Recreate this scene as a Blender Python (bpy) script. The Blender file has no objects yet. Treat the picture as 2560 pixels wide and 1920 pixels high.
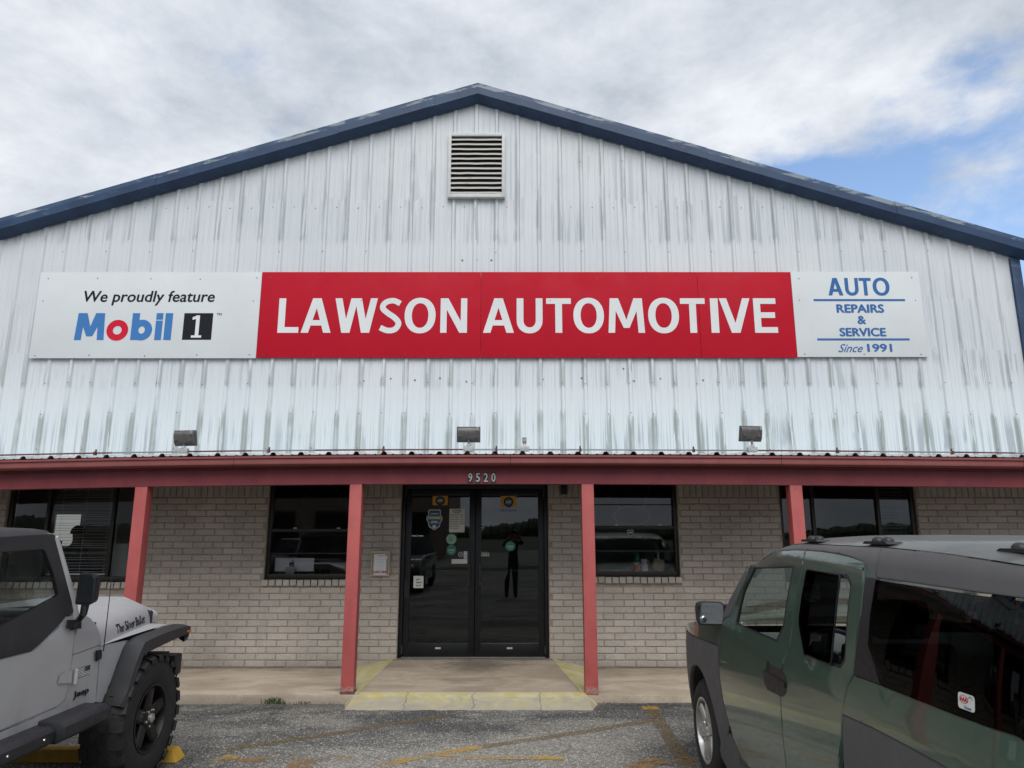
import bpy, bmesh, math, random
from mathutils import Vector, Matrix
S = bpy.context.scene
COL = S.collection
R = math.radians
# ---------------------------------------------------------------- camera
FPX, PITCH, CAMZ = 1775.0, R(11.7), 1.76            # focal length in pixels of the 2560 wide photo
cam = bpy.data.cameras.new('camera'); cam.sensor_width = 36.0; cam.lens = 36.0 * FPX / 2560.0
cam.clip_start = 0.02; cam.clip_end = 3000
camo = bpy.data.objects.new('camera', cam); COL.objects.link(camo)
camo.location = (0, 0, CAMZ); camo.rotation_euler = (R(90) + PITCH, 0, 0)
S.camera = camo
# ---------------------------------------------------------------- sky
SUN_EL = 48
world = bpy.data.worlds.new('World'); S.world = world; world.use_nodes = True
nt = world.node_tree; N = nt.nodes; L = nt.links; N.clear()
def wn(t, **k):
    n = N.new(t)
    for a, b in k.items():
        if a.startswith('i_'): n.inputs[int(a[2:])].default_value = b
        else: setattr(n, a, b)
    return n
def wm(op, a, b=None, c=None, clamp=False):
    n = N.new('ShaderNodeMath'); n.operation = op; n.use_clamp = clamp
    for i, q in enumerate((a, b, c)):
        if q is None: continue
        if hasattr(q, 'default_value') or hasattr(q, 'is_linked'): L.new(q, n.inputs[i])
        else: n.inputs[i].default_value = q
    return n.outputs[0]
sky = wn('ShaderNodeTexSky', sky_type='NISHITA', sun_disc=False, sun_elevation=R(SUN_EL), sun_rotation=R(180), air_density=1.0, dust_density=0.6, ozone_density=1.4)
tc = wn('ShaderNodeTexCoord'); sep = wn('ShaderNodeSeparateXYZ'); L.new(tc.outputs['Generated'], sep.inputs[0])
dirv = tc.outputs['Generated']
def noise(scale, detail, rough, dist=0.0, off=(0, 0, 0), st=(1, 1, 1)):
    mp = wn('ShaderNodeMapping'); mp.inputs['Location'].default_value = off; mp.inputs['Scale'].default_value = st; L.new(dirv, mp.inputs[0])
    n = wn('ShaderNodeTexNoise'); n.inputs['Scale'].default_value = scale; n.inputs['Detail'].default_value = detail
    n.inputs['Roughness'].default_value = rough; n.inputs['Distortion'].default_value = dist
    L.new(mp.outputs[0], n.inputs['Vector']); return n.outputs[0]
n1 = noise(3.1, 10, 0.57, 0.15, (2.3, 0.4, 1.1), (1, 1, 1.7)); n2 = noise(5.2, 9, 0.64, 0.1, (8, 2, 4), (1, 1, 1.8)); n3 = noise(1.7, 3, 0.5, 0.0, (1, 5, 9), (1, 1, 1.6))
def blob(px, py, r0, r1, sx=1.0, sz=1.0):              # soft opening (or bank) in the cloud deck around a direction
    u, v = (px - 1280) / FPX, (960 - py) / FPX
    d = Vector((u, math.cos(PITCH) - v * math.sin(PITCH), math.sin(PITCH) + v * math.cos(PITCH))).normalized()
    q = [wm('MULTIPLY', wm('SUBTRACT', sep.outputs[k], d[k]), f) for k, f in enumerate((sx, sx, sz))]
    dd = wm('SQRT', wm('ADD', wm('ADD', wm('MULTIPLY', q[0], q[0]), wm('MULTIPLY', q[1], q[1])), wm('MULTIPLY', q[2], q[2])))
    mr = wn('ShaderNodeMapRange', interpolation_type='SMOOTHSTEP'); L.new(dd, mr.inputs[0])
    mr.inputs[1].default_value = r0; mr.inputs[2].default_value = r1; mr.inputs[3].default_value = 1; mr.inputs[4].default_value = 0
    return mr.outputs[0]
gap = wm('ADD', wm('SUBTRACT', wm('MULTIPLY', blob(2490, 530, 0.10, 0.42, 0.70, 1.65), 0.46), wm('MULTIPLY', blob(2350, 140, 0.06, 0.42, 0.7, 1.3), 0.16)), wm('MULTIPLY', blob(760, 250, 0.02, 0.26, 0.9, 1.2), 0.075))
cov = wm('SUBTRACT', wm('ADD', n1, 0.11), gap)
mrc = wn('ShaderNodeMapRange', interpolation_type='SMOOTHSTEP'); L.new(cov, mrc.inputs[0])
mrc.inputs[1].default_value = 0.36; mrc.inputs[2].default_value = 0.53
ccol = wn('ShaderNodeValToRGB'); L.new(wm('ADD', wm('MULTIPLY', n2, 0.6), wm('MULTIPLY', n3, 0.4)), ccol.inputs[0])
e = ccol.color_ramp.elements
e[0].position = 0.37; e[0].color = (0.42, 0.47, 0.54, 1); e[1].position = 0.63; e[1].color = (0.79, 0.82, 0.87, 1)
cmul = wn('ShaderNodeVectorMath', operation='SCALE'); L.new(ccol.outputs[0], cmul.inputs[0]); cmul.inputs['Scale'].default_value = 7.3
mix = wn('ShaderNodeMix', data_type='RGBA'); L.new(mrc.outputs[0], mix.inputs[0])
mix.clamp_result = False
sks = wn('ShaderNodeVectorMath', operation='SCALE'); L.new(sky.outputs[0], sks.inputs[0]); sks.inputs['Scale'].default_value = 1.45
L.new(sks.outputs[0], mix.inputs[6]); L.new(cmul.outputs[0], mix.inputs[7])
bg = wn('ShaderNodeBackground'); bg.inputs[1].default_value = 0.1; L.new(mix.outputs[2], bg.inputs[0])
wo = wn('ShaderNodeOutputWorld'); L.new(bg.outputs[0], wo.inputs[0])
# ---------------------------------------------------------------- sun (behind thin cloud)
sl = bpy.data.lights.new('sun', 'SUN'); sl.energy = 1.5; sl.angle = R(42); sl.color = (1.0, 0.98, 0.945)
so = bpy.data.objects.new('sun', sl); COL.objects.link(so); so.rotation_euler = (R(90 - SUN_EL), 0, R(6)); so.location = (0, -20, 30)
# ---------------------------------------------------------------- exposure
S.view_settings.view_transform = 'Standard'; S.view_settings.look = 'None'
S.view_settings.exposure = 0.64; S.view_settings.gamma = 1.0; S.view_settings.use_curve_mapping = False
S.render.engine = 'CYCLES'; S.cycles.max_bounces = 8; S.cycles.transparent_max_bounces = 16
S.cycles.caustics_reflective = False; S.cycles.caustics_refractive = False
# ---------------------------------------------------------------- photo pixel -> direction -> point on a known plane
_c, _s = math.cos(PITCH), math.sin(PITCH)
def ray(x, y):
    u = (x - 1280) / FPX; v = (960 - y) / FPX
    return (u, _c - v * _s, _s + v * _c)
def onY(x, y, Y):
    r = ray(x, y); t = Y / r[1]; return (r[0] * t, CAMZ + r[2] * t)
def onX(x, y, X):
    r = ray(x, y); t = X / r[0]; return (r[1] * t, CAMZ + r[2] * t)
def onZ(x, y, Z=0.0):
    r = ray(x, y); t = (Z - CAMZ) / r[2]; return (r[0] * t, r[1] * t)
# ---------------------------------------------------------------- object helpers
rnd = random.Random(11)
def worldm(p):
    if p is None: return Matrix.Identity(4)
    return worldm(p.parent) @ (p.matrix_parent_inverse if p.parent else Matrix.Identity(4)) @ p.matrix_basis
def setparent(o, p):
    if p is not None:
        o.parent = p; o.matrix_parent_inverse = worldm(p).inverted()
def tag(o, label=None, cat=None, group=None, kind=None):
    if label: o['label'] = label
    if cat: o['category'] = cat
    if group: o['group'] = group
    if kind: o['kind'] = kind
    return o
def thing(name, loc, label, cat, group=None, rz=0):
    o = bpy.data.objects.new(name, None); COL.objects.link(o); o.location = loc; o.rotation_euler = (0, 0, rz)
    o.empty_display_size = 0.1
    return tag(o, label, cat, group)
def link_mesh(name, me, mat, parent=None, loc=(0, 0, 0)):
    if mat is not None and not me.materials: me.materials.append(mat)
    o = bpy.data.objects.new(name, me); COL.objects.link(o); o.location = loc
    setparent(o, parent); return o
def finish_bm(name, bm, mat, parent=None, smooth=35, recalc=True):
    if recalc: bmesh.ops.recalc_face_normals(bm, faces=bm.faces)
    me = bpy.data.meshes.new(name); bm.to_mesh(me); bm.free()
    return finish_me(name, me, mat, parent, smooth)
def finish_me(name, me, mat, parent=None, smooth=35):
    if len(me.vertices):
        xs = [v.co.x for v in me.vertices]; ys = [v.co.y for v in me.vertices]; zs = [v.co.z for v in me.vertices]
        c = Vector(((min(xs) + max(xs)) / 2, (min(ys) + max(ys)) / 2, min(zs)))
        me.transform(Matrix.Translation(-c))
    else: c = Vector((0, 0, 0))
    if smooth:
        for p in me.polygons: p.use_smooth = True
        me.set_sharp_from_angle(angle=R(smooth))
    return link_mesh(name, me, mat, parent, c)
class MB:
    def __init__(s): s.v = []; s.f = []
    def add(s, vs, fs):
        n = len(s.v); s.v += [tuple(v) for v in vs]; s.f += [tuple(i + n for i in f) for f in fs]; return s
    def box(s, x0, x1, y0, y1, z0, z1, M=None):
        vs = [Vector((x, y, z)) for x in (x0, x1) for y in (y0, y1) for z in (z0, z1)]
        if M: vs = [M @ v for v in vs]
        return s.add(vs, [(0, 1, 3, 2), (4, 6, 7, 5), (0, 4, 5, 1), (2, 3, 7, 6), (0, 2, 6, 4), (1, 5, 7, 3)])
    def prism(s, poly, fn, d0, d1):
        n = len(poly); vs = [fn(u, v, d0) for u, v in poly] + [fn(u, v, d1) for u, v in poly]
        fs = [tuple(range(n)), tuple(range(2 * n - 1, n - 1, -1))] + [(i, i + n, (i + 1) % n + n, (i + 1) % n) for i in range(n)]
        return s.add(vs, fs)
    def tube(s, pts, r, n=8, cap=True):
        pts = [Vector(p) for p in pts]; rs = r if isinstance(r, (list, tuple)) else [r] * len(pts)
        vs = []; fs = []
        up = None
        for i, p in enumerate(pts):
            t = (pts[min(i + 1, len(pts) - 1)] - pts[max(i - 1, 0)]).normalized()
            if up is None:
                a = Vector((0, 0, 1)) if abs(t.z) < 0.9 else Vector((1, 0, 0)); up = (a - t * a.dot(t)).normalized()
            else: up = (up - t * up.dot(t)).normalized()
            b = t.cross(up)
            for k in range(n):
                q = 2 * math.pi * k / n; vs.append(p + (up * math.cos(q) + b * math.sin(q)) * rs[i])
        for i in range(len(pts) - 1):
            for k in range(n):
                fs.append((i * n + k, i * n + (k + 1) % n, (i + 1) * n + (k + 1) % n, (i + 1) * n + k))
        if cap: fs.append(tuple(range(n - 1, -1, -1))); fs.append(tuple(range((len(pts) - 1) * n, len(pts) * n)))
        return s.add(vs, fs)
    def lathe(s, prof, c, axis, n=32, closed=False):              # prof: (r, h) along axis
        ax = Vector(axis).normalized(); a = Vector((0, 0, 1)) if abs(ax.z) < 0.9 else Vector((1, 0, 0))
        a = (a - ax * a.dot(ax)).normalized(); b = ax.cross(a); c = Vector(c); vs = []; fs = []
        for r, h in prof:
            for k in range(n):
                q = 2 * math.pi * k / n; vs.append(c + ax * h + (a * math.cos(q) + b * math.sin(q)) * r)
        m = len(prof)
        for i in range(m if closed else m - 1):
            j = (i + 1) % m
            for k in range(n): fs.append((i * n + k, i * n + (k + 1) % n, j * n + (k + 1) % n, j * n + k))
        if not closed:
            fs.append(tuple(range(n - 1, -1, -1))); fs.append(tuple(range((m - 1) * n, m * n)))
        return s.add(vs, fs)
    def grid(s, rows, close=False):                                   # rows of equal length point lists
        m = len(rows[0]); vs = [p for r in rows for p in r]; fs = []
        for i in range(len(rows) - 1):
            for k in range(m if close else m - 1):
                fs.append((i * m + k, i * m + (k + 1) % m, (i + 1) * m + (k + 1) % m, (i + 1) * m + k))
        return s.add(vs, fs)
    def build(s, name, mat, parent=None, smooth=35, bevel=0.0, seg=2, recalc=True):
        bm = bmesh.new(); bv = [bm.verts.new(v) for v in s.v]
        for f in s.f:
            try: bm.faces.new([bv[i] for i in f])
            except ValueError: pass
        if recalc: bmesh.ops.recalc_face_normals(bm, faces=bm.faces)
        if bevel:
            ed = [e for e in bm.edges if len(e.link_faces) == 2 and e.calc_face_angle(0) > R(28)]
            bmesh.ops.bevel(bm, geom=ed, offset=bevel, segments=seg, affect='EDGES', profile=0.6, clamp_overlap=True)
        return finish_bm(name, bm, mat, parent, smooth, recalc=False)
def boxobj(name, x0, x1, y0, y1, z0, z1, mat, parent=None, bevel=0.0, smooth=35):
    return MB().box(x0, x1, y0, y1, z0, z1).build(name, mat, parent, smooth, bevel)
def fillet(pts, n=5):                                                  # pts (a, b[, radius]) -> rounded closed polygon
    out = []; m = len(pts)
    for i, p in enumerate(pts):
        r = p[2] if len(p) > 2 else 0
        P = Vector(p[:2]); A = Vector(pts[i - 1][:2]); B = Vector(pts[(i + 1) % m][:2])
        if r <= 0: out.append((P.x, P.y)); continue
        da, db = (A - P), (B - P); la, lb = da.length, db.length
        da.normalize(); db.normalize(); ang = da.angle(db)
        d = min(r / max(math.tan(ang / 2), 1e-3), la * 0.48, lb * 0.48)
        p0, p1 = P + da * d, P + db * d
        for k in range(n + 1):
            t = k / n; q = p0 * (1 - t) ** 2 + P * 2 * t * (1 - t) + p1 * t * t; out.append((q.x, q.y))
    return out
def smoothline(pts, n=4):                                              # open Catmull-Rom
    P = [Vector(p) for p in pts]; out = []
    for i in range(len(P) - 1):
        a, b, c, d = P[max(i - 1, 0)], P[i], P[i + 1], P[min(i + 2, len(P) - 1)]
        for k in range(n):
            t = k / n
            out.append(0.5 * ((2 * b) + (c - a) * t + (2 * a - 5 * b + 4 * c - d) * t * t + (3 * b - a - 3 * c + d) * t ** 3))
    out.append(P[-1]); return [tuple(p) for p in out]
def panel(name, outer, surf, mat, parent, holes=(), t=0.015, off=0.0, step=0.07, rim=0.006, smooth=40):
    """sheet cut to a 2D outline and laid on a curved surface surf(a, b, off) -> point, edges rolled inwards"""
    bm = bmesh.new(); edges = []
    for lp in [outer] + list(holes):
        vs = [bm.verts.new((p[0], p[1], 0)) for p in lp]
        for i in range(len(vs)): edges.append(bm.edges.new((vs[i], vs[(i + 1) % len(vs)])))
    bmesh.ops.triangle_fill(bm, use_beauty=True, use_dissolve=False, edges=edges, normal=(0, 0, 1))
    for ax in (0, 1):
        lo = min(v.co[ax] for v in bm.verts); hi = max(v.co[ax] for v in bm.verts); k = math.floor(lo / step) + 1
        while k * step < hi - 1e-4:
            co = [0, 0, 0]; no = [0, 0, 0]; co[ax] = k * step + 1.3e-4; no[ax] = 1
            bmesh.ops.bisect_plane(bm, geom=bm.verts[:] + bm.edges[:] + bm.faces[:], plane_co=co, plane_no=no, dist=1e-5); k += 1
    if rim:
        bmesh.ops.inset_region(bm, faces=bm.faces[:], thickness=rim, use_boundary=True, use_even_offset=True)
    bd = [e for e in bm.edges if e.is_boundary]; bv = set(v for e in bd for v in e.verts)
    co2 = {v: (v.co.x, v.co.y) for v in bm.verts}
    ret = bmesh.ops.extrude_edge_only(bm, edges=bd)
    nv = [g for g in ret['geom'] if isinstance(g, bmesh.types.BMVert)]
    for v in nv: v.co = surf(v.co.x, v.co.y, off - t)
    for v, (a, b) in co2.items(): v.co = surf(a, b, off - (0.004 if (rim and v in bv) else 0.0))
    bmesh.ops.recalc_face_normals(bm, faces=bm.faces); h_ = 0.004; nor = []
    bm.verts.index_update(); cc = {}
    for v, ab in co2.items(): cc[v] = ab
    for v in nv:
        for e_ in v.link_edges:
            o_ = e_.other_vert(v)
            if o_ in co2: cc[v] = co2[o_]; break
    for v in bm.verts:
        a, b = cc.get(v, (0, 0)); p0 = Vector(surf(a - h_, b, off)); p1 = Vector(surf(a + h_, b, off)); q0 = Vector(surf(a, b - h_, off)); q1 = Vector(surf(a, b + h_, off))
        nn = (p1 - p0).cross(q1 - q0); nn = nn.normalized() if nn.length > 1e-12 else Vector((0, 0, 1))
        if nn.dot(Vector(surf(a, b, off + .01)) - Vector(surf(a, b, off))) < 0: nn = -nn
        nor.append(nn)
    # faces must look the same way as the sheet
    fl_ = [f for f in bm.faces if f.normal.dot(nor[f.verts[0].index]) < 0 and all(v in co2 for v in f.verts)]
    if fl_: bmesh.ops.reverse_faces(bm, faces=fl_)
    me = bpy.data.meshes.new(name); bm.to_mesh(me); bm.free()
    o = finish_me(name, me, mat, parent, 0)
    for p in me.polygons: p.use_smooth = True
    me.normals_split_custom_set_from_vertices([tuple(q) for q in nor]); return o
# ---------------------------------------------------------------- materials
class NT:
    def __init__(s, name):
        s.m = bpy.data.materials.new(name); s.m.use_nodes = True; s.t = s.m.node_tree; s.n = s.t.nodes; s.l = s.t.links
        s.bsdf = s.n['Principled BSDF']; s.out = s.n['Material Output']
    def node(s, t, **k):
        n = s.n.new(t)
        for a, b in k.items(): setattr(n, a, b)
        return n
    def put(s, sock, v):
        if v is None: return
        if isinstance(v, bpy.types.NodeSocket): s.l.new(v, sock)
        else: sock.default_value = v
    def math(s, op, a, b=None, c=None, clamp=False):
        n = s.node('ShaderNodeMath', operation=op, use_clamp=clamp)
        for i, q in enumerate((a, b, c)): s.put(n.inputs[i], q)
        return n.outputs[0]
    def pos(s): return s.node('ShaderNodeNewGeometry').outputs['Position']
    def objco(s): return s.node('ShaderNodeTexCoord').outputs['Object']
    def xyz(s, v):
        n = s.node('ShaderNodeSeparateXYZ'); s.l.new(v, n.inputs[0]); return n.outputs
    def vec(s, x, y, z):
        n = s.node('ShaderNodeCombineXYZ')
        for i, q in enumerate((x, y, z)): s.put(n.inputs[i], q)
        return n.outputs[0]
    def mapped(s, v, scale=(1, 1, 1), off=(0, 0, 0)):
        n = s.node('ShaderNodeMapping'); s.l.new(v, n.inputs[0]); n.inputs['Location'].default_value = off; n.inputs['Scale'].default_value = scale
        return n.outputs[0]
    def noise(s, v, scale, detail=4, rough=0.5, dist=0.0):
        n = s.node('ShaderNodeTexNoise'); s.l.new(v, n.inputs['Vector'])
        n.inputs['Scale'].default_value = scale; n.inputs['Detail'].default_value = detail
        n.inputs['Roughness'].default_value = rough; n.inputs['Distortion'].default_value = dist; return n.outputs[0]
    def voro(s, v, scale, feature='F1', out=0):
        n = s.node('ShaderNodeTexVoronoi', feature=feature); s.l.new(v, n.inputs['Vector']); n.inputs['Scale'].default_value = scale
        return n.outputs[out]
    def rng(s, v, a, b, c=0.0, d=1.0, smooth=True):
        n = s.node('ShaderNodeMapRange', interpolation_type='SMOOTHSTEP' if smooth else 'LINEAR'); s.put(n.inputs[0], v)
        for i, q in enumerate((a, b, c, d)): n.inputs[i + 1].default_value = q
        return n.outputs[0]
    def mix(s, f, a, b):
        n = s.node('ShaderNodeMix', data_type='RGBA'); s.put(n.inputs[0], f)
        s.put(n.inputs[6], a if isinstance(a, bpy.types.NodeSocket) else (*a[:3], 1))
        s.put(n.inputs[7], b if isinstance(b, bpy.types.NodeSocket) else (*b[:3], 1)); return n.outputs[2]
    def scale(s, c, f):
        n = s.node('ShaderNodeVectorMath', operation='SCALE'); s.put(n.inputs[0], c if isinstance(c, bpy.types.NodeSocket) else c[:3]); s.put(n.inputs['Scale'], f)
        return n.outputs[0]
    def ramp(s, f, stops, interp='LINEAR'):
        n = s.node('ShaderNodeValToRGB'); s.put(n.inputs[0], f); cr = n.color_ramp; cr.interpolation = interp
        while len(cr.elements) < len(stops): cr.elements.new(0.5)
        for e, (p, c) in zip(cr.elements, stops): e.position = p; e.color = (*c[:3], 1) if isinstance(c, (tuple, list)) else (c, c, c, 1)
        return n.outputs[0]
    def bump(s, h, strength=0.3, dist=0.01):
        n = s.node('ShaderNodeBump'); n.inputs['Strength'].default_value = strength; n.inputs['Distance'].default_value = dist
        s.l.new(h, n.inputs['Height']); s.l.new(n.outputs[0], s.bsdf.inputs['Normal'])
    def set(s, base=None, rough=None, metal=None, spec=None, coat=None, coatr=None):
        b = s.bsdf.inputs
        if base is not None: s.put(b['Base Color'], base if isinstance(base, bpy.types.NodeSocket) else (*base[:3], 1))
        if rough is not None: s.put(b['Roughness'], rough)
        if metal is not None: s.put(b['Metallic'], metal)
        if spec is not None: s.put(b['Specular IOR Level'], spec)
        if coat is not None: s.put(b['Coat Weight'], coat)
        if coatr is not None: s.put(b['Coat Roughness'], coatr)
        return s
def plain(name, col, rough=0.5, metal=0.0, var=0.12, vscale=6.0, bump=0.0, bscale=120.0, spec=0.5, coat=None, stretch=(1, 1, 1)):
    m = NT(name); p = m.mapped(m.pos(), stretch)
    f = m.rng(m.noise(p, vscale, 6, 0.6), 0.3, 0.7, 1 - var, 1 + var, False)
    m.set(m.scale(col, f), m.rng(m.noise(p, vscale * 2.3, 4), 0.3, 0.7, max(rough - 0.07, 0.02), rough + 0.07, False), metal, spec, coat, 0.05 if coat else None)
    if bump: m.bump(m.noise(p, bscale, 3, 0.6), bump, 0.004)
    return m.m
def glass(name, tint=(0.6, 0.63, 0.62), refl=1.0, ior=1.5, rough=0.0, haze=0.0, hazecol=(0.3, 0.3, 0.3)):
    m = NT(name); m.n.remove(m.bsdf)
    tr = m.node('ShaderNodeBsdfTransparent'); tr.inputs[0].default_value = (*tint, 1)
    gl = m.node('ShaderNodeBsdfGlossy'); gl.inputs['Roughness'].default_value = rough; gl.inputs[0].default_value = (0.95, 0.98, 1, 1)
    fr = m.node('ShaderNodeFresnel'); fr.inputs[0].default_value = ior
    f = m.math('MULTIPLY', fr.outputs[0], refl, clamp=True)
    mx = m.node('ShaderNodeMixShader'); m.l.new(f, mx.inputs[0]); m.l.new(tr.outputs[0], mx.inputs[1]); m.l.new(gl.outputs[0], mx.inputs[2])
    last = mx.outputs[0]
    if haze:
        df = m.node('ShaderNodeBsdfDiffuse'); df.inputs[0].default_value = (*hazecol, 1)
        m2 = m.node('ShaderNodeMixShader'); m.put(m2.inputs[0], m.rng(m.noise(m.pos(), 7, 5, 0.6), 0.3, 0.75, haze * 0.5, haze * 1.5)); m.l.new(last, m2.inputs[1]); m.l.new(df.outputs[0], m2.inputs[2]); last = m2.outputs[0]
    m.l.new(last, m.out.inputs[0]); return m.m
# ================================================================ palette
def mk_brick(name, island):
    m = NT(name); p = m.pos()
    r = m.node('ShaderNodeNewGeometry').outputs['Random Per Island'] if island else m.node('ShaderNodeObjectInfo').outputs['Random']
    base = m.ramp(r, [(0.0, (0.370, 0.310, 0.262)), (0.06, (0.425, 0.375, 0.320)), (0.30, (0.455, 0.405, 0.350)), (0.52, (0.410, 0.372, 0.325)), (0.75, (0.480, 0.425, 0.368)), (1.0, (0.505, 0.450, 0.390))])
    big = m.rng(m.noise(p, 1.3, 3, 0.5), 0.3, 0.7, 0.88, 1.10)
    fine = m.rng(m.noise(m.mapped(p, (1, 1, 1.6)), 46, 6, 0.68), 0.25, 0.75, 0.80, 1.18, False)
    pit = m.rng(m.noise(p, 95, 2, 0.5), 0.655, 0.71)
    z = m.xyz(p)[2]; base = m.mix(0.25, base, (0.40, 0.385, 0.37)); c = m.scale(m.scale(base, big), fine); c = m.mix(m.math('MULTIPLY', m.rng(m.math('ADD', z, m.math('MULTIPLY', m.noise(p, 5, 4, 0.7), 0.35)), 0.52, 0.22), 0.38), c, (0.20, 0.165, 0.13)); c = m.mix(m.math('MULTIPLY', m.rng(m.noise(m.mapped(p, (1.6, 1, 0.35)), 1.6, 5, 0.65), 0.56, 0.72), 0.28), c, (0.23, 0.20, 0.18)); c = m.mix(m.math('MULTIPLY', pit, 0.75), c, (0.06, 0.05, 0.045))  # splash dirt low on the wall also carries painted contact darkness
    m.set(c, 0.9, 0, 0.25); m.bump(m.noise(p, 70, 5, 0.7), 0.55, 0.006); return m.m
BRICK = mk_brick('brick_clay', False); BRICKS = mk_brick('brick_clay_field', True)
def mk_mortar():
    m = NT('mortar'); p = m.pos()
    c = m.mix(m.rng(m.noise(p, 9, 5, 0.65), 0.3, 0.7), (0.27, 0.225, 0.19), (0.37, 0.315, 0.27))
    m.set(c, 0.95, 0, 0.2); m.bump(m.noise(p, 160, 3, 0.7), 0.6, 0.004); return m.m
MORTAR = mk_mortar()
RIBX0 = onY(121.5, 912, 9.43)[0]
def mk_siding():
    m = NT('white_siding'); p = m.pos(); x, y, z = m.xyz(p)
    # bands of weathering between the girt lines (height z)
    band = m.ramp(m.math('DIVIDE', m.math('SUBTRACT', z, 2.5), 6.0), [(0.0, 1.0), (0.085, 1.0), (0.135, 0.16), (0.185, 0.06), (0.20, 0.62), (0.25, 0.70), (0.29, 0.55), (0.50, 0.05), (0.535, 0.10), (0.548, 0.72), (0.66, 0.55), (0.72, 0.48), (0.80, 0.32), (1.0, 0.16)])
    side = m.rng(x, -2.0, 6.5, 0.72, 1.25)                                   # right end is more weathered
    step = m.math('FLOOR', m.math('MULTIPLY', m.math('ADD', z, m.math('MULTIPLY', m.noise(m.vec(m.math('MULTIPLY', x, 3.3), 0.0, 0.0), 1, 2), 0.5)), 1.35))
    st = m.noise(m.vec(m.math('MULTIPLY', x, 19.0), m.math('MULTIPLY', step, 3.7), m.math('MULTIPLY', z, 0.5)), 1.0, 3, 0.55)
    st2 = m.noise(m.vec(m.math('MULTIPLY', x, 70.0), 0.0, m.math('MULTIPLY', z, 0.55)), 1.0, 2, 0.5)
    patch = m.rng(m.noise(m.mapped(p, (1.4, 1, 0.9)), 1.25, 3, 0.6), 0.34, 0.52)
    a = m.math('MULTIPLY', m.math('MULTIPLY', m.rng(st, 0.555, 0.61), patch), m.math('MULTIPLY', band, side), clamp=True)
    b = m.math('MULTIPLY', m.rng(st2, 0.53, 0.63), m.math('MULTIPLY', m.math('ADD', m.math('MULTIPLY', band, 0.8), 0.05), side), clamp=True)
    base = m.mix(m.rng(m.noise(p, 0.8, 3), 0.3, 0.7), (0.585, 0.625, 0.655), (0.64, 0.665, 0.685))
    base = m.mix(m.rng(z, 2.9, 4.3), m.mix(0.75, base, (0.675, 0.755, 0.795)), base)
    c = m.mix(m.math('MULTIPLY', b, 0.70), base, (0.40, 0.475, 0.525))
    c = m.mix(m.math('MULTIPLY', a, 0.80), c, (0.34, 0.395, 0.43))
    # paint worn off the ribs
    u = m.math('ABSOLUTE', m.math('SUBTRACT', m.math('FRACT', m.math('ADD', m.math('DIVIDE', m.math('SUBTRACT', x, RIBX0 - 0.012), 0.305), 0.5)), 0.5))
    rib = m.rng(u, 0.115, 0.15, 1.0, 0.0)
    ribid = m.math('FLOOR', m.math('ADD', m.math('DIVIDE', m.math('SUBTRACT', x, RIBX0), 0.305), 0.5))
    rn = m.noise(m.vec(m.math('MULTIPLY', ribid, 5.31), m.math('MULTIPLY', x, 16.0), m.math('MULTIPLY', z, 0.95)), 1.0, 3, 0.6)
    rband = m.ramp(m.math('DIVIDE', m.math('SUBTRACT', z, 2.5), 6.0), [(0.0, 1.0), (0.12, 1.0), (0.15, 0.35), (0.19, 0.20), (0.20, 0.85), (0.28, 0.6), (0.50, 0.1), (0.542, 0.14), (0.552, 0.72), (0.66, 0.62), (0.74, 0.5), (1.0, 0.3)])
    rw = m.math('MULTIPLY', m.math('MULTIPLY', rib, m.rng(m.math('ADD', rn, m.math('MULTIPLY', rband, 0.20)), 0.585, 0.625)), m.math('MULTIPLY', rband, m.math('ADD', m.math('MULTIPLY', patch, 0.6), 0.4)))
    c = m.mix(m.math('MULTIPLY', rw, 0.82), c, (0.315, 0.355, 0.345))
    # flakes down to bare metal
    fl = m.math('MULTIPLY', m.rng(m.noise(m.vec(m.math('MULTIPLY', x, 60), 0.0, m.math('MULTIPLY', z, 14)), 1.0, 4, 0.7), 0.70, 0.74), m.rng(m.noise(p, 1.9, 2), 0.50, 0.62))
    c = m.mix(m.math('MULTIPLY', fl, 0.6), c, (0.16, 0.17, 0.17))
    m.set(c, m.rng(m.noise(p, 3, 4), 0.3, 0.7, 0.42, 0.58, False), 0.0, 0.45)
    m.bump(m.noise(m.mapped(p, (1, 1, 0.5)), 2.2, 2, 0.5), 0.25, 0.02); return m.m
SIDING = mk_siding()
def mk_blue():
    m = NT('blue_trim_paint'); p = m.pos()
    q = m.mapped(p, (1.1, 5.0, 3.5))
    sc = m.rng(m.noise(q, 1.7, 6, 0.66, 0.4), 0.50, 0.58)
    c = m.mix(m.rng(m.noise(p, 3, 5), 0.3, 0.7), (0.012, 0.036, 0.092), (0.022, 0.056, 0.125))
    nz = m.xyz(m.node('ShaderNodeNewGeometry').outputs['Normal'])[2]
    c = m.mix(m.math('MULTIPLY', m.math('MULTIPLY', sc, m.rng(nz, 0.08, 0.2)), 0.62), c, (0.27, 0.315, 0.33))
    c = m.mix(m.math('MULTIPLY', m.rng(m.noise(m.mapped(p, (1.5, 1, 6)), 3.0, 6, 0.7), 0.60, 0.70), 0.35), c, (0.16, 0.23, 0.30))
    m.set(c, 0.5, 0, 0.4); return m.m
BLUE = mk_blue()
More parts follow.
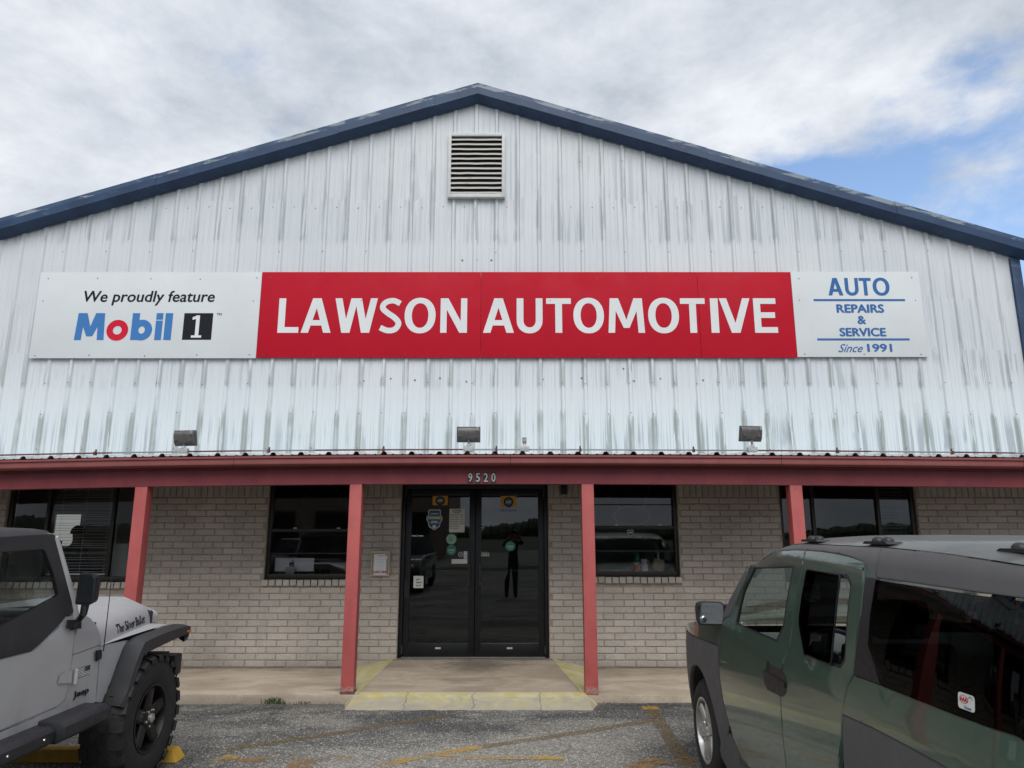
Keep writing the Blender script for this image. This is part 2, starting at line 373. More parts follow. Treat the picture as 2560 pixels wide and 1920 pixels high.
def mk_red(name, c0, c1):
    m = NT(name); p = m.pos()
    c = m.mix(m.rng(m.noise(m.mapped(p, (1, 1, 0.6)), 4.5, 6, 0.62), 0.3, 0.7), c0, c1)
    ch = m.rng(m.noise(m.mapped(p, (1.6, 1, 0.8)), 17, 5, 0.66), 0.63, 0.69)
    c = m.mix(m.math('MULTIPLY', ch, 0.55), c, (0.20, 0.055, 0.045))
    lo = m.math('MULTIPLY', m.rng(m.xyz(p)[2], 0.17, 0.14), m.rng(m.noise(p, 38, 4, 0.7), 0.44, 0.52))
    c = m.mix(m.math('MULTIPLY', lo, 0.75), c, (0.33, 0.27, 0.24))
    m.set(c, 0.55, 0, 0.4); m.bump(m.noise(m.mapped(p, (1, 1, 0.25)), 60, 4, 0.6), 0.35, 0.004); return m.m
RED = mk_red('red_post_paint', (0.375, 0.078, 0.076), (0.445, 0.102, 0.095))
REDB = mk_red('red_beam_paint_shaded', (0.165, 0.026, 0.036), (0.205, 0.036, 0.044))  # maroon, darkened further to stand in for shade below the gutter
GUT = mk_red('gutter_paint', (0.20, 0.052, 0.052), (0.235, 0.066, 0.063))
BRONZE = plain('bronze_anodised', (0.020, 0.017, 0.013), 0.42, 0.3, 0.2, 9)
BLACKM = plain('black_anodised', (0.008, 0.009, 0.011), 0.38, 0.3, 0.2, 9)
WGLASS = glass('window_glass', (0.78, 0.79, 0.80), 1.15, 1.52)
DGLASS = glass('door_glass', (0.32, 0.33, 0.34), 1.4, 1.52)
GALV = plain('galvanised', (0.50, 0.53, 0.54), 0.38, 0.55, 0.15, 8)
SHEET = plain('roof_sheet_metal', (0.62, 0.64, 0.64), 0.40, 0.35, 0.12, 5, stretch=(3, 0.4, 1))
DARKIN = plain('interior_paint', (0.30, 0.28, 0.24), 0.8, 0, 0.08, 2)
DARKFL = plain('interior_floor', (0.10, 0.085, 0.07), 0.6, 0, 0.15, 3)
def mk_concrete(name, paint):
    m = NT(name); p = m.pos(); x, y, z = m.xyz(p)
    c = m.mix(m.rng(m.noise(m.mapped(p, (0.55, 1.0, 1.0)), 2.2, 7, 0.62, 0.5), 0.32, 0.68), (0.30, 0.245, 0.185), (0.46, 0.385, 0.305))
    c = m.scale(c, m.rng(m.noise(p, 60, 5, 0.7), 0.25, 0.75, 0.82, 1.15, False))
    c = m.mix(m.math('MULTIPLY', m.rng(m.noise(m.mapped(p, (0.4, 1.2, 1)), 3.1, 5, 0.6), 0.58, 0.72), 0.5), c, (0.14, 0.12, 0.10))
    dirt = m.rng(m.math('ADD', y, m.math('MULTIPLY', m.noise(p, 18, 4, 0.7), 0.10)), 8.02, 7.94)
    c = m.mix(m.math('MULTIPLY', dirt, 0.55), c, (0.13, 0.115, 0.095))
    contact_shade = m.rng(m.math('ADD', y, m.math('MULTIPLY', m.noise(p, 9, 4, 0.7), 0.18)), 9.42, 9.54); c = m.mix(m.math('MULTIPLY', contact_shade, 0.6), c, (0.09, 0.075, 0.06))  # contact shade along the wall foot, put into the slab colour
    if paint == 'landing':
        d = m.math('SQRT', m.math('ADD', m.math('POWER', m.math('MULTIPLY', m.math('SUBTRACT', x, -0.42), 0.95), 2.0), m.math('POWER', m.math('MULTIPLY', m.math('SUBTRACT', y, 9.15), 1.6), 2.0)))
        st = m.math('MULTIPLY', m.rng(m.math('ADD', d, m.math('MULTIPLY', m.noise(m.mapped(p, (1, 2, 1)), 9, 5, 0.7), 0.9)), 1.15, 0.55), 0.62)
        c = m.mix(st, c, (0.05, 0.046, 0.04))
    if paint in ('yellow', 'flare'):
        w = m.rng(m.noise(m.mapped(p, (0.8, 1.3, 1)), 4, 7, 0.74, 0.5), 0.36, 0.68) if paint == 'yellow' else m.rng(m.noise(m.mapped(p, (0.8, 1.3, 1)), 5, 6, 0.68, 0.3), 0.30, 0.48)
        w2 = m.rng(m.noise(p, 65, 3, 0.6), 0.30, 0.48)
        yl = m.mix(m.rng(m.noise(p, 7, 4), 0.3, 0.7), (0.50, 0.42, 0.13), (0.56, 0.52, 0.32))
        if paint == 'yellow': w = m.math('ADD', m.math('MULTIPLY', w, m.rng(y, 7.66, 7.88, 0.45, 1.0)), m.math('MULTIPLY', m.rng(y, 7.82, 7.88), 0.55), clamp=True)
        c = m.mix(m.math('MULTIPLY', m.math('MULTIPLY', w, m.math('ADD', m.math('MULTIPLY', w2, 0.5), 0.5)), 0.85), m.mix(0.45, c, (0.45, 0.43, 0.37)), yl)
        # hairline cracks
        cr = m.math('ABSOLUTE', m.math('SUBTRACT', m.math('FRACT', m.math('ADD', m.math('MULTIPLY', x, 1.45), m.math('MULTIPLY', m.noise(m.mapped(p, (0.3, 1, 1)), 9, 5, 0.7), 0.16))), 0.5))
        c = m.mix(m.math('MULTIPLY', m.rng(cr, 0.010, 0.003), 0.7 if paint == 'yellow' else 0.0), c, (0.10, 0.085, 0.07))
    m.set(c, 0.88, 0, 0.25); m.bump(m.noise(p, 90, 5, 0.7), 0.35, 0.005); return m.m
CONC = mk_concrete('concrete', None); CONCL = mk_concrete('concrete_landing', 'landing'); CONCY = mk_concrete('concrete_yellow', 'yellow'); CONCF = mk_concrete('concrete_flare_yellow', 'flare')
def mk_asphalt():
    m = NT('asphalt'); p = m.pos()
    worn = m.rng(m.noise(m.mapped(p, (0.42, 0.95, 1)), 1.25, 8, 0.70, 0.5), 0.40, 0.60)
    x0_, y0_, _z = m.xyz(p); dd = m.math('ADD', m.math('POWER', m.math('DIVIDE', m.math('ADD', x0_, 0.6), 2.3), 2.0), m.math('POWER', m.math('DIVIDE', m.math('SUBTRACT', y0_, 6.1), 0.95), 2.0))
    worn = m.math('ADD', m.math('MULTIPLY', worn, 0.75), m.math('MULTIPLY', m.rng(m.math('ADD', dd, m.math('MULTIPLY', m.noise(p, 3.5, 6, 0.7), 1.6)), 1.75, 0.75), 0.55), clamp=True)
    c = m.mix(m.rng(m.noise(p, 30, 5, 0.75), 0.3, 0.7), (0.040, 0.041, 0.043), (0.120, 0.118, 0.115))
    c = m.mix(m.math('MULTIPLY', worn, 0.75), c, m.mix(m.noise(p, 24, 4, 0.7), (0.15, 0.138, 0.118), (0.33, 0.305, 0.262)))
    hgt = None
    for sc, lo in ((62, 0.93), (115, 0.86)):
        vn = m.node('ShaderNodeTexVoronoi', feature='F1'); m.l.new(p, vn.inputs['Vector']); vn.inputs['Scale'].default_value = sc
        rr = m.xyz(vn.outputs['Color'])[0]; thr = m.math('SUBTRACT', lo, m.math('MULTIPLY', worn, 0.40))
        spk = m.math('MULTIPLY', m.rng(m.math('SUBTRACT', rr, thr), 0.0, 0.04), m.rng(vn.outputs[0], 0.60, 0.40))
        stone = m.mix(m.xyz(vn.outputs['Color'])[1], (0.22, 0.205, 0.185), (0.62, 0.60, 0.55)); c = m.mix(m.math('MULTIPLY', spk, 0.9), c, stone)
        hgt = vn.outputs[0] if hgt is None else m.math('ADD', hgt, vn.outputs[0])
    ck = m.node('ShaderNodeTexVoronoi', feature='DISTANCE_TO_EDGE'); m.l.new(m.mapped(m.vec(m.math('ADD', x0_, m.math('MULTIPLY', m.noise(p, 5, 4, 0.7), 0.25)), m.math('ADD', y0_, m.math('MULTIPLY', m.noise(m.mapped(p, (1, 1, 1), (7, 3, 0)), 5, 4, 0.7), 0.25)), 0.0), (0.55, 0.9, 1)), ck.inputs['Vector']); ck.inputs['Scale'].default_value = 0.9
    c = m.mix(m.math('MULTIPLY', m.rng(ck.outputs[0], 0.010, 0.003), 0.28), c, (0.02, 0.02, 0.02))
    # darker strip where the lot meets the kerb
    y = m.xyz(p)[1]; dk = m.rng(m.math('ADD', y, m.math('MULTIPLY', m.noise(p, 4, 5, 0.7), 0.5)), 7.75, 8.15)
    c = m.mix(m.math('MULTIPLY', dk, 0.55), c, (0.035, 0.035, 0.036))
    m.set(c, 0.85, 0, 0.3); m.bump(m.math('ADD', hgt, m.noise(p, 60, 4, 0.7)), 0.8, 0.006); return m.m
ASPH = mk_asphalt()
def mk_linepaint(name, c0, c1, keep, a_max):
    m = NT(name); p = m.pos()
    w = m.rng(m.noise(m.mapped(p, (1, 1.3, 1)), 3.2, 7, 0.72, 0.4), 0.62 - keep * 0.45, 0.86 - keep * 0.45)
    g_ = m.rng(m.noise(p, 95, 3, 0.8), 0.36, 0.60)
    m.set(m.mix(m.rng(m.noise(p, 22, 4), 0.3, 0.7), c0, c1), 0.85, 0, 0.25); m.l.new(m.math('MULTIPLY', m.math('MULTIPLY', w, m.math('ADD', m.math('MULTIPLY', g_, 0.75), 0.25)), a_max), m.bsdf.inputs['Alpha']); return m.m
LINE1 = mk_linepaint('line_paint_bright', (0.50, 0.28, 0.035), (0.56, 0.38, 0.10), 0.58, 0.95)
LINE2 = mk_linepaint('line_paint_faded', (0.17, 0.115, 0.055), (0.24, 0.165, 0.07), 0.80, 0.62)
LINE3 = mk_linepaint('line_paint_rust', (0.36, 0.17, 0.04), (0.42, 0.25, 0.07), 0.50, 0.75)
# ================================================================ ground
g = MB().add([(-600, -600, 0), (600, -600, 0), (600, 600, 0), (-600, 600, 0)], [(0, 1, 2, 3)]).build('asphalt_lot', ASPH, None, None)
tag(g, 'grey worn asphalt parking lot in front of the porch', 'ground', kind='structure')
SLABY = 7.93
slab = MB(); n = 60; rr = random.Random(5); top = []; front = []
ex = [-10 + 19 * i / n for i in range(n + 1)]
ed = [SLABY + (x + 0.5) * 0.012 + rr.uniform(-0.012, 0.012) for x in ex]
slab.grid([[(x, 9.60, 0.082) for x in ex], [(x, y + 0.02, 0.080) for x, y in zip(ex, ed)], [(x, y + rr.uniform(-.004, .004), 0.066) for x, y in zip(ex, ed)], [(x, y - 0.012 + rr.uniform(-.008, .008), -0.02) for x, y in zip(ex, ed)]])
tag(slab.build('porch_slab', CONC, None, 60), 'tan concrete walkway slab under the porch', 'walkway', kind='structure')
# landing and ramp in front of the door
FL, FR, BL, BR = -1.62, 0.735, -1.49, 0.51
land = MB(); k = 10
land.grid([[(FL + (FR - FL) * i / k, 7.90, 0.087) for i in range(k + 1)], [(BL + (BR - BL) * i / k, 9.50, 0.186) for i in range(k + 1)]])
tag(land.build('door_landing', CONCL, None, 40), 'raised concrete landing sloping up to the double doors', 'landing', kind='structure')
ramp = MB()
rr = random.Random(9)
xs = [FL - 0.02 + (FR - FL + 0.06) * i / 40 for i in range(41)]
ramp.grid([[(x, 7.99, 0.0905 + 0.0062 if 0 < i < 40 else 0.083) for i, x in enumerate(xs)], [(x, 7.885 + rr.uniform(-.004, .004), 0.0905) for x in xs], [(x - 0.04 + 0.08 * i / 40, 7.63 + 0.012 * math.sin(i * 1.1) + rr.uniform(-.008, .008), -0.004) for i, x in enumerate(xs)]])
ramp.add([(FL - 0.02, 7.885, 0.0905), (FL - 0.06, 7.63, -0.004), (FL - 0.12, 7.90, -0.002), (FL - 0.02, 7.99, 0.083)], [(0, 1, 2, 3)])
ramp.add([(FR + 0.04, 7.885, 0.0905), (FR + 0.08, 7.63, -0.004), (FR + 0.16, 7.90, -0.002), (FR + 0.04, 7.99, 0.083)], [(0, 3, 2, 1)])
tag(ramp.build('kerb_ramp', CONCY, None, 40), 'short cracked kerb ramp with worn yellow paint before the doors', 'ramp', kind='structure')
fl = MB().add([(FL, 7.95, 0.0895), (BL, 9.46, 0.1855), (-1.98, 9.46, 0.084), (-1.74, 8.0, 0.084)], [(0, 1, 2, 3)])
fl.add([(FR, 7.95, 0.0895), (BR, 9.46, 0.1855), (0.97, 9.46, 0.084), (0.86, 8.0, 0.084)], [(0, 3, 2, 1)])
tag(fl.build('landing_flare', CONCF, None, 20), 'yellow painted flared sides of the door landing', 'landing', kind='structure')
def line(pts, w, mat, label, lift=0.004):
    P = [Vector((*onZ(400 + a / 1.6265, 1640 + b / 1.6265), lift)) for a, b in pts]
    l, r = [], []
    for i, p in enumerate(P):
        t = (P[min(i + 1, len(P) - 1)] - P[max(i - 1, 0)]).normalized(); nn = Vector((-t.y, t.x, 0))
        l.append(p + nn * w / 2); r.append(p - nn * w / 2)
    o = MB().grid([l, r]).build('painted_line', mat, None, None)
    return tag(o, label, 'road marking', 'faded yellow lines on the asphalt', 'structure')
line([(270, 384), (480, 350), (700, 318), (920, 282), (1160, 246)], 0.10, LINE2, 'faded olive line slanting across the asphalt left of the ramp')
line([(890, 452), (1020, 418), (1180, 392), (1330, 367)], 0.10, LINE1, 'bright ochre line slanting below the ramp', 0.0045)
line([(1310, 371), (1500, 343), (1700, 313), (1850, 288), (2000, 262)], 0.10, LINE2, 'faded slanting line running towards the green car', 0.005)
line([(1990, 208), (2000, 222)], 0.17, LINE1, 'small bright yellow end of the stall line near the kerb', 0.0085)
line([(1985, 205), (2030, 268), (2080, 345), (2130, 425), (2200, 530), (2400, 800)], 0.13, LINE2, 'faded stall line beside the green car', 0.0055)
line([(300, 428), (480, 420), (650, 416), (820, 418)], 0.10, LINE3, 'patchy orange line across the lower left asphalt', 0.006)
line([(1090, 412), (1300, 416), (1500, 416), (1640, 418)], 0.09, LINE1, 'broken bright yellow line across the asphalt at the bottom', 0.0065)
line([(180, 470), (240, 435), (300, 408)], 0.13, LINE1, 'yellow paint patch near the tall black tyre', 0.007)
line([(540, 470), (590, 430), (640, 410)], 0.20, LINE3, 'rust orange paint patch on the asphalt', 0.0075)
line([(1900, 460), (2020, 430), (2110, 420), (2180, 440)], 0.16, LINE3, 'ochre stained paint patch by the silver wheel', 0.008)
# ================================================================ building
WALLY = 9.45
XR, XAP, ZAP, SLOPE = 7.096, -0.50, 7.97, 0.319
XL = 2 * XAP - XR
def ztop(x): return ZAP - SLOPE * abs(x - XAP)
bld = thing('auto_shop', (XAP, WALLY, 0), 'white metal gabled auto repair shop with brick front and red porch', 'building')
def opening(xa, ya, xb, yb, xc, yc):
    return onY(xa, ya, WALLY)[0], onY(xb, yb, WALLY)[0], onY(xc, yc, WALLY)[1]
ZH = 2.43
w1 = (onY(22, 1232, WALLY)[0], onY(352, 1300, WALLY)[0], onY(300, 1455, WALLY)[1])
w2 = (onY(666, 1340, WALLY)[0], onY(886, 1340, WALLY)[0], onY(680, 1449, WALLY)[1])
w3 = (onY(1477, 1340, WALLY)[0], onY(1697, 1340, WALLY)[0], onY(1690, 1442, WALLY)[1])
w4 = (onY(1950, 1260, WALLY)[0], onY(2291, 1260, WALLY)[0], w1[2])
DX0, DX1, DZ0, DZ1 = -1.452, 0.472, 0.186, 2.40
OPEN = [(w1[0], w1[1], w1[2], ZH), (w2[0], w2[1], w2[2], ZH), (DX0, DX1, 0.0, ZH), (w3[0], w3[1], w3[2], ZH), (w4[0], w4[1], w4[2], ZH)]
# mortar core
core = MB(); xs = [XL] + [v for o in OPEN for v in o[:2]] + [XR]
for i in range(0, len(xs), 2): core.box(xs[i], xs[i + 1], WALLY + 0.009, WALLY + 0.20, 0.05, 2.56)
for o in OPEN:
    if o[2] > 0.1: core.box(o[0], o[1], WALLY + 0.009, WALLY + 0.20, 0.05, o[2] - 0.004)
    core.box(o[0], o[1], WALLY + 0.009, WALLY + 0.20, ZH, 2.56)
bw = core.build('brick_wall', MORTAR, bld, None); bw['label'] = 'tan brick front wall with raked mortar joints'
# bricks
BLN, BH, PX, PZ, Z0 = 0.249, 0.0715, 0.259, 0.0811, 0.086
rb = random.Random(3); variants = []
for i in range(5):
    bm = bmesh.new(); bmesh.ops.create_cube(bm, size=1.0)
    for v in bm.verts: v.co = Vector((v.co.x * BLN + rb.uniform(-.0025, .0025), v.co.y * 0.06 + rb.uniform(-.002, .002), v.co.z * BH + rb.uniform(-.0022, .0022)))
    bmesh.ops.bevel(bm, geom=bm.edges[:], offset=0.0055, segments=1, affect='EDGES'); bmesh.ops.recalc_face_normals(bm, faces=bm.faces)
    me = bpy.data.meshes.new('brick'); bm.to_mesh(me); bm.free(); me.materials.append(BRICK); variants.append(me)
bricks = []                                                             # (x, z, len, kind)
for k in range(26):
    zc = Z0 + PZ * k + PZ / 2 - 0.002
    cuts = sorted([(o[0], o[1]) for o in OPEN if o[2] - (0.092 if o[2] > 0.1 else 0) < zc + BH / 2 - 0.012])
    segs = []; a = XL + 0.005
    for c0, c1 in cuts: segs.append((a, c0 - 0.004)); a = c1 + 0.004
    segs.append((a, XR - 0.06))
    ph = (PX / 2 if k % 2 else 0) + XL + 0.07 + rb.uniform(-.008, .008)
    for s0, s1 in segs:
        i0 = math.floor((s0 - ph) / PX); x = ph + i0 * PX
        while x < s1:
            b0, b1 = max(x, s0) + 0.005, min(x + PX, s1) - 0.005
            if b1 - b0 > 0.035: bricks.append(((b0 + b1) / 2, zc, b1 - b0, 0))
            x += PX
x = XL + 0.05
while x < XR - 0.06:                                                     # soldier course
    if not any(o[0] - 0.035 < x < o[1] + 0.035 for o in OPEN): bricks.append((x, Z0 + PZ * 26 + 0.122, 0, 1))
    x += 0.0815
for o in OPEN:                                                           # rowlock sills
    if o[2] > 0.1:
        n = int((o[1] - o[0] + 0.03) / 0.0845); st = (o[1] - o[0] + 0.03) / n
        for i in range(n): bricks.append((o[0] - 0.015 + st * (i + 0.5), o[2] - 0.046, st - 0.013, 2))
def bmat(b):
    x, z, ln, kd = b
    jy = rb.uniform(-.0035, .0035); tilt = Matrix.Rotation(rb.uniform(-.006, .006), 4, 'Y') @ Matrix.Rotation(rb.uniform(-.008, .008), 4, 'Z')
    if kd == 0: return Matrix.Translation((x, WALLY + 0.03 + jy, z)) @ tilt @ Matrix.Diagonal((ln / BLN, 1, 1, 1))
    if kd == 1: return Matrix.Translation((x, WALLY + 0.03 + jy, z)) @ tilt @ Matrix.Rotation(R(90), 4, 'Y') @ Matrix.Diagonal((0.234 / BLN, 1, 1, 1))
    return Matrix.Translation((x, WALLY + 0.02 + jy, z + rb.uniform(-.003, .003))) @ tilt @ Matrix.Rotation(R(-9), 4, 'X') @ Matrix.Diagonal((ln / BLN, 1.9, 0.080 / BH, 1))
def bscore(b):
    if b[0] > 1.95: return 9 + b[0]
    return abs(b[0] + 0.9) / 3.0 + abs(b[1] - 1.0) * 0.35 + (0.6 if b[3] == 1 else 0) + (0.5 if b[2] and b[2] < 0.2 and b[3] == 0 else 0) - (1.0 if b[3] == 2 else 0)
bricks.sort(key=bscore); rest = MB()
for i, b in enumerate(bricks):
    M = bmat(b); me = variants[rb.randrange(5)]
    if i < 300:
        o = bpy.data.objects.new('brick', me); COL.objects.link(o); o.matrix_basis = M; setparent(o, bw)
    else: rest.add([M @ v.co for v in me.vertices], [tuple(p.vertices) for p in me.polygons])
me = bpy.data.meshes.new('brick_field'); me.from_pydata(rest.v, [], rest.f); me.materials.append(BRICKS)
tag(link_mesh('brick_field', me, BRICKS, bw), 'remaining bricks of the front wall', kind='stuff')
# ---------------------------------------------------------------- metal siding
ribs = [RIBX0 + 0.305 * k for k in range(-8, 52)]
def profile(xa, xb):
    pts = []
    for r in [q for q in ribs if xa - 0.16 < q < xb + 0.16]:
        for dx, dy in ((-0.112, 0), (-0.106, -0.004), (-0.094, -0.004), (-0.088, 0), (-0.034, 0), (-0.016, -0.024), (0.016, -0.024), (0.034, 0), (0.088, 0), (0.094, -0.004), (0.106, -0.004), (0.112, 0)): pts.append((r + dx, dy))
    pts = [p for p in pts if xa < p[0] < xb]
    return [(xa, 0)] + pts + [(xb, 0)]
gw = None; x = XL + 0.02; starts = [XL + 0.02]
q = RIBX0 - 0.1525
while q > XL + 0.3: q -= 0.915
while q < XR - 0.25:
    q += 0.915
    if XL + 0.3 < q < XR - 0.2: starts.append(q)
starts.append(XR - 0.02)
for i in range(len(starts) - 1):
    pr = profile(starts[i], starts[i + 1])
    if starts[i] < XAP < starts[i + 1]: pr = sorted(pr + [(XAP, -0.0239)], key=lambda p: p[0])
    yy = WALLY - (0.0015 if i % 2 else 0)
    mb = MB().grid([[(a, yy + d, 2.50) for a, d in pr], [(a, yy + d, ztop(a) - 0.004) for a, d in pr]])
    mb.build('siding_panel', SIDING, bld, 25)
scr = MB(); rr = random.Random(21)
for zr, st, ph in ((3.31, 1, 0.05), (3.72, 1, 0.05), (2.83, 2, 0.05), (5.62, 2, 0.045), (6.30, 1, 0.15), (7.0, 2, 0.05)):
    for j, r in enumerate(ribs):
        if j % st: continue
        xx = r - 0.012 + rr.uniform(-.006, .006) if ph < 0.1 else r + ph
        zq = zr + rr.uniform(-.015, .015)
        if XL + .2 < xx < XR - .2 and zq < ztop(xx) - 0.12 and rr.random() < 0.72: scr.lathe([(0.0075, 0.0), (0.0075, -0.004), (0.004, -0.007)], (xx, WALLY - (0.023 if ph < 0.1 else 0.0), zq), (0, 1, 0), 8)
for xx, zz_ in ((-2.35, 3.78), (-2.02, 3.76), (-1.65, 3.79), (-1.32, 3.77), (-0.98, 3.80), (-0.62, 3.75), (-0.20, 3.93), (0.42, 3.78), (0.95, 3.80), (1.52, 3.93), (1.66, 3.76), (2.02, 3.79), (2.6, 3.77), (-0.70, 5.50), (-0.50, 5.50), (-0.29, 5.50)):
    scr.lathe([(0.014, 0.0), (0.013, -0.005), (0.007, -0.007)], (xx, WALLY - 0.001, zz_), (0, 1, 0), 10)
sm = scr.build('siding_screws', plain('screw_heads', (0.20, 0.205, 0.21), 0.6, 0.4, 0.4, 30), bld, None); tag(sm, 'screw heads and plugged holes dotted over the siding', kind='stuff')
# side and back walls, roof
BACK = 34.0
MB().box(XL, XL + 0.12, WALLY + 0.02, BACK, 0.05, ztop(XL)).box(XR - 0.12, XR, WALLY + 0.21, BACK, 0.05, ztop(XR)).box(XL, XR, BACK, BACK + 0.12, 0.05, ztop(XR)).build('side_wall', SIDING, bld, None)
rf = MB()
for sx in (-1, 1):
    xe = XAP + sx * (XR - XAP + 0.12); ze = ZAP - SLOPE * (XR - XAP + 0.12)
    rf.add([(XAP, 9.34, ZAP + 0.215), (xe, 9.34, ze + 0.215), (xe, BACK + 0.2, ze + 0.215), (XAP, BACK + 0.2, ZAP + 0.215), (XAP, 9.34, ZAP + 0.02), (xe, 9.34, ze + 0.02), (xe, BACK + 0.2, ze + 0.02), (XAP, BACK + 0.2, ZAP + 0.02)],
           [(0, 1, 2, 3), (4, 7, 6, 5), (1, 5, 6, 2), (3, 2, 6, 7), (0, 4, 5, 1)])
roof = rf.build('roof', SHEET, bld, None)
prof = [(9.305, 0.232), (9.277, 0.145), (9.268, 0.142), (9.268, 0.034), (9.275, 0.026), (9.415, -0.030), (9.425, -0.034), (9.43, 0.03), (9.40, 0.20)]
for sx in (-1, 1):
    tot = XR - XAP + 0.16; br = [0, 0.62, 2.0, 4.55, tot] if sx < 0 else [0, 0.62, 3.3, 5.9, tot]
    for i in range(4):
        a, b = br[i], br[i + 1]; o = 0.004 if i % 2 else 0
        vs = []; k = len(prof)
        for d in (a, b - 0.002):
            for y, dz in prof: vs.append((XAP + sx * d, y - o, ZAP - SLOPE * d + dz + (o if y < 9.40 else 0)))
        fs = [(j, (j + 1) % k, k + (j + 1) % k, k + j) for j in range(k)] + [tuple(range(k)), tuple(range(2 * k - 1, k - 1, -1))]
        MB().add(vs, fs).build('rake_trim', BLUE, roof, 25)
for xc in (XL, XR):
    s_ = 1 if xc == XR else -1
    MB().box(min(xc - s_ * 0.10, xc + s_ * 0.035), max(xc - s_ * 0.10, xc + s_ * 0.035), WALLY - 0.045, WALLY + 0.12, 2.45, ztop(xc) - 0.03).build('corner_trim', BLUE, bld, 30, 0.008)
# gable vent
v0 = onY(976 * 1.1573, 297 * 1.1573, WALLY - .03); v1 = onY(1084 * 1.1573, 422 * 1.1573, WALLY - .03)
VX0, VX1, VZ1, VZ0 = v0[0], v1[0], v0[1], v1[1]
vent = MB()
for a in ((VX0 - .045, VX0, VZ0 - .05, VZ1 + .05), (VX1, VX1 + .045, VZ0 - .05, VZ1 + .05), (VX0, VX1, VZ1, VZ1 + .05), (VX0, VX1, VZ0 - .05, VZ0)):
    vent.box(a[0], a[1], WALLY - .078, WALLY - 0.001, a[2], a[3])
WPAINT = plain('white_trim_paint', (0.54, 0.56, 0.56), 0.5, 0, 0.1, 9)
vf = vent.build('gable_vent', WPAINT, bld, 30, 0.004); vf['label'] = 'square louvred vent high in the gable'
boxobj('vent_back', VX0, VX1, WALLY - .034, WALLY - .028, VZ0, VZ1, plain('vent_dark', (0.02, 0.02, 0.022), 0.8), vf)
def mk_louv():
    m = NT('louvre_paint'); p = m.pos()
    ru = m.math('MULTIPLY', m.rng(m.noise(m.mapped(p, (2.5, 1, 6)), 3, 5, 0.7), 0.58, 0.68), m.rng(m.noise(p, 5, 2), 0.45, 0.6))
    m.set(m.mix(m.math('MULTIPLY', ru, 0.8), (0.44, 0.43, 0.40), (0.27, 0.13, 0.06)), 0.5, 0, 0.4); return m.m
LOUV = mk_louv(); ns = 12
for i in range(ns):
    zc = VZ0 + (VZ1 - VZ0) * (i + 0.5) / ns; h = (VZ1 - VZ0) / ns
    sg = 6; rows = []
    for q in range(sg + 1):
        xx = VX0 + (VX1 - VX0) * q / sg; w = rr.uniform(-.003, .003)
        rows.append([(xx, WALLY - .074, zc - h * .44 + w), (xx, WALLY - .072, zc - h * .36 + w), (xx, WALLY - .046, zc + h * .14 + w), (xx, WALLY - .048, zc + h * .06 + w)])
    MB().grid(rows, True).build('louvre', LOUV, vf, 30)
# ---------------------------------------------------------------- porch
PY = 7.95                                                                # front face of the posts and beam
def bow(x):
    d = (x + 0.4); return -0.075 * (d / 5.8) ** 2 if d < 0 else -0.036 * (d / 5.8) ** 2
PXL, PXR = -9.2, 8.2
zb = onY(1280, 1209.5, PY)[1]; zbt = onY(1280, 1168, PY - 0.02)[1] + 0.03
def xstrip(prof, x0, x1, name, mat, parent, n=24, smooth=30, closed=True, extra=0.0):
    rows = []
    for i in range(n + 1):
        xx = x0 + (x1 - x0) * i / n; rows.append([(xx, y, z + bow(xx)) for y, z in prof])
    mb = MB().grid(rows, closed)
    if closed:
        k = len(prof); mb.f.append(tuple(range(k))); mb.f.append(tuple(range(n * k + k - 1, n * k - 1, -1)))
    return mb.build(name, mat, parent, smooth)
pb = [(-9.2, -4.02), (-4.02, -1.69), (-1.69, 0.83), (0.83, 3.12), (3.12, 8.2)]
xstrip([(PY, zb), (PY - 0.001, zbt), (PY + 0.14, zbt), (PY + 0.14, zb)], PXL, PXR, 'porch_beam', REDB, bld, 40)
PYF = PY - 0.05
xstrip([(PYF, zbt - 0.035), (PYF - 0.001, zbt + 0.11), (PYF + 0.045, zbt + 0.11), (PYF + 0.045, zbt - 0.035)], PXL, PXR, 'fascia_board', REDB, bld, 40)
GY = PYF - 0.115
gz = lambda y: onY(1280, y, GY)[1]
gt, gl_, gb, gr = gz(1137.5), gz(1143.5), gz(1157.5), gz(1161)
gp = [(GY + 0.004, gt), (GY - 0.004, gt - 0.006), (GY - 0.004, gl_ + 0.004), (GY + 0.010, gl_), (GY + 0.012, gl_ - 0.012), (GY + 0.003, gb + 0.018), (GY + 0.006, gb), (GY + 0.03, gr - 0.004), (PYF - 0.002, gr - 0.004), (PYF - 0.002, gt - 0.01), (PYF - 0.006, gt - 0.01), (PYF - 0.006, gr + 0.002), (GY + 0.034, gr + 0.002), (GY + 0.012, gb + 0.006), (GY + 0.018, gl_ - 0.012), (GY + 0.014, gt - 0.002)]
for i, (a, b) in enumerate(((-9.2, -6.1), (-6.095, -3.05), (-3.045, -0.02), (-0.015, 2.95), (2.955, 5.6), (5.605, 8.2))): xstrip(gp, a, b, 'gutter', GUT, bld, 8, 40)
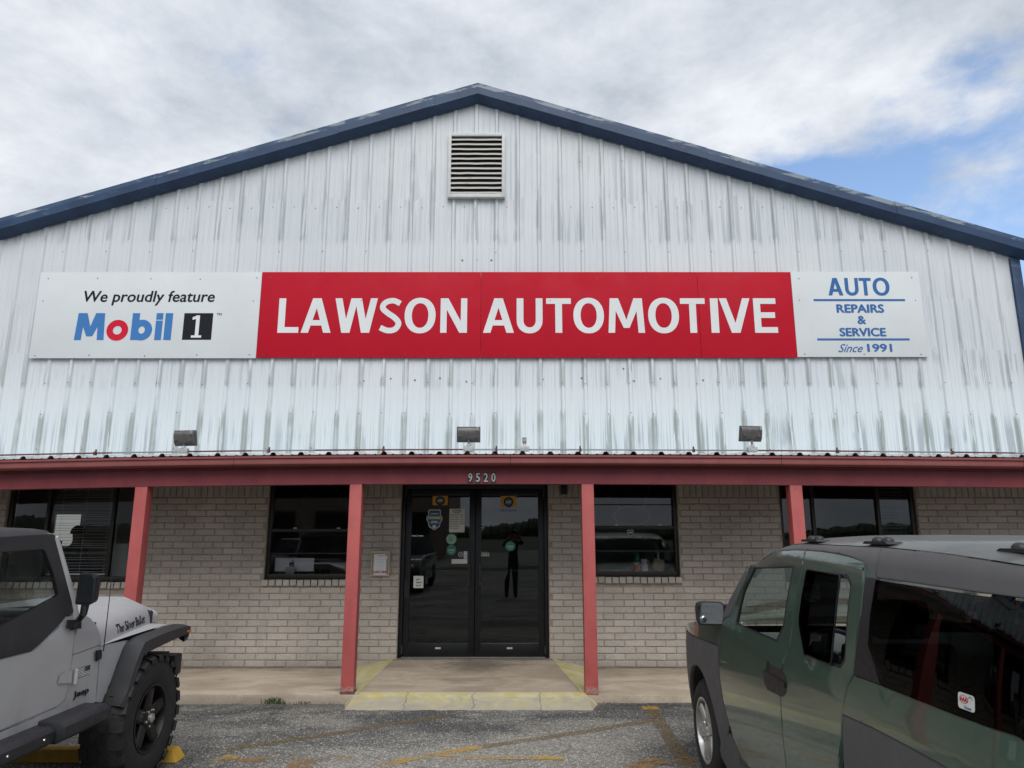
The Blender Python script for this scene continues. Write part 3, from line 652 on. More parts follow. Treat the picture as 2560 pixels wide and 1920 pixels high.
# porch roof sheets
RY0 = GY + 0.02; rz0 = gt + 0.012; RY1 = 9.40; rz1 = onY(1280, 1128, 9.42)[1] - 0.09
xr0 = onY(1168, 1133, RY0)[0]
pribs = [xr0 + 0.305 * k for k in range(-32, 32)]
def rprof(xa, xb):
    pts = []
    for r in pribs:
        for dx, dz in ((-0.110, 0), (-0.104, 0.006), (-0.090, 0.006), (-0.084, 0), (-0.038, 0), (-0.016, 0.030), (0.016, 0.030), (0.038, 0), (0.084, 0), (0.090, 0.006), (0.104, 0.006), (0.110, 0)):
            if xa < r + dx < xb: pts.append((r + dx, dz))
    return [(xa, 0)] + pts + [(xb, 0)]
x = xr0 - 0.1525 - 0.915 * 9; i = 0
while x < PXR:
    pr = rprof(x, x + 0.915); jy = rr.uniform(-.008, .008); up = 0.0015 * (i % 2)
    MB().grid([[(a, RY0 + jy, rz0 + d + up + bow(a)) for a, d in pr], [(a, RY1, rz1 + d + up + bow(a) * .3) for a, d in pr]]).build('roof_sheet', SHEET, bld, 20)
    x += 0.915; i += 1
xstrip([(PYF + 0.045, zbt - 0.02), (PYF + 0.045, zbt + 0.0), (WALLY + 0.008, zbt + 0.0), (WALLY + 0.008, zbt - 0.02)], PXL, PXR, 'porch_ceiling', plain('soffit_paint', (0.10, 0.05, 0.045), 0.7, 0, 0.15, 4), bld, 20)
# closes the wedge above the ceiling at the ends
POSTX = [onY(349.5, 1250, PY)[0], onZ(862, 1741, .08)[0], onZ(1480, 1736, .08)[0], onY(1993, 1250, PY)[0]]
for i, xp in enumerate(POSTX):
    w = 0.068; ylo = PY + 0.003
    p = MB().box(xp - w, xp + w, ylo, ylo + 0.137, 0.105 if i == 1 else 0.079, zb + bow(xp) + 0.001)
    po = p.build('porch_post', RED, bld, 30, 0.007)
    if i == 1: boxobj('post_base', xp - w - .004, xp + w + .004, ylo - .003, ylo + 0.14, 0.0805, 0.108, plain('rusty_base', (0.16, 0.06, 0.05), 0.8, 0.2, 0.35, 30), po)
# ---------------------------------------------------------------- windows
BLIND = plain('blind_slat', (0.80, 0.80, 0.77), 0.5, 0, 0.05)
def window(x0, x1, z0, z1, vbars=(), hbars=(), thin=(), label=None, pane=WGLASS):
    y0, y1 = WALLY + 0.045, WALLY + 0.115; f = 0.045
    w = MB().box(x0, x0 + f, y0, y1, z0, z1).box(x1 - f, x1, y0, y1, z0, z1).box(x0 + f, x1 - f, y0, y1, z1 - f, z1).box(x0 + f, x1 - f, y0 - 0.012, y1, z0, z0 + f + 0.02).build('window', BRONZE, bld, 30, 0.004)
    if label: w['label'] = label
    cx_ = [x0 + f] + [x0 + (x1 - x0) * q for q in vbars] + [x1 - f]; cz = [z0 + f + .02] + [z0 + (z1 - z0) * q for q in hbars] + [z1 - f]
    for q in vbars: boxobj('mullion', x0 + (x1 - x0) * q - 0.022, x0 + (x1 - x0) * q + 0.022, y0 + 0.006, y1 - 0.01, z0 + f + .02, z1 - f, BRONZE, w, 0.003)
    for q in hbars: boxobj('meeting_rail', x0 + f, x1 - f, y0 + 0.008, y1 - 0.012, z0 + (z1 - z0) * q - 0.020, z0 + (z1 - z0) * q + 0.020, BRONZE, w, 0.003)
    for q in thin: boxobj('glazing_bar', x0 + f, x1 - f, y0 + 0.022, y0 + 0.036, z0 + (z1 - z0) * q - 0.007, z0 + (z1 - z0) * q + 0.007, BRONZE, w, 0.002)
    rp = random.Random(int(x0 * 100))
    for i in range(len(cx_) - 1):
        for j in range(len(cz) - 1):
            yy = y0 + (0.044 if (i + j) % 2 else 0.034); a = rp.uniform(-.0016, .0016); b = rp.uniform(-.0016, .0016)
            MB().add([(cx_[i], yy - a - b, cz[j]), (cx_[i + 1], yy + a - b, cz[j]), (cx_[i + 1], yy + a + b, cz[j + 1]), (cx_[i], yy - a + b, cz[j + 1])], [(0, 1, 2, 3)]).build('pane', pane, w, None)
    return w
fx = lambda px, py, w: (onY(px, py, WALLY)[0] - w[0]) / (w[1] - w[0])
WGLASS1 = glass('office_glass', (0.88, 0.89, 0.90), 0.45, 1.52)
WN1 = window(w1[0], w1[1], w1[2], ZH, [fx(113, 1280, w1), fx(278, 1280, w1)], pane=WGLASS1, label='wide slider window with white blinds behind the silver car')
zf = lambda py, w: (onY(1280, py, WALLY)[1] - w[2]) / (ZH - w[2])
WN2 = window(w2[0], w2[1], w2[2], ZH, (), [zf(1326, w2)], [zf(1268, w2), zf(1384, w2)], 'window left of the doors with a computer inside')
WN3 = window(w3[0], w3[1], w3[2], ZH, (), [zf(1318, w3)], [zf(1261, w3), zf(1378, w3)], 'window right of the doors with mugs on its sill')
WN4 = window(w4[0], w4[1], w4[2], ZH, [fx(2036, 1260, w4), fx(2200, 1260, w4)], label='wide slider window above the green car')
LATCH = plain('latch_metal', (0.5, 0.5, 0.5), 0.4, 0.6)
for w, wn_ in ((w2, WN2), (w3, WN3)):
    zr = w[2] + (ZH - w[2]) * (zf(1326, w2) if w is w2 else zf(1318, w3)) + 0.020
    for u in (0.30, 0.80): boxobj('sash_latch', w[0] + (w[1] - w[0]) * u - .022, w[0] + (w[1] - w[0]) * u + .022, WALLY + 0.070, WALLY + 0.090, zr, zr + 0.016, LATCH, wn_, 0.004)
BLIND2 = plain('blind_slat_dimmed', (0.16, 0.16, 0.155), 0.6, 0, 0.05)  # darker copy of the slat colour, dimness of the right pane painted in
def blinds(x0, x1, z0, z1, y, win, tilt, label, st=0.037, BLIND=BLIND):
    b = thing('window_blind', ((x0 + x1) / 2, y, z0), label, 'blind', 'venetian blinds behind the slider windows')
    boxobj('head_rail', x0, x1, y - .02, y + .02, z1 - .05, z1, BLIND, b, 0.003); boxobj('bottom_rail', x0, x1, y - .013, y + .013, z0, z0 + .018, BLIND, b, 0.003)
    me = None; k = int((z1 - z0 - .08) / st)
    for i in range(k):
        zc = z0 + .04 + st * i
        if me is None:
            q = MB().box(x0 + .004, x1 - .004, -.0125, .0125, -.0006, .0006); me = bpy.data.meshes.new('slat'); me.from_pydata(q.v, [], q.f); me.materials.append(BLIND)
        o = bpy.data.objects.new('slat', me); COL.objects.link(o); o.location = (0, y, zc); o.rotation_euler = (tilt + rnd.uniform(-.05, .05), rnd.uniform(-.002, .002), 0); setparent(o, b)
    for u in (0.12, 0.5, 0.88): MB().tube([(x0 + (x1 - x0) * u, y + .001, z0), (x0 + (x1 - x0) * u, y + .001, z1)], 0.0012, 5).build('cord', BLIND, b, None)
    return b
blinds(onY(118, 1280, WALLY)[0], onY(276, 1280, WALLY)[0], w1[2] + .08, ZH - .03, WALLY + 0.16, WN1, 0.12, 'white venetian blind with level slats in the window behind the silver car')
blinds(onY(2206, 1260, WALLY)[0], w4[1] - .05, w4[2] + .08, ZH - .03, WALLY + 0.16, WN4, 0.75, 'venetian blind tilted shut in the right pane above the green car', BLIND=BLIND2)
# ---------------------------------------------------------------- rooms behind the glass
inn = MB().box(XL + .13, XR - .13, 14.0, 14.1, 0.19, 2.5).build('inner_wall', DARKIN, bld, None)
boxobj('partition', XL + .13, -4.2, 11.30, 11.38, 0.19, 2.49, DARKIN, bld)
for xx in (-4.15, -1.9, 0.95, 3.15): boxobj('partition', xx - .05, xx + .05, WALLY + 0.21, 14.0, 0.19, 2.49, DARKIN, bld)
boxobj('inner_floor', XL + .13, XR - .13, WALLY + 0.12, 14.1, 0.10, 0.184, DARKFL, bld)
boxobj('inner_ceiling', XL + .13, XR - .13, WALLY + 0.21, 14.1, 2.50, 2.56, DARKIN, bld)
# ---------------------------------------------------------------- double doors
DY = WALLY + 0.07
dr = MB().box(DX0, DX0 + .05, DY - .02, DY + .09, DZ0, ZH).box(DX1 - .05, DX1, DY - .02, DY + .09, DZ0, ZH).box(DX0 + .05, DX1 - .05, DY - .02, DY + .09, 2.31, ZH).build('door_frame', BLACKM, bld, 30, 0.004)
boxobj('threshold', DX0 + .05, DX1 - .05, DY - .05, DY + .08, DZ0 - 0.002, DZ0 + .014, plain('threshold_metal', (0.20, 0.20, 0.19), 0.45, 0.6), dr, 0.004)
mid = (DX0 + DX1) / 2 + 0.008
HANDLE = plain('handle_bronze', (0.08, 0.075, 0.07), 0.35, 0.7)
door = []
for i, (a, b) in enumerate(((DX0 + .054, mid - .004), (mid + .004, DX1 - .054))):
    z0, z1 = DZ0 + .02, 2.306; st = 0.075
    d = MB().box(a, a + st, DY, DY + .045, z0, z1).box(b - st, b, DY, DY + .045, z0, z1).box(a + st, b - st, DY, DY + .045, z1 - .09, z1).box(a + st, b - st, DY, DY + .045, z0, z0 + .155).build('door', BLACKM, bld, 30, 0.004)
    d['label'] = 'left glazed black door with papers and stickers' if i == 0 else 'right glazed black door with a green round sticker'
    MB().add([(a + st, DY + .022, z0 + .155), (b - st, DY + .022 + (.002 if i else 0), z0 + .155), (b - st, DY + .022, z1 - .09), (a + st, DY + .024, z1 - .09)], [(0, 1, 2, 3)]).build('pane', DGLASS, d, None)
    hx = b - st + .005 if i == 0 else a + st - .005
    hz0, hz1 = onY(1280, 1464, WALLY)[1], onY(1280, 1411, WALLY)[1]
    for dx in (-.009, .009): MB().tube([(hx + dx, DY - .05, hz0), (hx + dx, DY - .05, hz1)], 0.006, 8).build('handle', HANDLE, d)
    MB().box(hx - .014, hx + .014, DY - .05, DY, hz0 + .01, hz0 + .03).box(hx - .014, hx + .014, DY - .05, DY, hz1 - .03, hz1 - .01).build('handle_mount', HANDLE, d)
    boxobj('push_bar', a + st, b - st, DY + .055, DY + .085, 1.232, 1.262, HANDLE, d, 0.004)
    boxobj('lock_plate', (a + b) / 2 - .035, (a + b) / 2 + .035, DY - .003, DY, z0 + .085, z0 + .107, GALV, d)
    for zz_ in (z0 + .03, z1 - .1): MB().tube([((a - .004) if i == 0 else (b + .004), DY - .012, zz_), ((a - .004) if i == 0 else (b + .004), DY - .012, zz_ + .10)], 0.012, 8).build('hinge', HANDLE, d)
    door.append(d)
ks = onY(1016, 1454, WALLY)
MB().prism(fillet([(ks[0] - .035, 1.02 - .11, .0), (ks[0] + .028, 1.02 - .11, .05), (ks[0] + .028, 1.02 + .11, .05), (ks[0] - .035, 1.02 + .11, .0)]), lambda u, v, d: (u, d, v), DY - .006, DY + .0195).build('key_slot', plain('slot_black', (0.004, 0.004, 0.004), 0.5), door[0], 30)
# ================================================================ lettering
def ribbon(pts, t):
    P = [Vector(p) for p in pts]; l, r = [], []
    for i, p in enumerate(P):
        d = (P[min(i + 1, len(P) - 1)] - P[max(i - 1, 0)]).normalized(); nn = Vector((-d.y, d.x)); tt = t[i] if isinstance(t, list) else t
        l.append(p + nn * tt / 2); r.append(p - nn * tt / 2)
    return [[tuple(l[i]), tuple(l[i + 1]), tuple(r[i + 1]), tuple(r[i])] for i in range(len(P) - 1)]
def sup(c, r, e, q):
    return c + r * math.copysign(abs(q) ** (2 / e), q)
def ring(cx, cy, rx, ry, tx, ty, a0=0, a1=360, n=36, e=2.15):
    out = []; pts = []
    for i in range(n + 1):
        a = R(a0 + (a1 - a0) * i / n); c, s_ = math.cos(a), math.sin(a)
        pts.append(((sup(cx, rx, e, c), sup(cy, ry, e, s_)), (sup(cx, rx - tx, e, c), sup(cy, ry - ty, e, s_))))
    for i in range(n): out.append([pts[i][0], pts[i + 1][0], pts[i + 1][1], pts[i][1]])
    return out
def glyph(ch, w, t):
    """list of pieces, each a list of polygons, cap height 1"""
    rect = lambda a, b, c, d: [[(a, c), (b, c), (b, d), (a, d)]]
    h = t * 0.86
    if ch == 'L': return [rect(0, t, 0, 1), rect(t, w, 0, h)]
    if ch == 'T': return [rect(0, w, 1 - h, 1), rect(w / 2 - t / 2, w / 2 + t / 2, 0, 1 - h)]
    if ch == 'I': return [rect(0, w, 0, 1)]
    if ch == 'E': return [rect(0, t, 0, 1), rect(t, w, 0, h), rect(t, w * 0.92, .5 - h / 2 + .01, .5 + h / 2 + .01), rect(t, w * 0.98, 1 - h, 1)]
    if ch in 'AV':
        t1, ta = t * 1.08, t * 1.25; k = w / 2 - ta / 2; yi = (w / 2 - t1) / k
        lg = [(0, 0), (t1, 0), (w / 2, yi), (w / 2, 1), (w / 2 - ta / 2, 1)]
        ps = [[lg], [[(w - a, b) for a, b in lg]]]
        if ch == 'A':
            y0, y1 = .21, .21 + h * .95; ps.append([[(t1 + k * y0 - .02, y0), (w - t1 - k * y0 + .02, y0), (w - t1 - k * y1 + .02, y1), (t1 + k * y1 - .02, y1)]])
        else: ps = [[[(a, 1 - b) for a, b in q] for q in p] for p in ps]
        return ps
    if ch == 'W':
        a = glyph('V', w * .54, t * .95); return a + [[[(x + w * .46, y) for x, y in q] for q in p] for p in a]
    if ch == 'N':
        return [rect(0, t * .92, 0, 1), rect(w - t * .92, w, 0, 1), [[(0, 1), (t * 1.12, 1), (w, 0), (w - t * 1.12, 0)]]]
    if ch == 'M':
        m = t * .95; a = [[(0, 0), (m, 0), (m + .055, 1), (.055, 1)]]; d = [[(.055, 1), (.055 + t * 1.25, 1), (w / 2 + t * .42, .14), (w / 2 - t * .42, .14)]]
        mi = lambda q: [[(w - x, y) for x, y in p] for p in q]
        return [a, mi(a), d, mi(d)]
    if ch == 'U': return [rect(0, t, .36, 1), rect(w - t, w, .36, 1), ring(w / 2, .37, w / 2, .385, t, t * .9, 180, 360, 20)]
    if ch == 'O': return [ring(w / 2, .5, w / 2, .516, t * 1.06, t * .84)]
    if ch == 'S':
        sk = smoothline([(w * .90, .845), (w * .60, .932), (w * .26, .875), (w * .145, .72), (w * .36, .575), (w * .66, .44), (w * .85, .275), (w * .70, .10), (w * .38, .066), (w * .06, .150)], 4)
        return [ribbon(sk, h * .98)]
    if ch == 'o': return [ring(w / 2, w / 2, w / 2, w / 2, t, t, e=2.0)]
    if ch == 'b': return [rect(0, t, 0, 1), ring(w / 2, .37, w / 2, .385, t, t * .95, e=2.0)]
    if ch == 'i': return [rect(0, w, 0, .72), rect(0, w, .76, 1)]
    if ch == 'l': return [rect(0, w, 0, 1)]
    if ch == '1': return [rect(w * .38, w * .72, 0, 1), rect(0.02, w, 0, .10), [[(w * .05, .80), (w * .38, .84), (w * .38, 1), (w * .30, .96), (w * .05, .92)]]]
    return []
def letters(items, zb, zt, y, mat, parent, t, name='lettering'):
    """items: (char, x0, x1); every piece sits a hair above the one before so that none share a plane"""
    mb = MB(); hgt = zt - zb; k = 0
    for ch, x0, x1 in items:
        for piece in glyph(ch, (x1 - x0) / hgt, t):
            k += 1
            for pg in piece: mb.prism(pg, lambda u, v, d: (x0 + u * hgt, d, zb + v * hgt), y, y - 0.002 - 0.00022 * (k % 5))
    return mb.build(name, mat, parent, None)
def text_mesh(body, shear=0.0, space=1.0, res=3):
    c = bpy.data.curves.new('t', 'FONT'); c.body = body; c.shear = shear; c.space_character = space; c.resolution_u = res; c.align_x = 'LEFT'
    o = bpy.data.objects.new('t', c); COL.objects.link(o)
    me = bpy.data.meshes.new_from_object(o); vs = [v.co.copy() for v in me.vertices]; fs = [tuple(p.vertices) for p in me.polygons]
    bpy.data.meshes.remove(me); bpy.data.objects.remove(o); bpy.data.curves.remove(c); return vs, fs
def text(body, fn, mat, parent, box, bold=0.0, shear=0.0, name='lettering', space=1.0, lift=0.0012):
    """fit a line of text to box (u0, u1, v0, v1); fn(u, v, d) places it, d is the height above the surface"""
    vs, fs = text_mesh(body, shear, space); mb = MB()
    x0 = min(v.x for v in vs); x1 = max(v.x for v in vs); y0 = min(v.y for v in vs); y1 = max(v.y for v in vs)
    u0, u1, v0, v1 = box; b = bold * (v1 - v0)
    lay = [(0, 0)] if not bold else [(-b, 0), (b, 0), (0, b * .7), (0, -b * .7), (0, 0)]
    for i, (du, dv) in enumerate(lay):
        mb.add([fn(u0 + b + (v.x - x0) / (x1 - x0) * (u1 - u0 - 2 * b) + du, v0 + b * .7 + (v.y - y0) / (y1 - y0) * (v1 - v0 - 1.4 * b) + dv, lift + 0.00025 * i) for v in vs], fs)
    return mb.build(name, mat, parent, None, recalc=False)
def wallfn(Y): return lambda u, v, d: (u, Y - d, v)
# ================================================================ sign boards
def satin(name, c, rough=0.6, var=0.04): return plain(name, c, rough, 0, var, 1.5, spec=0.15)
SWHITE = satin('sign_white', (0.635, 0.67, 0.68)); SRED = satin('sign_red', (0.455, 0.006, 0.022)); SBLUE = satin('sign_blue', (0.055, 0.19, 0.46))
SBLK = satin('sign_black', (0.012, 0.014, 0.02)); SBLUE2 = satin('sign_dark_blue', (0.045, 0.14, 0.36)); SRED2 = satin('sign_letter_red', (0.58, 0.012, 0.04)); SLET = satin('sign_letter_white', (0.69, 0.71, 0.715))
SY = WALLY - 0.036                                                     # back of the boards, on the ribs
FY = SY - 0.016                                                        # face
c6 = lambda x, y: onY(x / 1.728, 640 + y / 1.728, FY)
c7 = lambda x, y: onY(1280 + x / 1.728, 640 + y / 1.728, FY)
SZ0, SZ1 = 4.066, 5.300
xs0, xs1, xs2, xs3, xs4, xs5 = -6.585, -3.487, -0.43, 2.585, 3.892, 5.680
SCREW = plain('sign_screws', (0.12, 0.12, 0.13), 0.5, 0.5)
def board(x0, x1, z0, z1, mat, name, label, cat, group=None, panels=None):
    t = thing(name, ((x0 + x1) / 2, SY, z0), label, cat, group); pn = panels or [(x0, x1)]
    for i, (a, b) in enumerate(pn): MB().box(a, b - (0.004 if b != x1 else 0), FY - 0.0006 * (i % 2), SY, z0, z1).build('sign_panel', mat, t, 30, 0.0015)
    sc = MB(); rr = random.Random(int(x0 * 10))
    n = max(2, int((x1 - x0) / 0.62))
    for i in range(n + 1):
        xx = x0 + 0.09 + (x1 - x0 - 0.18) * i / n
        for zz_ in (z0 + 0.04, z1 - 0.09):
            sc.lathe([(0.008, 0), (0.008, -.003), (0.004, -.005)], (xx + rr.uniform(-.04, .04), FY - .0008, zz_ + rr.uniform(-.012, .012)), (0, 1, 0), 8)
        if i % 2 == 0: sc.lathe([(0.007, 0), (0.007, -.003), (0.004, -.005)], (xx, FY - .0008, z0 + (z1 - z0) * .66), (0, 1, 0), 8)
    tag(sc.build('screws', SCREW, t, None), None, kind='stuff'); return t
bL = board(xs0, xs1 - 0.004, SZ0, SZ1, SWHITE, 'sign_board', 'white sign board with blue, red and black oil brand lettering', 'sign')
bM = board(xs1, xs4 - 0.004, SZ0 + 0.008, SZ1 + 0.004, SRED, 'sign_board', 'long red sign board with large white shop name', 'sign', None, [(xs1, xs2), (xs2, xs3), (xs3, xs4 - 0.004)])
bR = board(xs4, xs5, SZ0 + 0.018, SZ1 + 0.008, SWHITE, 'sign_board', 'white sign board with blue repairs and service lettering', 'sign')
lx6 = lambda a, b: (c6(a, 256)[0], c6(b, 256)[0]); lx7 = lambda a, b: (c7(a, 256)[0], c7(b, 256)[0])
it = [(c, *lx6(a, b)) for c, a, b in (('L', 1203, 1293), ('A', 1303, 1432), ('W', 1446, 1630), ('S', 1638, 1738), ('O', 1748, 1882), ('N', 1903, 2018), ('A', 2087, 2220))]
it += [(c, *lx7(a, b)) for c, a, b in (('U', 20, 132), ('T', 148, 255), ('O', 265, 397), ('M', 415, 572), ('O', 588, 721), ('T', 728, 835), ('I', 858, 892), ('V', 897, 1030), ('E', 1045, 1144))]
letters(it, c7(100, 332)[1], c7(100, 183)[1], FY - .0008, SLET, bM, 0.19)
# left board
wf = wallfn(FY - .0008)
a, b = c6(357, 214), c6(931, 150); text('We proudly feature', wf, SBLK, bL, (a[0], b[0], a[1], b[1]), 0.02, 0.13)
zb, zt = c6(400, 363)[1], c6(400, 247)[1]; hh = zt - zb
letters([('M', *lx6(333, 460))], zb, zt, FY - .0008, SBLUE, bL, 0.255)
o0, o1 = lx6(468, 561); letters([('o', o0, o1)], zb - .01, zb - .01 + hh, FY - .0008, SRED2, bL, 0.23)
letters([('b', *lx6(574, 664)), ('i', *lx6(677, 706)), ('l', *lx6(716, 748))], zb, zt, FY - .0008, SBLUE, bL, 0.26)
a, b = c6(786, 362), c6(922, 247)
MB().box(a[0], b[0], FY - .0022, FY - .0006, a[1], b[1]).build('number_block', SBLK, bL, None)
o0, o1 = lx6(832, 878); letters([('1', o0, o1)], c6(850, 353)[1], c6(850, 257)[1], FY - .0024, SLET, bL, 0.2)
a, b = c6(936, 257), c6(958, 247); text('TM', wf, SBLK, bL, (a[0], b[0], a[1], b[1]), 0.03)
# right board
letters([(c, c7(p, 132)[0], c7(q, 132)[0]) for c, p, q in (('A', 1364, 1428), ('U', 1438, 1496), ('T', 1500, 1552), ('O', 1558, 1630))], c7(1500, 170)[1], c7(1500, 95)[1], FY - .0008, SBLUE2, bR, 0.19)
for s_, bx in (('REPAIRS', (1403, 1605, 246, 208)), ('&', (1493, 1527, 295, 258)), ('SERVICE', (1416, 1614, 348, 310)), ('1991', (1536, 1640, 415, 379))):
    a, b = c7(bx[0], bx[2]), c7(bx[1], bx[3]); text(s_, wf, SBLUE2, bR, (a[0], b[0], a[1], b[1]), 0.06)
a, b = c7(1410, 416), c7(1514, 380); text('Since', wf, SBLUE2, bR, (a[0], b[0], a[1], b[1]), 0.012, 0.5)
for bx in ((1303, 1697, 195, 186), (1319, 1717, 365, 356)):
    a, b = c7(bx[0], bx[2]), c7(bx[1], bx[3]); MB().box(a[0], b[0], FY - .002, FY - .0006, a[1], b[1]).build('rule_line', SBLUE2, bR, None)
# ================================================================ house number
PLATE = plain('plate_black', (0.012, 0.008, 0.010), 0.45); SILV = plain('digit_silver', (0.42, 0.42, 0.42), 0.42, 0.2)
c5 = lambda x, y: onY(1110 + x / 6.9125, 1050 + y / 6.9125, PY - .003)
for dg, p, q, pos in (('9', 408, 500, 'leftmost'), ('5', 540, 632, 'second'), ('2', 675, 770, 'third'), ('0', 808, 900, 'rightmost')):
    a, b = c5(p, 1088), c5(q, 903); t = thing('number_plate', ((a[0] + b[0]) / 2, PY, a[1]), f'black plate with silver digit {dg}, {pos} on the red beam', 'house number', 'house number plates on the beam')
    boxobj('plate', a[0], b[0], PY - .005, PY - .0006, a[1], b[1], PLATE, t)
    w = (b[0] - a[0]); text(dg, wallfn(PY - .0052), SILV, t, (a[0] + w * .12, b[0] - w * .10, a[1] + .012, b[1] - .010), 0.018, 0, 'digit')
# ================================================================ flood lights, sensor, conduit
LAMP = plain('lamp_housing', (0.125, 0.12, 0.12), 0.5, 0.2, 0.25, 25); LAMPB = plain('lamp_box_grey', (0.40, 0.415, 0.41), 0.5, 0.2, 0.1, 15)
CY = RY0 + 0.085
def csurf(x): return rz0 + 0.030 + bow(x) + 0.011
def flood(px, py, yaw, label):
    xx, zc = onY(px, py, CY); zs = csurf(xx); t = thing('flood_light', (xx, CY, zs), label, 'flood light', 'flood lights along the porch roof')
    M = Matrix.Translation((xx, CY, zc)) @ Matrix.Rotation(yaw, 4, 'Z') @ Matrix.Rotation(R(14), 4, 'X')
    w, h = 0.120, 0.078; mb = MB(); rows = []
    for i in range(9):
        q = -1 + 2 * i / 8; bulge = 0.032 * (1 - q ** 6 * .8); rows.append([M @ Vector((s_ * w, -bulge + 0.01, q * h)) for s_ in (-1, 1)])
    rows.append([M @ Vector((s_ * w, 0.02, h)) for s_ in (-1, 1)]); rows.insert(0, [M @ Vector((s_ * w, 0.02, -h)) for s_ in (-1, 1)])
    mb.grid(rows); nR = len(rows); mb.f.append(tuple(2 * i for i in range(nR))); mb.f.append(tuple(2 * i + 1 for i in range(nR - 1, -1, -1)))
    mb.build('housing', LAMP, t, 40)
    for k in range(9):
        u = -w * .86 + 2 * w * .86 * k / 8; fin = []
        for i in range(9):
            q = -1 + 2 * i / 8; bl = 0.032 * (1 - q ** 6 * .8) + 0.0045; fin.append([M @ Vector((u + s_ * .0022, -bl + 0.01, q * h * .97)) for s_ in (-1, 1)])
        f = MB().grid(fin); f.build('fin', LAMP, t, None)
    MB().box(-w - .012, w + .012, 0.012, 0.034, -h - .010, h + .010, M).build('rim', LAMP, t, 30, 0.004)
    boxobj_m('clip', (w * .72, w * .88, -0.030, 0.0, h * .62, h + .016), M, LAMPB, t)
    boxobj_m('terminal', (w * .50, w * .80, -0.034, -0.020, -h * .42, -h * .12), M, LAMP, t); boxobj_m('terminal', (-w * .88, -w * .60, -0.034, -0.020, -h * .30, h * .0), M, LAMP, t)
    p0 = M @ Vector((0, -0.02, -h - .004)); top = Vector((xx, CY, zs + .082))
    MB().tube([p0 + Vector((0, 0, .02)), p0, (p0 + top) / 2 + Vector((0, -.004, 0)), top], [0.013, 0.014, 0.009, 0.012], 10).build('knuckle', LAMP, t)
    MB().lathe([(0.036, 0), (0.030, 0.006), (0.012, 0.026)], (xx, CY, zs + .056), (0, 0, 1), 14).build('cover', LAMPB, t)
    boxobj('junction_box', xx - .054, xx + .054, CY - .03, CY + .03, zs, zs + .056, LAMPB, t, 0.006)
    return t
def boxobj_m(n, b, M, mat, p): return MB().box(*b, M).build(n, mat, p, 30, 0.002)
flood(461.5, 1096, R(-9), 'grey ribbed flood light on the porch roof, leftmost of three')
flood(1171.5, 1087, R(2), 'grey ribbed flood light on the porch roof above the house number')
flood(1878, 1085, R(9), 'grey ribbed flood light on the porch roof, rightmost of three')
xx = onY(1311, 1100, CY)[0]; zs = csurf(xx)
t = thing('light_sensor', (xx, CY, zs), 'small grey light sensor on a box beside the middle flood light', 'sensor')
boxobj('junction_box', xx - .052, xx + .052, CY - .03, CY + .03, zs, zs + .052, LAMPB, t, 0.006)
MB().lathe([(0.026, 0), (0.010, 0.035)], (xx, CY, zs + .052), (0, 0, 1), 14).build('cover', LAMPB, t)
boxobj('sensor_head', xx - .023, xx + .023, CY - .018, CY + .02, zs + .087, zs + .155, plain('sensor_grey', (0.20, 0.215, 0.20), 0.6), t, 0.006)
MB().lathe([(0.011, 0), (0.010, .004)], (xx, CY - .018, zs + .121), (0, -1, 0), 14).build('lens', plain('sensor_lens', (0.45, 0.42, 0.34), 0.3), t)
cd = thing('conduit', (0, CY, csurf(0)), 'thin grey and red electrical conduit running along the porch roof edge', 'conduit')
PIPE_G = plain('pipe_grey', (0.24, 0.255, 0.255), 0.55, 0.2, 0.15, 8)
PIPE_R = plain('pipe_red', (0.10, 0.036, 0.034), 0.6, 0.1, 0.3, 12)
cxs = [-9.0, -6.1, -4.45, -3.62, -2.9, -2.2, -0.55, 0.10, 0.20, 2.72, 4.0, 4.9, 5.6, 8.0]
for i in range(len(cxs) - 1):
    a, b = cxs[i], cxs[i + 1]; k = 5
    MB().tube([(a + (b - a) * j / k, CY + .01, csurf(a + (b - a) * j / k) + .020) for j in range(k + 1)], 0.0085, 8).build('pipe', PIPE_G if i % 2 == 0 else PIPE_R, cd)
for px in (237, 671, 958, 1241, 1451, 1735, 2095, 2382):
    q = onY(px, 1130, CY)[0]; z0 = csurf(q)
    MB().box(q - .012, q + .012, CY - .012, CY + .03, z0 - .004, z0 + .034).box(q - .009, q + .009, CY + .016, CY + .026, z0 + .034, z0 + .062).build('strap', PIPE_R, cd, 30, 0.003)
# ================================================================ leaflet holder
CREAM = plain('cream_plastic', (0.44, 0.38, 0.28), 0.5, 0, 0.1, 14); PAPER = plain('paper', (0.72, 0.72, 0.74), 0.8, 0, 0.03)
INK = plain('ink', (0.04, 0.04, 0.045), 0.7); INKR = plain('ink_red', (0.42, 0.02, 0.03), 0.6); INKG = plain('ink_grey', (0.34, 0.34, 0.36), 0.7)
LY = WALLY - 0.004
c3 = lambda x, y: onY(900 + x / 11.06, 1350 + y / 11.06, LY - .03)
a, b = c3(290, 995), c3(835, 300); X0, X1, Z0_, Z1_ = a[0], b[0], a[1], b[1]
t = thing('leaflet_holder', ((X0 + X1) / 2, LY, Z0_), 'cream leaflet holder with red take one lettering beside the doors', 'leaflet holder')
boxobj('back_plate', X0, X1, LY - .012, LY, Z0_, Z1_, CREAM, t, 0.002)
for bx in ((X0, X0 + .014, Z0_, Z1_ - .03), (X1 - .014, X1, Z0_, Z1_ - .03)): boxobj('side_rail', bx[0], bx[1], LY - .045, LY - .012, bx[2], bx[3], CREAM, t, 0.002)
boxobj('top_lip', X0, X1, LY - .05, LY - .012, Z1_ - .03, Z1_, CREAM, t, 0.003)
boxobj('bottom_lip', X0 + .014, X1 - .014, LY - .045, LY - .012, Z0_, Z0_ + .016, CREAM, t, 0.002)
pw = X1 - X0
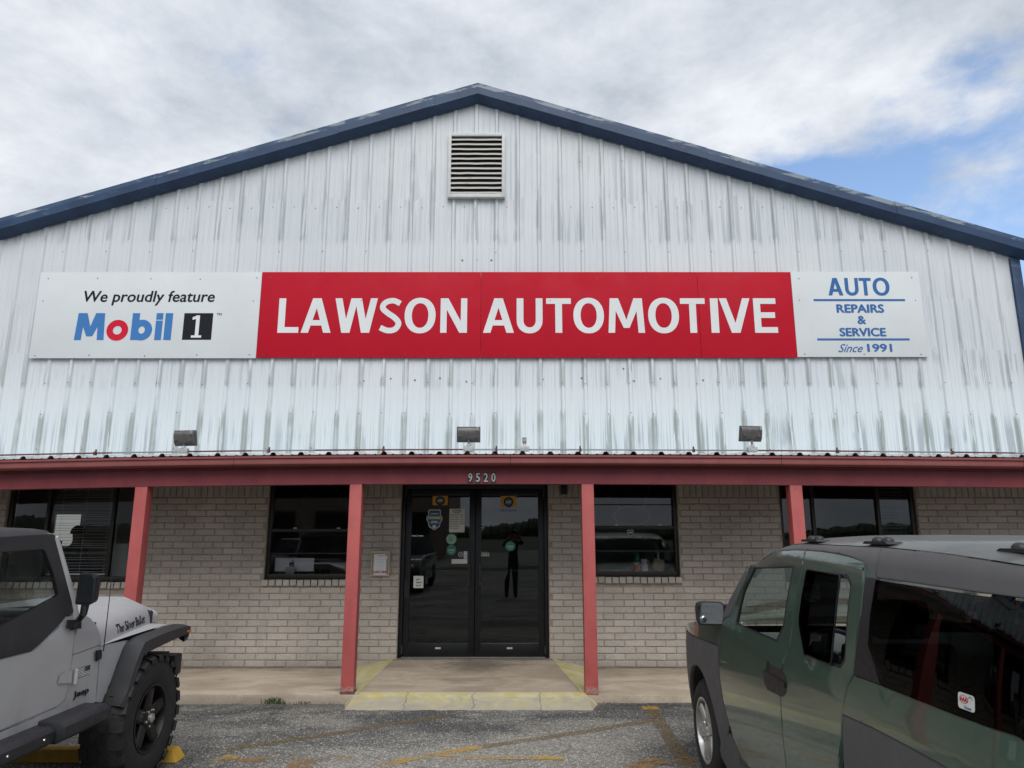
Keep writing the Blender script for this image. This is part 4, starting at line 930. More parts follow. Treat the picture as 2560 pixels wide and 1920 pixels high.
for i, (u0, u1, v0, v1) in enumerate(((0.13, 0.74, 0.02, 0.87), (0.17, 0.86, 0.03, 0.79), (0.22, 0.80, 0.02, 0.72))):
    boxobj('leaflet', X0 + pw * u0, X0 + pw * u1, LY - .018 - .005 * i, LY - .0145 - .005 * i, Z0_ + (Z1_ - Z0_) * v0, Z0_ + (Z1_ - Z0_) * v1, PAPER, t)
lf = wallfn(LY - .029)
for k, (u0, u1, v) in enumerate(((0.36, 0.70, .80), (.30, .66, .745))): boxobj('print_line', X0 + pw * u0, X0 + pw * u1, LY - .0196 - .001, LY - .0186, Z0_ + (Z1_ - Z0_) * v, Z0_ + (Z1_ - Z0_) * (v + .012), INK, t)
for k in range(9): boxobj('print_line', X0 + pw * (.27 + .03 * (k % 3)), X0 + pw * (.72 - .04 * (k % 2)), LY - .0295, LY - .0288, Z0_ + (Z1_ - Z0_) * (.20 + .055 * k), Z0_ + (Z1_ - Z0_) * (.207 + .055 * k), INKG, t)
for k in range(2): boxobj('print_line', X0 + pw * (.81 + .03 * k), X0 + pw * (.82 + .03 * k), LY - .0246, LY - .0236, Z0_ + (Z1_ - Z0_) * .2, Z0_ + (Z1_ - Z0_) * .68, INK, t)
a, b = c3(343, 905), c3(758, 850); text('TAKE ONE', wallfn(LY - .0456), INKR, t, (a[0], b[0], a[1], b[1]), 0.07)
q = c3(545, 1005); MB().tube([(q[0], LY - .02, q[1]), (q[0] - .012, LY - .012, q[1] - .05), (q[0] - .004, LY - .01, q[1] - .075), (q[0] + .016, LY - .014, q[1] - .045), (q[0] + .006, LY - .02, q[1])], 0.003, 6).build('tie_string', CREAM, t)
MB().tube([(q[0] - .004, LY - .008, q[1] - .075), (q[0] - .006, LY - .006, q[1] - .20), (q[0] - .02, LY - .006, q[1] - .44)], 0.002, 6).build('tie_string', CREAM, t)
# ================================================================ stickers and papers on the door glass
PYG = DY + 0.0185                                                         # on the face of the glass
cd3 = lambda x, y: onY(960 + x / 3.317, 1180 + y / 3.317, PYG)
def sheet(name, bx, mat, label, cat, group=None, rad=0.0, sh=None):
    a, b = cd3(bx[0], bx[3]), cd3(bx[2], bx[1]); t = thing(name, ((a[0] + b[0]) / 2, PYG, a[1]), label, cat, group)
    pts = sh or [(0, 0), (1, 0), (1, 1), (0, 1)]
    w, h = b[0] - a[0], b[1] - a[1]
    poly = [(a[0] + u * w, a[1] + v * h) for u, v in pts]
    if rad: poly = fillet([(p[0], p[1], rad) for p in poly])
    MB().prism(poly, lambda u, v, d: (u, d, v), PYG - .0008, PYG).build('backing', mat, t, None)
    fn = lambda u, v, d: (a[0] + u * w, PYG - .0008 - d, a[1] + v * h)
    return t, fn, poly
def disc(fn, cu, cv, ru, rv, mat, t, name='emblem', lift=0.0004, n=28, sh=None):
    pg = [(cu + ru * math.cos(2 * math.pi * i / n), cv + rv * math.sin(2 * math.pi * i / n)) for i in range(n)] if sh is None else sh
    return MB().add([fn(u, v, lift) for u, v in pg], [tuple(range(len(pg)))]).build(name, mat, t, None)
OCH = plain('sticker_ochre', (0.60, 0.30, 0.02), 0.5); SB = plain('sticker_blue', (0.02, 0.09, 0.19), 0.5); SPAPER = plain('sticker_white', (0.62, 0.62, 0.57), 0.7); STXT = plain('sticker_pale', (0.50, 0.60, 0.60), 0.6)
SGRN = plain('sticker_green', (0.03, 0.20, 0.13), 0.5); SLGR = plain('sticker_light_green', (0.24, 0.42, 0.32), 0.5); SSIL = plain('sticker_silver', (0.45, 0.46, 0.46), 0.5); SOLV = plain('sticker_olive', (0.30, 0.29, 0.12), 0.5)
for bx, lb in (((402, 188, 530, 275), 'ochre repair certification sticker on the left door'), ((968, 192, 1096, 292), 'ochre repair certification sticker on the right door')):
    t, fn, _ = sheet('door_sticker', bx, OCH, lb, 'sticker', 'certification stickers on the doors', 0.006)
    disc(fn, .5, .42, .31, .42, SBLK, t, 'emblem', .0003); disc(fn, .5, .42, .24, .33, SB, t, 'emblem', .0006)
    text('ASE', fn, STXT, t, (.30, .70, .32, .56), .05, .2, lift=.0009)
sh = [(.5, 0), (.85, .16), (.90, .38), (1, .48), (1, .66), (.90, .70), (.90, .95), (.80, 1), (.20, 1), (.10, .95), (.10, .70), (0, .66), (0, .48), (.10, .38), (.15, .16)]
t, fn, _ = sheet('shield_sticker', (350, 310, 485, 482), SSIL, 'blue and silver shield award sticker on the left door', 'sticker', None, 0, sh)
si = [(.5 + (u - .5) * .86, .5 + (v - .5) * .90) for u, v in sh]; disc(fn, 0, 0, 0, 0, SB, t, 'shield_face', .0004, sh=[(u, v) for u, v in si])
disc(fn, 0, 0, 0, 0, SOLV, t, 'banner', .0008, sh=[(.06, .52), (.94, .52), (.94, .68), (.06, .68)])
for v0, v1, u0, u1 in ((.40, .44, .30, .70), (.34, .38, .24, .76), (.77, .81, .28, .72), (.10, .24, .40, .60), (.56, .60, .14, .86)): disc(fn, 0, 0, 0, 0, STXT, t, 'print_line', .0012, sh=[(u0, v0), (u1, v0), (u1, v1), (u0, v1)])
t, fn, _ = sheet('hours_notice', (540, 305, 670, 500), SPAPER, 'cream business hours notice taped to the left door', 'notice')
text('BUSINESS', fn, INK, t, (.20, .80, .885, .945), .05); text('HOURS', fn, INK, t, (.30, .70, .80, .86), .05)
for i, s_ in enumerate(('Mon. 8:00 - 5:30', 'Tues. 8:00 - 5:30', 'Wed. 8:00 - 5:30', 'Thur. 8:00 - 5:30', 'Fri. 8:00 - 5:30', 'Sat. closed', 'Sun. closed')): text(s_, fn, INK, t, (.06, .92 if i < 5 else .58, .71 - .093 * i, .755 - .093 * i), .04)
t, fn, _ = sheet('round_sticker', (515, 514, 601, 600), SLGR, 'pale green round sticker under the hours notice', 'sticker', None, 0, [(.5 + .5 * math.cos(2 * math.pi * i / 30), .5 + .5 * math.sin(2 * math.pi * i / 30)) for i in range(30)])
for v in (.62, .45, .36): disc(fn, 0, 0, 0, 0, SGRN, t, 'print_line', .0005, sh=[(.28, v), (.70, v), (.70, v + .05), (.28, v + .05)])
for bx, lb in (((517, 604, 600, 690), 'dark green round sticker on the left door'), ((1005, 576, 1089, 656), 'dark green round sticker on the right door')):
    t, fn, _ = sheet('round_sticker', bx, SGRN, lb, 'sticker', 'dark green round stickers on the doors', 0, [(.5 + .5 * math.cos(2 * math.pi * i / 30), .5 + .5 * math.sin(2 * math.pi * i / 30)) for i in range(30)])
    text('FAVE', fn, STXT, t, (.20, .80, .36, .58), .03); disc(fn, 0, 0, 0, 0, STXT, t, 'print_line', .0005, sh=[(.3, .23), (.7, .23), (.7, .27), (.3, .27)])
shs = [(.5, 0), (.82, .25), (1, .62), (.98, .92), (.5, 1), (.02, .92), (0, .62), (.18, .25)]
t, fn, _ = sheet('alarm_sticker', (783, 437, 832, 491), SSIL, 'small dark shield sticker with silver edge on the right door', 'sticker', None, 0, shs)
disc(fn, 0, 0, 0, 0, SBLK, t, 'shield_face', .0004, sh=[(.5 + (u - .5) * .76, .5 + (v - .5) * .80) for u, v in shs]); disc(fn, .5, .56, .27, .13, SSIL, t, 'emblem', .0008)
t, fn, _ = sheet('badge_sticker', (614, 662, 657, 706), SSIL, 'tiny round badge sticker near the left door handle', 'sticker', None, 0, [(.5 + .5 * math.cos(2 * math.pi * i / 8 + .39), .5 + .5 * math.sin(2 * math.pi * i / 8 + .39)) for i in range(8)])
disc(fn, .5, .5, .38, .38, SB, t, 'emblem', .0004)
for v in (.33, .47, .61): disc(fn, 0, 0, 0, 0, SSIL, t, 'print_line', .0008, sh=[(.30, v), (.70, v), (.70, v + .06), (.30, v + .06)])
t, fn, _ = sheet('paper_label', (660, 657, 691, 718), STXT, 'small pale upright label above the white strip', 'label')
disc(fn, 0, 0, 0, 0, INKG, t, 'print_line', .0004, sh=[(.25, .25), (.75, .25), (.75, .45), (.25, .45)])
sheet('paper_strip', (560, 722, 691, 760), SPAPER, 'blank white paper strip above the left door handle', 'label')
t, fn, _ = sheet('payment_sticker', (787, 662, 874, 702), SBLK, 'black sticker with rows of white payment symbols on the right door', 'sticker')
for j in range(2):
    for i in range(6): disc(fn, 0, 0, 0, 0, SPAPER, t, 'payment_symbol', .0005, sh=[(.03 + .165 * i, .08 + .34 * j), (.15 + .165 * i, .08 + .34 * j), (.15 + .165 * i, .34 + .34 * j), (.03 + .165 * i, .34 + .34 * j)])
disc(fn, 0, 0, 0, 0, SPAPER, t, 'print_line', .0005, sh=[(.02, .86), (.98, .86), (.98, .93), (.02, .93)])
a, b = cd3(950, 328), cd3(1102, 305); t = thing('brand_decal', ((a[0] + b[0]) / 2, PYG, a[1]), 'blue slanted parts brand lettering under the ochre sticker on the right door', 'decal')
text('ACDelco', wallfn(PYG), plain('decal_blue', (0.03, 0.08, 0.42), 0.5), t, (a[0], b[0], a[1], b[1]), .02, .25)
t, fn, _ = sheet('key_note', (243, 862, 328, 962), SPAPER, 'white key drop slot note at the left edge of the doors', 'notice')
for i, s_ in enumerate(('KEY', 'DROP', 'SLOT')): text(s_, fn, INK, t, (.27, .68 if i == 0 else .84, .64 - .25 * i, .77 - .25 * i), .08)
# sticker and unlit neon ring in the right window
c4 = lambda x, y: onY(1440 + x / 5.72, 1190 + y / 5.72, WALLY + .078)
a, b = c4(737, 862), c4(822, 766); t = thing('alarm_sticker', ((a[0] + b[0]) / 2, WALLY + .078, a[1]), 'small dark shield sticker with silver edge on the window right of the doors', 'sticker')
w_, h_ = b[0] - a[0], b[1] - a[1]; fn = lambda u, v, d: (a[0] + u * w_, WALLY + .0775 - d, a[1] + v * h_)
disc(fn, 0, 0, 0, 0, SSIL, t, 'backing', 0, sh=shs); disc(fn, 0, 0, 0, 0, SBLK, t, 'shield_face', .0004, sh=[(.5 + (u - .5) * .76, .5 + (v - .5) * .80) for u, v in shs]); disc(fn, .5, .56, .27, .13, SSIL, t, 'emblem', .0008)
c4b = lambda x, y: onY(1440 + x / 5.72, 1190 + y / 5.72, WALLY + .16)
a, b = c4b(545, 705), c4b(1052, 440); cu, cv, ru, rv = (a[0] + b[0]) / 2, (a[1] + b[1]) / 2, (b[0] - a[0]) / 2, (b[1] - a[1]) / 2
t = thing('neon_sign', (cu, WALLY + .16, a[1]), 'unlit oval tube sign hanging in the window right of the doors', 'neon sign')
MB().tube([(cu + ru * math.cos(2 * math.pi * i / 48), WALLY + .16, cv + rv * math.sin(2 * math.pi * i / 48)) for i in range(49)], 0.005, 8, False).build('glass_tube', plain('neon_glass', (0.30, 0.31, 0.33), 0.2), t)
for s_ in (-1, 1): MB().tube([(cu + s_ * ru * .65, WALLY + .16, cv + rv * .76), (cu + s_ * ru * 1.15, WALLY + .17, 2.42)], 0.002, 6).build('hanging_wire', GALV, t)
# ================================================================ things behind the glass
STOOL = plain('window_stool_wood', (0.13, 0.10, 0.075), 0.6)
for w, wn_ in ((w2, WN2), (w3, WN3)): boxobj('window_stool', w[0] + .002, w[1] - .002, WALLY + .117, WALLY + .42, w[2] + .02, w[2] + .058, STOOL, wn_, 0.004)
zs2 = w2[2] + .058
my = WALLY + .20; c3b = lambda x, y: onY(640 + x / 5.72, 1190 + y / 5.72, my)
a, b = c3b(262, 1410), c3b(832, 1172)
t = thing('computer_monitor', ((a[0] + b[0]) / 2, my, zs2), 'silver all in one computer seen from behind in the window', 'computer')
ALU = plain('aluminium', (0.80, 0.81, 0.82), 0.45, 0.0, 0.04); rows = []
for v, bul in ((0, .004), (.15, .018), (.5, .034), (.85, .018), (1, .004)):
    rows.append([(a[0] + (b[0] - a[0]) * u, my - bul * math.sin(math.pi * min(max(u, .02), .98)) , zs2 + .035 + (b[1] - zs2 - .035) * v) for u in [i / 12 for i in range(13)]])
MB().grid(rows).build('rear_shell', ALU, t, 60)
boxobj('screen', a[0], b[0], my + .002, my + .012, zs2 + .035, b[1], SBLK, t, 0.002)
xm = c3b(508, 1400)[0]; MB().box(xm - .06, xm + .06, my - .075, my - .068, zs2, zs2 + .10).box(xm - .06, xm + .06, my - .075, my + .10, zs2, zs2 + .008).build('stand', plain('stand_grey', (0.25, 0.25, 0.26), 0.4, 0.4), t, 30, 0.002)
q = c3b(526, 1265); rr_ = 0.040; ap = []
for i in range(40):
    an = 2 * math.pi * i / 40; r_ = rr_ * (1 + .06 * math.cos(2 * an)) - (.010 if abs(an - math.pi / 2) < .25 or abs(an - 1.5 * math.pi) < .2 else 0)
    px_, pz_ = r_ * .88 * math.cos(an), r_ * math.sin(an)
    dx_, dz_ = px_ - .043, pz_ - .004
    if math.hypot(dx_, dz_) < .019: s_ = .019 / math.hypot(dx_, dz_); px_, pz_ = .043 + dx_ * s_, .004 + dz_ * s_
    ap.append((q[0] + px_, my - .0375, q[1] + pz_))
lg = MB().add(ap, [tuple(range(40))]); lg.add([(q[0] + .002, my - .0375, q[1] + .042), (q[0] + .016, my - .0375, q[1] + .048), (q[0] + .020, my - .0375, q[1] + .066), (q[0] + .006, my - .0375, q[1] + .060)], [(0, 1, 2, 3)])
lg.build('logo', SBLK, t, None)
zs3 = w3[2] + .058; cy3 = WALLY + .20; c3m = lambda x, y: onY(1440 + x / 5.72, 1190 + y / 5.72, cy3)
def mug(px, col, label, z, r=.042, h=.085, handle=-1, y=cy3):
    x = c3m(px, 1350)[0]; t = thing('mug', (x, y, z), label, 'mug', 'mugs on the window sill')
    MB().lathe([(r * .9, 0), (r, .006), (r, h), (r - .004, h), (r - .004, .01)], (x, y, z), (0, 0, 1), 20).build('cup', col, t)
    MB().tube([(x + handle * r * .95, y, z + h * .82), (x + handle * (r + .022), y, z + h * .75), (x + handle * (r + .025), y, z + h * .4), (x + handle * r * .95, y, z + h * .2)], .006, 8).build('handle', col, t)
MUGR = plain('mug_red', (0.50, 0.05, 0.04), 0.3); MUGW = plain('mug_white', (0.66, 0.66, 0.64), 0.3)
mug(862, MUGR, 'red mug on the window sill', zs3); mug(980, MUGW, 'white mug with handle to the left on the window sill', zs3, .046, .09)
mug(1000, MUGW, 'white mug in the back row on the window sill', zs3 + .05, .042, .10, 1, cy3 + .11); mug(895, plain('mug_grey', (0.36, 0.38, 0.36), 0.4), 'grey bowl shaped mug behind the red mug', zs3 + .05, .046, .065, -1, cy3 + .11)
x = c3m(903, 1200)[0]; t = thing('tape_ball', (x, cy3 + .14, zs3 + .06), 'round green object standing behind the mugs', 'ornament')
MB().lathe([(.02, 0), (.035, .03), (.042, .08), (.036, .125), (.018, .155)], (x, cy3 + .14, zs3 + .07), (0, 0, 1), 20).build('body', plain('green_plastic', (0.01, 0.16, 0.10), 0.35), t)
MB().lathe([(.03, 0), (.022, .012)], (x, cy3 + .14, zs3 + .058), (0, 0, 1), 16).build('foot', plain('green_plastic_dark', (0.01, 0.10, 0.07), 0.4), t)
x = c3m(1168, 1320)[0]; t = thing('cardboard_box', (x, cy3, zs3), 'small tilted cardboard box at the right of the window sill', 'box', rz=0)
CARD = plain('cardboard', (0.36, 0.28, 0.17), 0.85, 0, 0.1, 20); M = Matrix.Translation((x, cy3 + .02, zs3 + .004)) @ Matrix.Rotation(R(8), 4, 'Y')
MB().box(-.065, .075, -.03, .05, 0.006, .125, M).build('carton', CARD, t, 30, 0.002); MB().box(-.064, .074, -.031, -.029, .125, .148, M @ Matrix.Rotation(R(-8), 4, 'X')).build('flap', CARD, t, 30)
for u in (-.03, .03): MB().lathe([(.006, 0), (.005, .0006)], M @ Vector((u, -.0302, .022)), (0, -1, 0), 10).build('printed_dot', INK, t)
x = c3m(1198, 1150)[0]; t = thing('spray_bottle', (x, cy3 + .09, zs3), 'slim clear bottle standing behind the cardboard box', 'bottle')
CLR = plain('clear_plastic', (0.33, 0.36, 0.37), 0.25); MB().lathe([(.026, 0), (.028, .02), (.028, .13), (.014, .17), (.009, .19), (.009, .23), (.012, .235), (.012, .255)], (x, cy3 + .09, zs3), (0, 0, 1), 16).build('bottle_body', CLR, t)
MB().tube([(x, cy3 + .09, zs3 + .255), (x, cy3 + .09, zs3 + .275), (x - .02, cy3 + .08, zs3 + .285)], .005, 8).build('nozzle', CLR, t)
# ================================================================ lit window on the rear partition of the left office
lw = onY(165, 1325, 11.28)
t = thing('back_window', (lw[0], 11.28, 1.3), 'small bright window on the rear partition of the left office', 'window')
em = NT('daylit_pane'); em.bsdf.inputs['Emission Color'].default_value = (0.75, 0.78, 0.74, 1); em.bsdf.inputs['Emission Strength'].default_value = 0.22; em.set((0.3, 0.3, 0.3), 0.6)
a, b = onY(133, 1365, 11.28), onY(206, 1286, 11.28)
MB().box(a[0], b[0], 11.275, 11.285, a[1], b[1]).build('pane', em.m, t, None)
for bx in ((a[0] - .05, a[0], a[1] - .05, b[1] + .05), (b[0], b[0] + .05, a[1] - .05, b[1] + .05), (a[0], b[0], b[1], b[1] + .05), (a[0], b[0], a[1] - .05, a[1])): boxobj('frame', bx[0], bx[1], 11.25, 11.298, bx[2], bx[3], WPAINT, t)
t = thing('office_panel', (w1[1] - .18, WALLY + .3, w1[2]), 'grey panel standing inside the right pane of the left window', 'panel')
a, b = onY(270, 1450, WALLY + .18), onY(325, 1359, WALLY + .18)
MB().box(a[0], w1[1] - .05, WALLY + .17, WALLY + .20, a[1], b[1]).build('board', plain('panel_grey', (0.24, 0.245, 0.235), 0.7), t, 30, 0.004); boxobj('foot', a[0], w1[1] - .05, WALLY + .16, WALLY + .24, 0.186, a[1], DARKIN, t)

a, b = onY(1403, 1235, WALLY), onY(1417, 1207, WALLY); t = thing('wall_box', ((a[0] + b[0]) / 2, WALLY, a[1]), 'small dark box high on the bricks right of the doors', 'wall box')
boxobj('box_body', a[0], b[0], WALLY - .05, WALLY + .003, a[1], b[1] + .02, BLACKM, t, .006); boxobj('box_rim', a[0] - .006, b[0] + .006, WALLY - .012, WALLY + .003, a[1] - .006, b[1] + .026, BRONZE, t, .003)
# ================================================================ shared vehicle materials
def carpaint(name, c, flake=0.0, rough=0.28, coat=1.0):
    m = NT(name); p = m.pos(); x, y, z = m.xyz(p)
    f = m.rng(m.noise(p, 3, 4, 0.6), 0.3, 0.7, 0.95, 1.05, False); col = m.scale(c, f)
    dirt = m.math('MULTIPLY', m.rng(z, 0.75, 0.35), m.rng(m.noise(m.mapped(p, (1, 1.2, 2.5)), 5, 6, 0.7), 0.42, 0.68))
    col = m.mix(m.math('MULTIPLY', dirt, 0.22), col, (0.22, 0.18, 0.13))
    m.set(col, m.math('ADD', m.math('MULTIPLY', dirt, 0.2), rough), flake, 0.5, coat, 0.035)
    return m.m
GREEN = carpaint('green_car_paint', (0.060, 0.108, 0.080), 0.30, 0.32)
CLAD = plain('grey_cladding', (0.092, 0.090, 0.090), 0.62, 0, 0.06, 5, 0.15, 900)
BLKP = plain('black_plastic', (0.014, 0.014, 0.016), 0.45, 0, 0.1, 9); RUB = plain('rubber', (0.016, 0.016, 0.017), 0.75, 0, 0.2, 14, 0.25, 120)
CABIN = plain('cabin_dark', (0.030, 0.030, 0.032), 0.8, 0, 0.1, 6); DASH = plain('dash_grey', (0.22, 0.23, 0.22), 0.6, 0, 0.06)
ALLOY = plain('alloy_silver', (0.52, 0.51, 0.49), 0.33, 0.75, 0.08, 12); CHROME = plain('bright_metal', (0.62, 0.62, 0.62), 0.18, 0.95)
CGLASS = glass('clear_car_glass', (0.86, 0.92, 0.89), 0.6, 1.5); TGLASS = glass('privacy_glass', (0.030, 0.034, 0.034), 0.34, 1.52); MIRR = plain('mirror_silver', (0.36, 0.39, 0.42), 0.02, 1.0, 0.0)
ORNG = plain('amber_lens', (0.42, 0.11, 0.02), 0.3); LENS = plain('lamp_lens', (0.55, 0.57, 0.58), 0.12, 0.2); REDL = plain('red_lens', (0.35, 0.01, 0.01), 0.2)
# ================================================================ green boxy car
EC, ENOSE, EREAR = 2.27, 6.42, 1.93
HW = [(.15, .83), (.30, .868), (.45, .888), (.62, .903), (.80, .907), (1.0, .897), (1.12, .886), (1.18, .873), (1.30, .858), (1.50, .822), (1.60, .797), (1.645, .782), (1.69, .755), (1.74, .712), (1.82, .635), (2.0, .46), (2.46, 0.0)]
ZS = [(.15, .15), (.8, .8), (1.4, 1.4), (1.60, 1.60), (1.645, 1.643), (1.69, 1.681), (1.74, 1.704), (1.82, 1.718), (2.0, 1.732), (2.46, 1.740)]
def lerpt(tb, x):
    if x <= tb[0][0]: return tb[0][1]
    for (a, b), (c, d) in zip(tb, tb[1:]):
        if x <= c: return b + (d - b) * (x - a) / (c - a)
    return tb[-1][1]
def smt(tb, x):                                                            # smooth (Hermite) interpolation
    n = len(tb)
    if x <= tb[0][0]: return tb[0][1]
    if x >= tb[-1][0]: return tb[-1][1]
    i = 0
    while tb[i + 1][0] < x: i += 1
    sl = lambda k: (tb[k + 1][1] - tb[k][1]) / (tb[k + 1][0] - tb[k][0])
    def tan(k):
        if k == 0: return sl(0)
        if k == n - 1: return sl(n - 2)
        a, b = tb[k][0] - tb[k - 1][0], tb[k + 1][0] - tb[k][0]; return (sl(k - 1) * b + sl(k) * a) / (a + b)
    h = tb[i + 1][0] - tb[i][0]; t = (x - tb[i][0]) / h
    return tb[i][1] * (2 * t ** 3 - 3 * t * t + 1) + h * tan(i) * (t ** 3 - 2 * t * t + t) + tb[i + 1][1] * (-2 * t ** 3 + 3 * t * t) + h * tan(i + 1) * (t ** 3 - t * t)
def etap(y):
    t = -0.115 * max(0, (y - 5.45) / 0.85) ** 2.5 if y > 5.45 else 0
    return t - (0.05 * ((2.5 - y) / .57) ** 2 if y < 2.5 else 0)
def edrop(y, s):
    w = min(max((s - 1.55) / 0.12, 0), 1); d = -0.070 * ((y - 3.78) / 0.57) ** 2 if y > 3.78 else 0
    if y < 2.7: d -= 0.03 * ((2.7 - y) / .7) ** 2
    return d * w
def esurf(y, s, off=0.0, side=-1):
    h = smt(HW, s); a, b = smt(HW, s - .01), smt(HW, s + .01); c, d = smt(ZS, s - .01), smt(ZS, s + .01)
    nx, nz = (d - c), -(b - a); l = math.hypot(nx, nz) or 1
    return Vector((EC + side * (max(h + etap(y) * min(1, h / .5), 0) + off * nx / l), y, smt(ZS, s) + edrop(y, s) + off * nz / l))
esl = lambda y, s, o: esurf(y, s, o, -1)
esr = lambda y, s, o: esurf(y, s, o, 1)
def E(px, py):
    def g(s):
        y = 4.0
        for _ in range(3): X = esurf(y, s).x; y, z = onX(px, py, X)
        return z - esurf(min(y, 4.7), s).z, y
    hi = .2
    while hi < 1.78 and g(hi)[0] > 0: hi += .02
    lo = hi - .02
    for _ in range(14):
        m = (lo + hi) / 2; v, y = g(m)
        if v > 0: lo = m
        else: hi = m
    return (y, (lo + hi) / 2)
e2 = lambda l: [E(1660 + a / 2.458, 1280 + b / 2.458) for a, b in l]
e7 = lambda l: [E(1680 + a / 3.771, 1480 + b / 3.771) for a, b in l]
e6 = lambda l: [E(2100 + a / 2.591, 1280 + b / 2.591) for a, b in l]
car = thing('boxy_car', (EC, (ENOSE + EREAR) / 2, 0), 'dark green boxy car with grey plastic cladding parked on the right', 'car')
split = e2([(870, 236), (850, 330), (830, 430), (800, 600), (785, 730), (770, 838)]) + e7([(1068, 600), (1045, 680), (1032, 800), (1022, 960), (1030, 1150), (1050, 1400), (1078, 1640)])
yb = split[-1][0]; split += [(yb - .005, .42), (yb - .005, .40)]
dtop = e2([(548, 303), (590, 281), (660, 254), (760, 237)])
dfront = [(4.99, 1.152)] + e7([(440, 505), (437, 640), (450, 800), (480, 1000), (520, 1180), (548, 1265)])
apil = e2([(400, 640), (430, 580), (470, 475), (520, 368)])
g2 = 0.0035
door1 = [(4.985, 1.165)] + apil + dtop + [(y + g2, s) for y, s in split]
sill = [(4.62, .40), (4.78, .50)]
door1 = door1 + sill + [(y, s) for y, s in reversed(dfront)]
win1 = fillet([(*p, r) for p, r in zip(e2([(552, 338), (800, 326), (738, 690), (690, 797), (438, 688), (482, 490)]), (.05, .02, .05, .03, .012, .12))])
rtop = e2([(880, 236), (960, 242), (1060, 257), (1140, 277), (1190, 296), (1224, 314)])
redge = e2([(1224, 400), (1202, 600), (1182, 780), (1158, 985), (1128, 1060), (1112, 1130), (1100, 1205), (1092, 1245), (1090, 1400), (1068, 1560)])
rb_ = redge[-1][0]; redge += [(rb_ - .005, .46), (rb_ + .10, .41)]
door2 = [(y - g2, s) for y, s in split] 
door2 = [p for p in reversed(door2)] + rtop + redge
win2 = fillet([(*p, r) for p, r in zip(e2([(882, 352), (1128, 386), (1150, 440), (1112, 905), (1080, 962), (866, 882), (828, 690)]), (.02, .04, .03, .04, .03, .02, .12))])
pop2 = fillet([(*p, r) for p, r in zip(e2([(884, 350), (1096, 384), (1060, 700), (1034, 944), (868, 882), (832, 680)]), (.02, .03, .2, .02, .02, .12))])
qwin = e2([(1303, 418), (1600, 463), (1900, 508), (2200, 548)]) + [(2.08, 1.56), (2.05, 1.50), (2.05, 1.22), (2.10, 1.185)] + e2([(2150, 1370), (2000, 1322), (1600, 1172), (1338, 1068), (1278, 885), (1256, 820), (1266, 650)])
cpil = e2([(1230, 396), (1300, 408), (1262, 650), (1252, 820), (1274, 888), (1334, 1064), (1164, 1002), (1184, 790), (1208, 600)])
qpan = e2([(1162, 1008), (1338, 1072), (1600, 1177), (2000, 1328), (2150, 1376)]) + [(2.10, 1.180), (1.97, 1.185), (1.95, .95)]
clb = e6([(15, 1312), (200, 1395), (420, 1510), (680, 1655)]); clb = [(y, max(s, .93)) for y, s in clb]
qpan = qpan + [(2.2, .93)] + [(y, s + .002) for y, s in reversed(clb)] + e2([(1102, 1208), (1114, 1130), (1132, 1060)])
RAX = (5.535 - 2.575, .35)
arc = lambda c, r, a0, a1, n=16: [(c[0] + r * math.cos(R(a0 + (a1 - a0) * i / n)), c[1] + r * math.sin(R(a0 + (a1 - a0) * i / n))) for i in range(n + 1)]
qclad = [(1.97, .45), (1.95, .925), (2.2, .925)] + [(y, s - .003) for y, s in reversed(clb)] + [(clb[0][0] + .01, .80), (clb[0][0] + .0, .62), (RAX[0] + .44, .46)] + arc(RAX, .42, 12, 168)
FAX = (5.535, .355)
fclad = [(4.998, 1.006)] + [(5.3, .992), (5.7, .978), (6.0, .966), (6.2, .955), (6.30, .90), (6.31, .70), (6.28, .45)] + [(y, s) for y, s in arc(FAX, .435, 4, 186, 22)] + [(y + .008, s) for y, s in reversed(dfront[1:])]
fgreen = [(4.994, 1.012), (4.996, 1.155), (5.2, 1.135), (5.6, 1.090), (6.0, 1.035), (6.25, .985), (6.29, .965), (6.2, .961), (6.0, .972), (5.7, .984), (5.3, .998)]
rock = [(5.09, .30), (5.085, .44), (4.88, .50), (4.80, .495), (4.62, .395), (3.55, .395), (3.46, .44), (3.385, .46), (3.40, .26), (3.5, .22), (4.9, .22)]
seam = e2([(1352, 212), (1330, 250), (1312, 320), (1298, 402)])
railF = [(y, s + .004) for y, s in (apil + dtop)] ; railF = [(4.985, 1.175)] + railF + [(y, s + .006) for y, s in [split[0]] + rtop] + [(y + .004, s) for y, s in [seam[-1]]] + [(y + .003, s) for y, s in reversed(seam[:-1])]
yse = seam[0][0]
railF += [(yse + .004, 1.715), (3.6, 1.715), (3.9, 1.715), (4.2, 1.71), (4.42, 1.69), (4.475, 1.60), (4.678, 1.43), (4.877, 1.27), (5.0, 1.18)]
railR = [(y - .003, s) for y, s in seam[::-1]] + [(yse - .004, 1.715), (2.7, 1.70), (2.4, 1.688), (2.0, 1.675), (1.97, 1.60), (2.02, 1.565)] + [(y, s + .012) for y, s in reversed(e2([(1303, 418), (1600, 463), (1900, 508), (2200, 548)]))]
dpil = [(2.04, 1.555), (1.97, 1.55), (1.95, 1.19), (2.09, 1.187), (2.045, 1.22), (2.045, 1.50)]
hnd = fillet([(*p, .055) for p in e7([(905, 676), (1032, 730), (1082, 800), (1082, 960), (1040, 995), (900, 925), (868, 850), (868, 745)])])
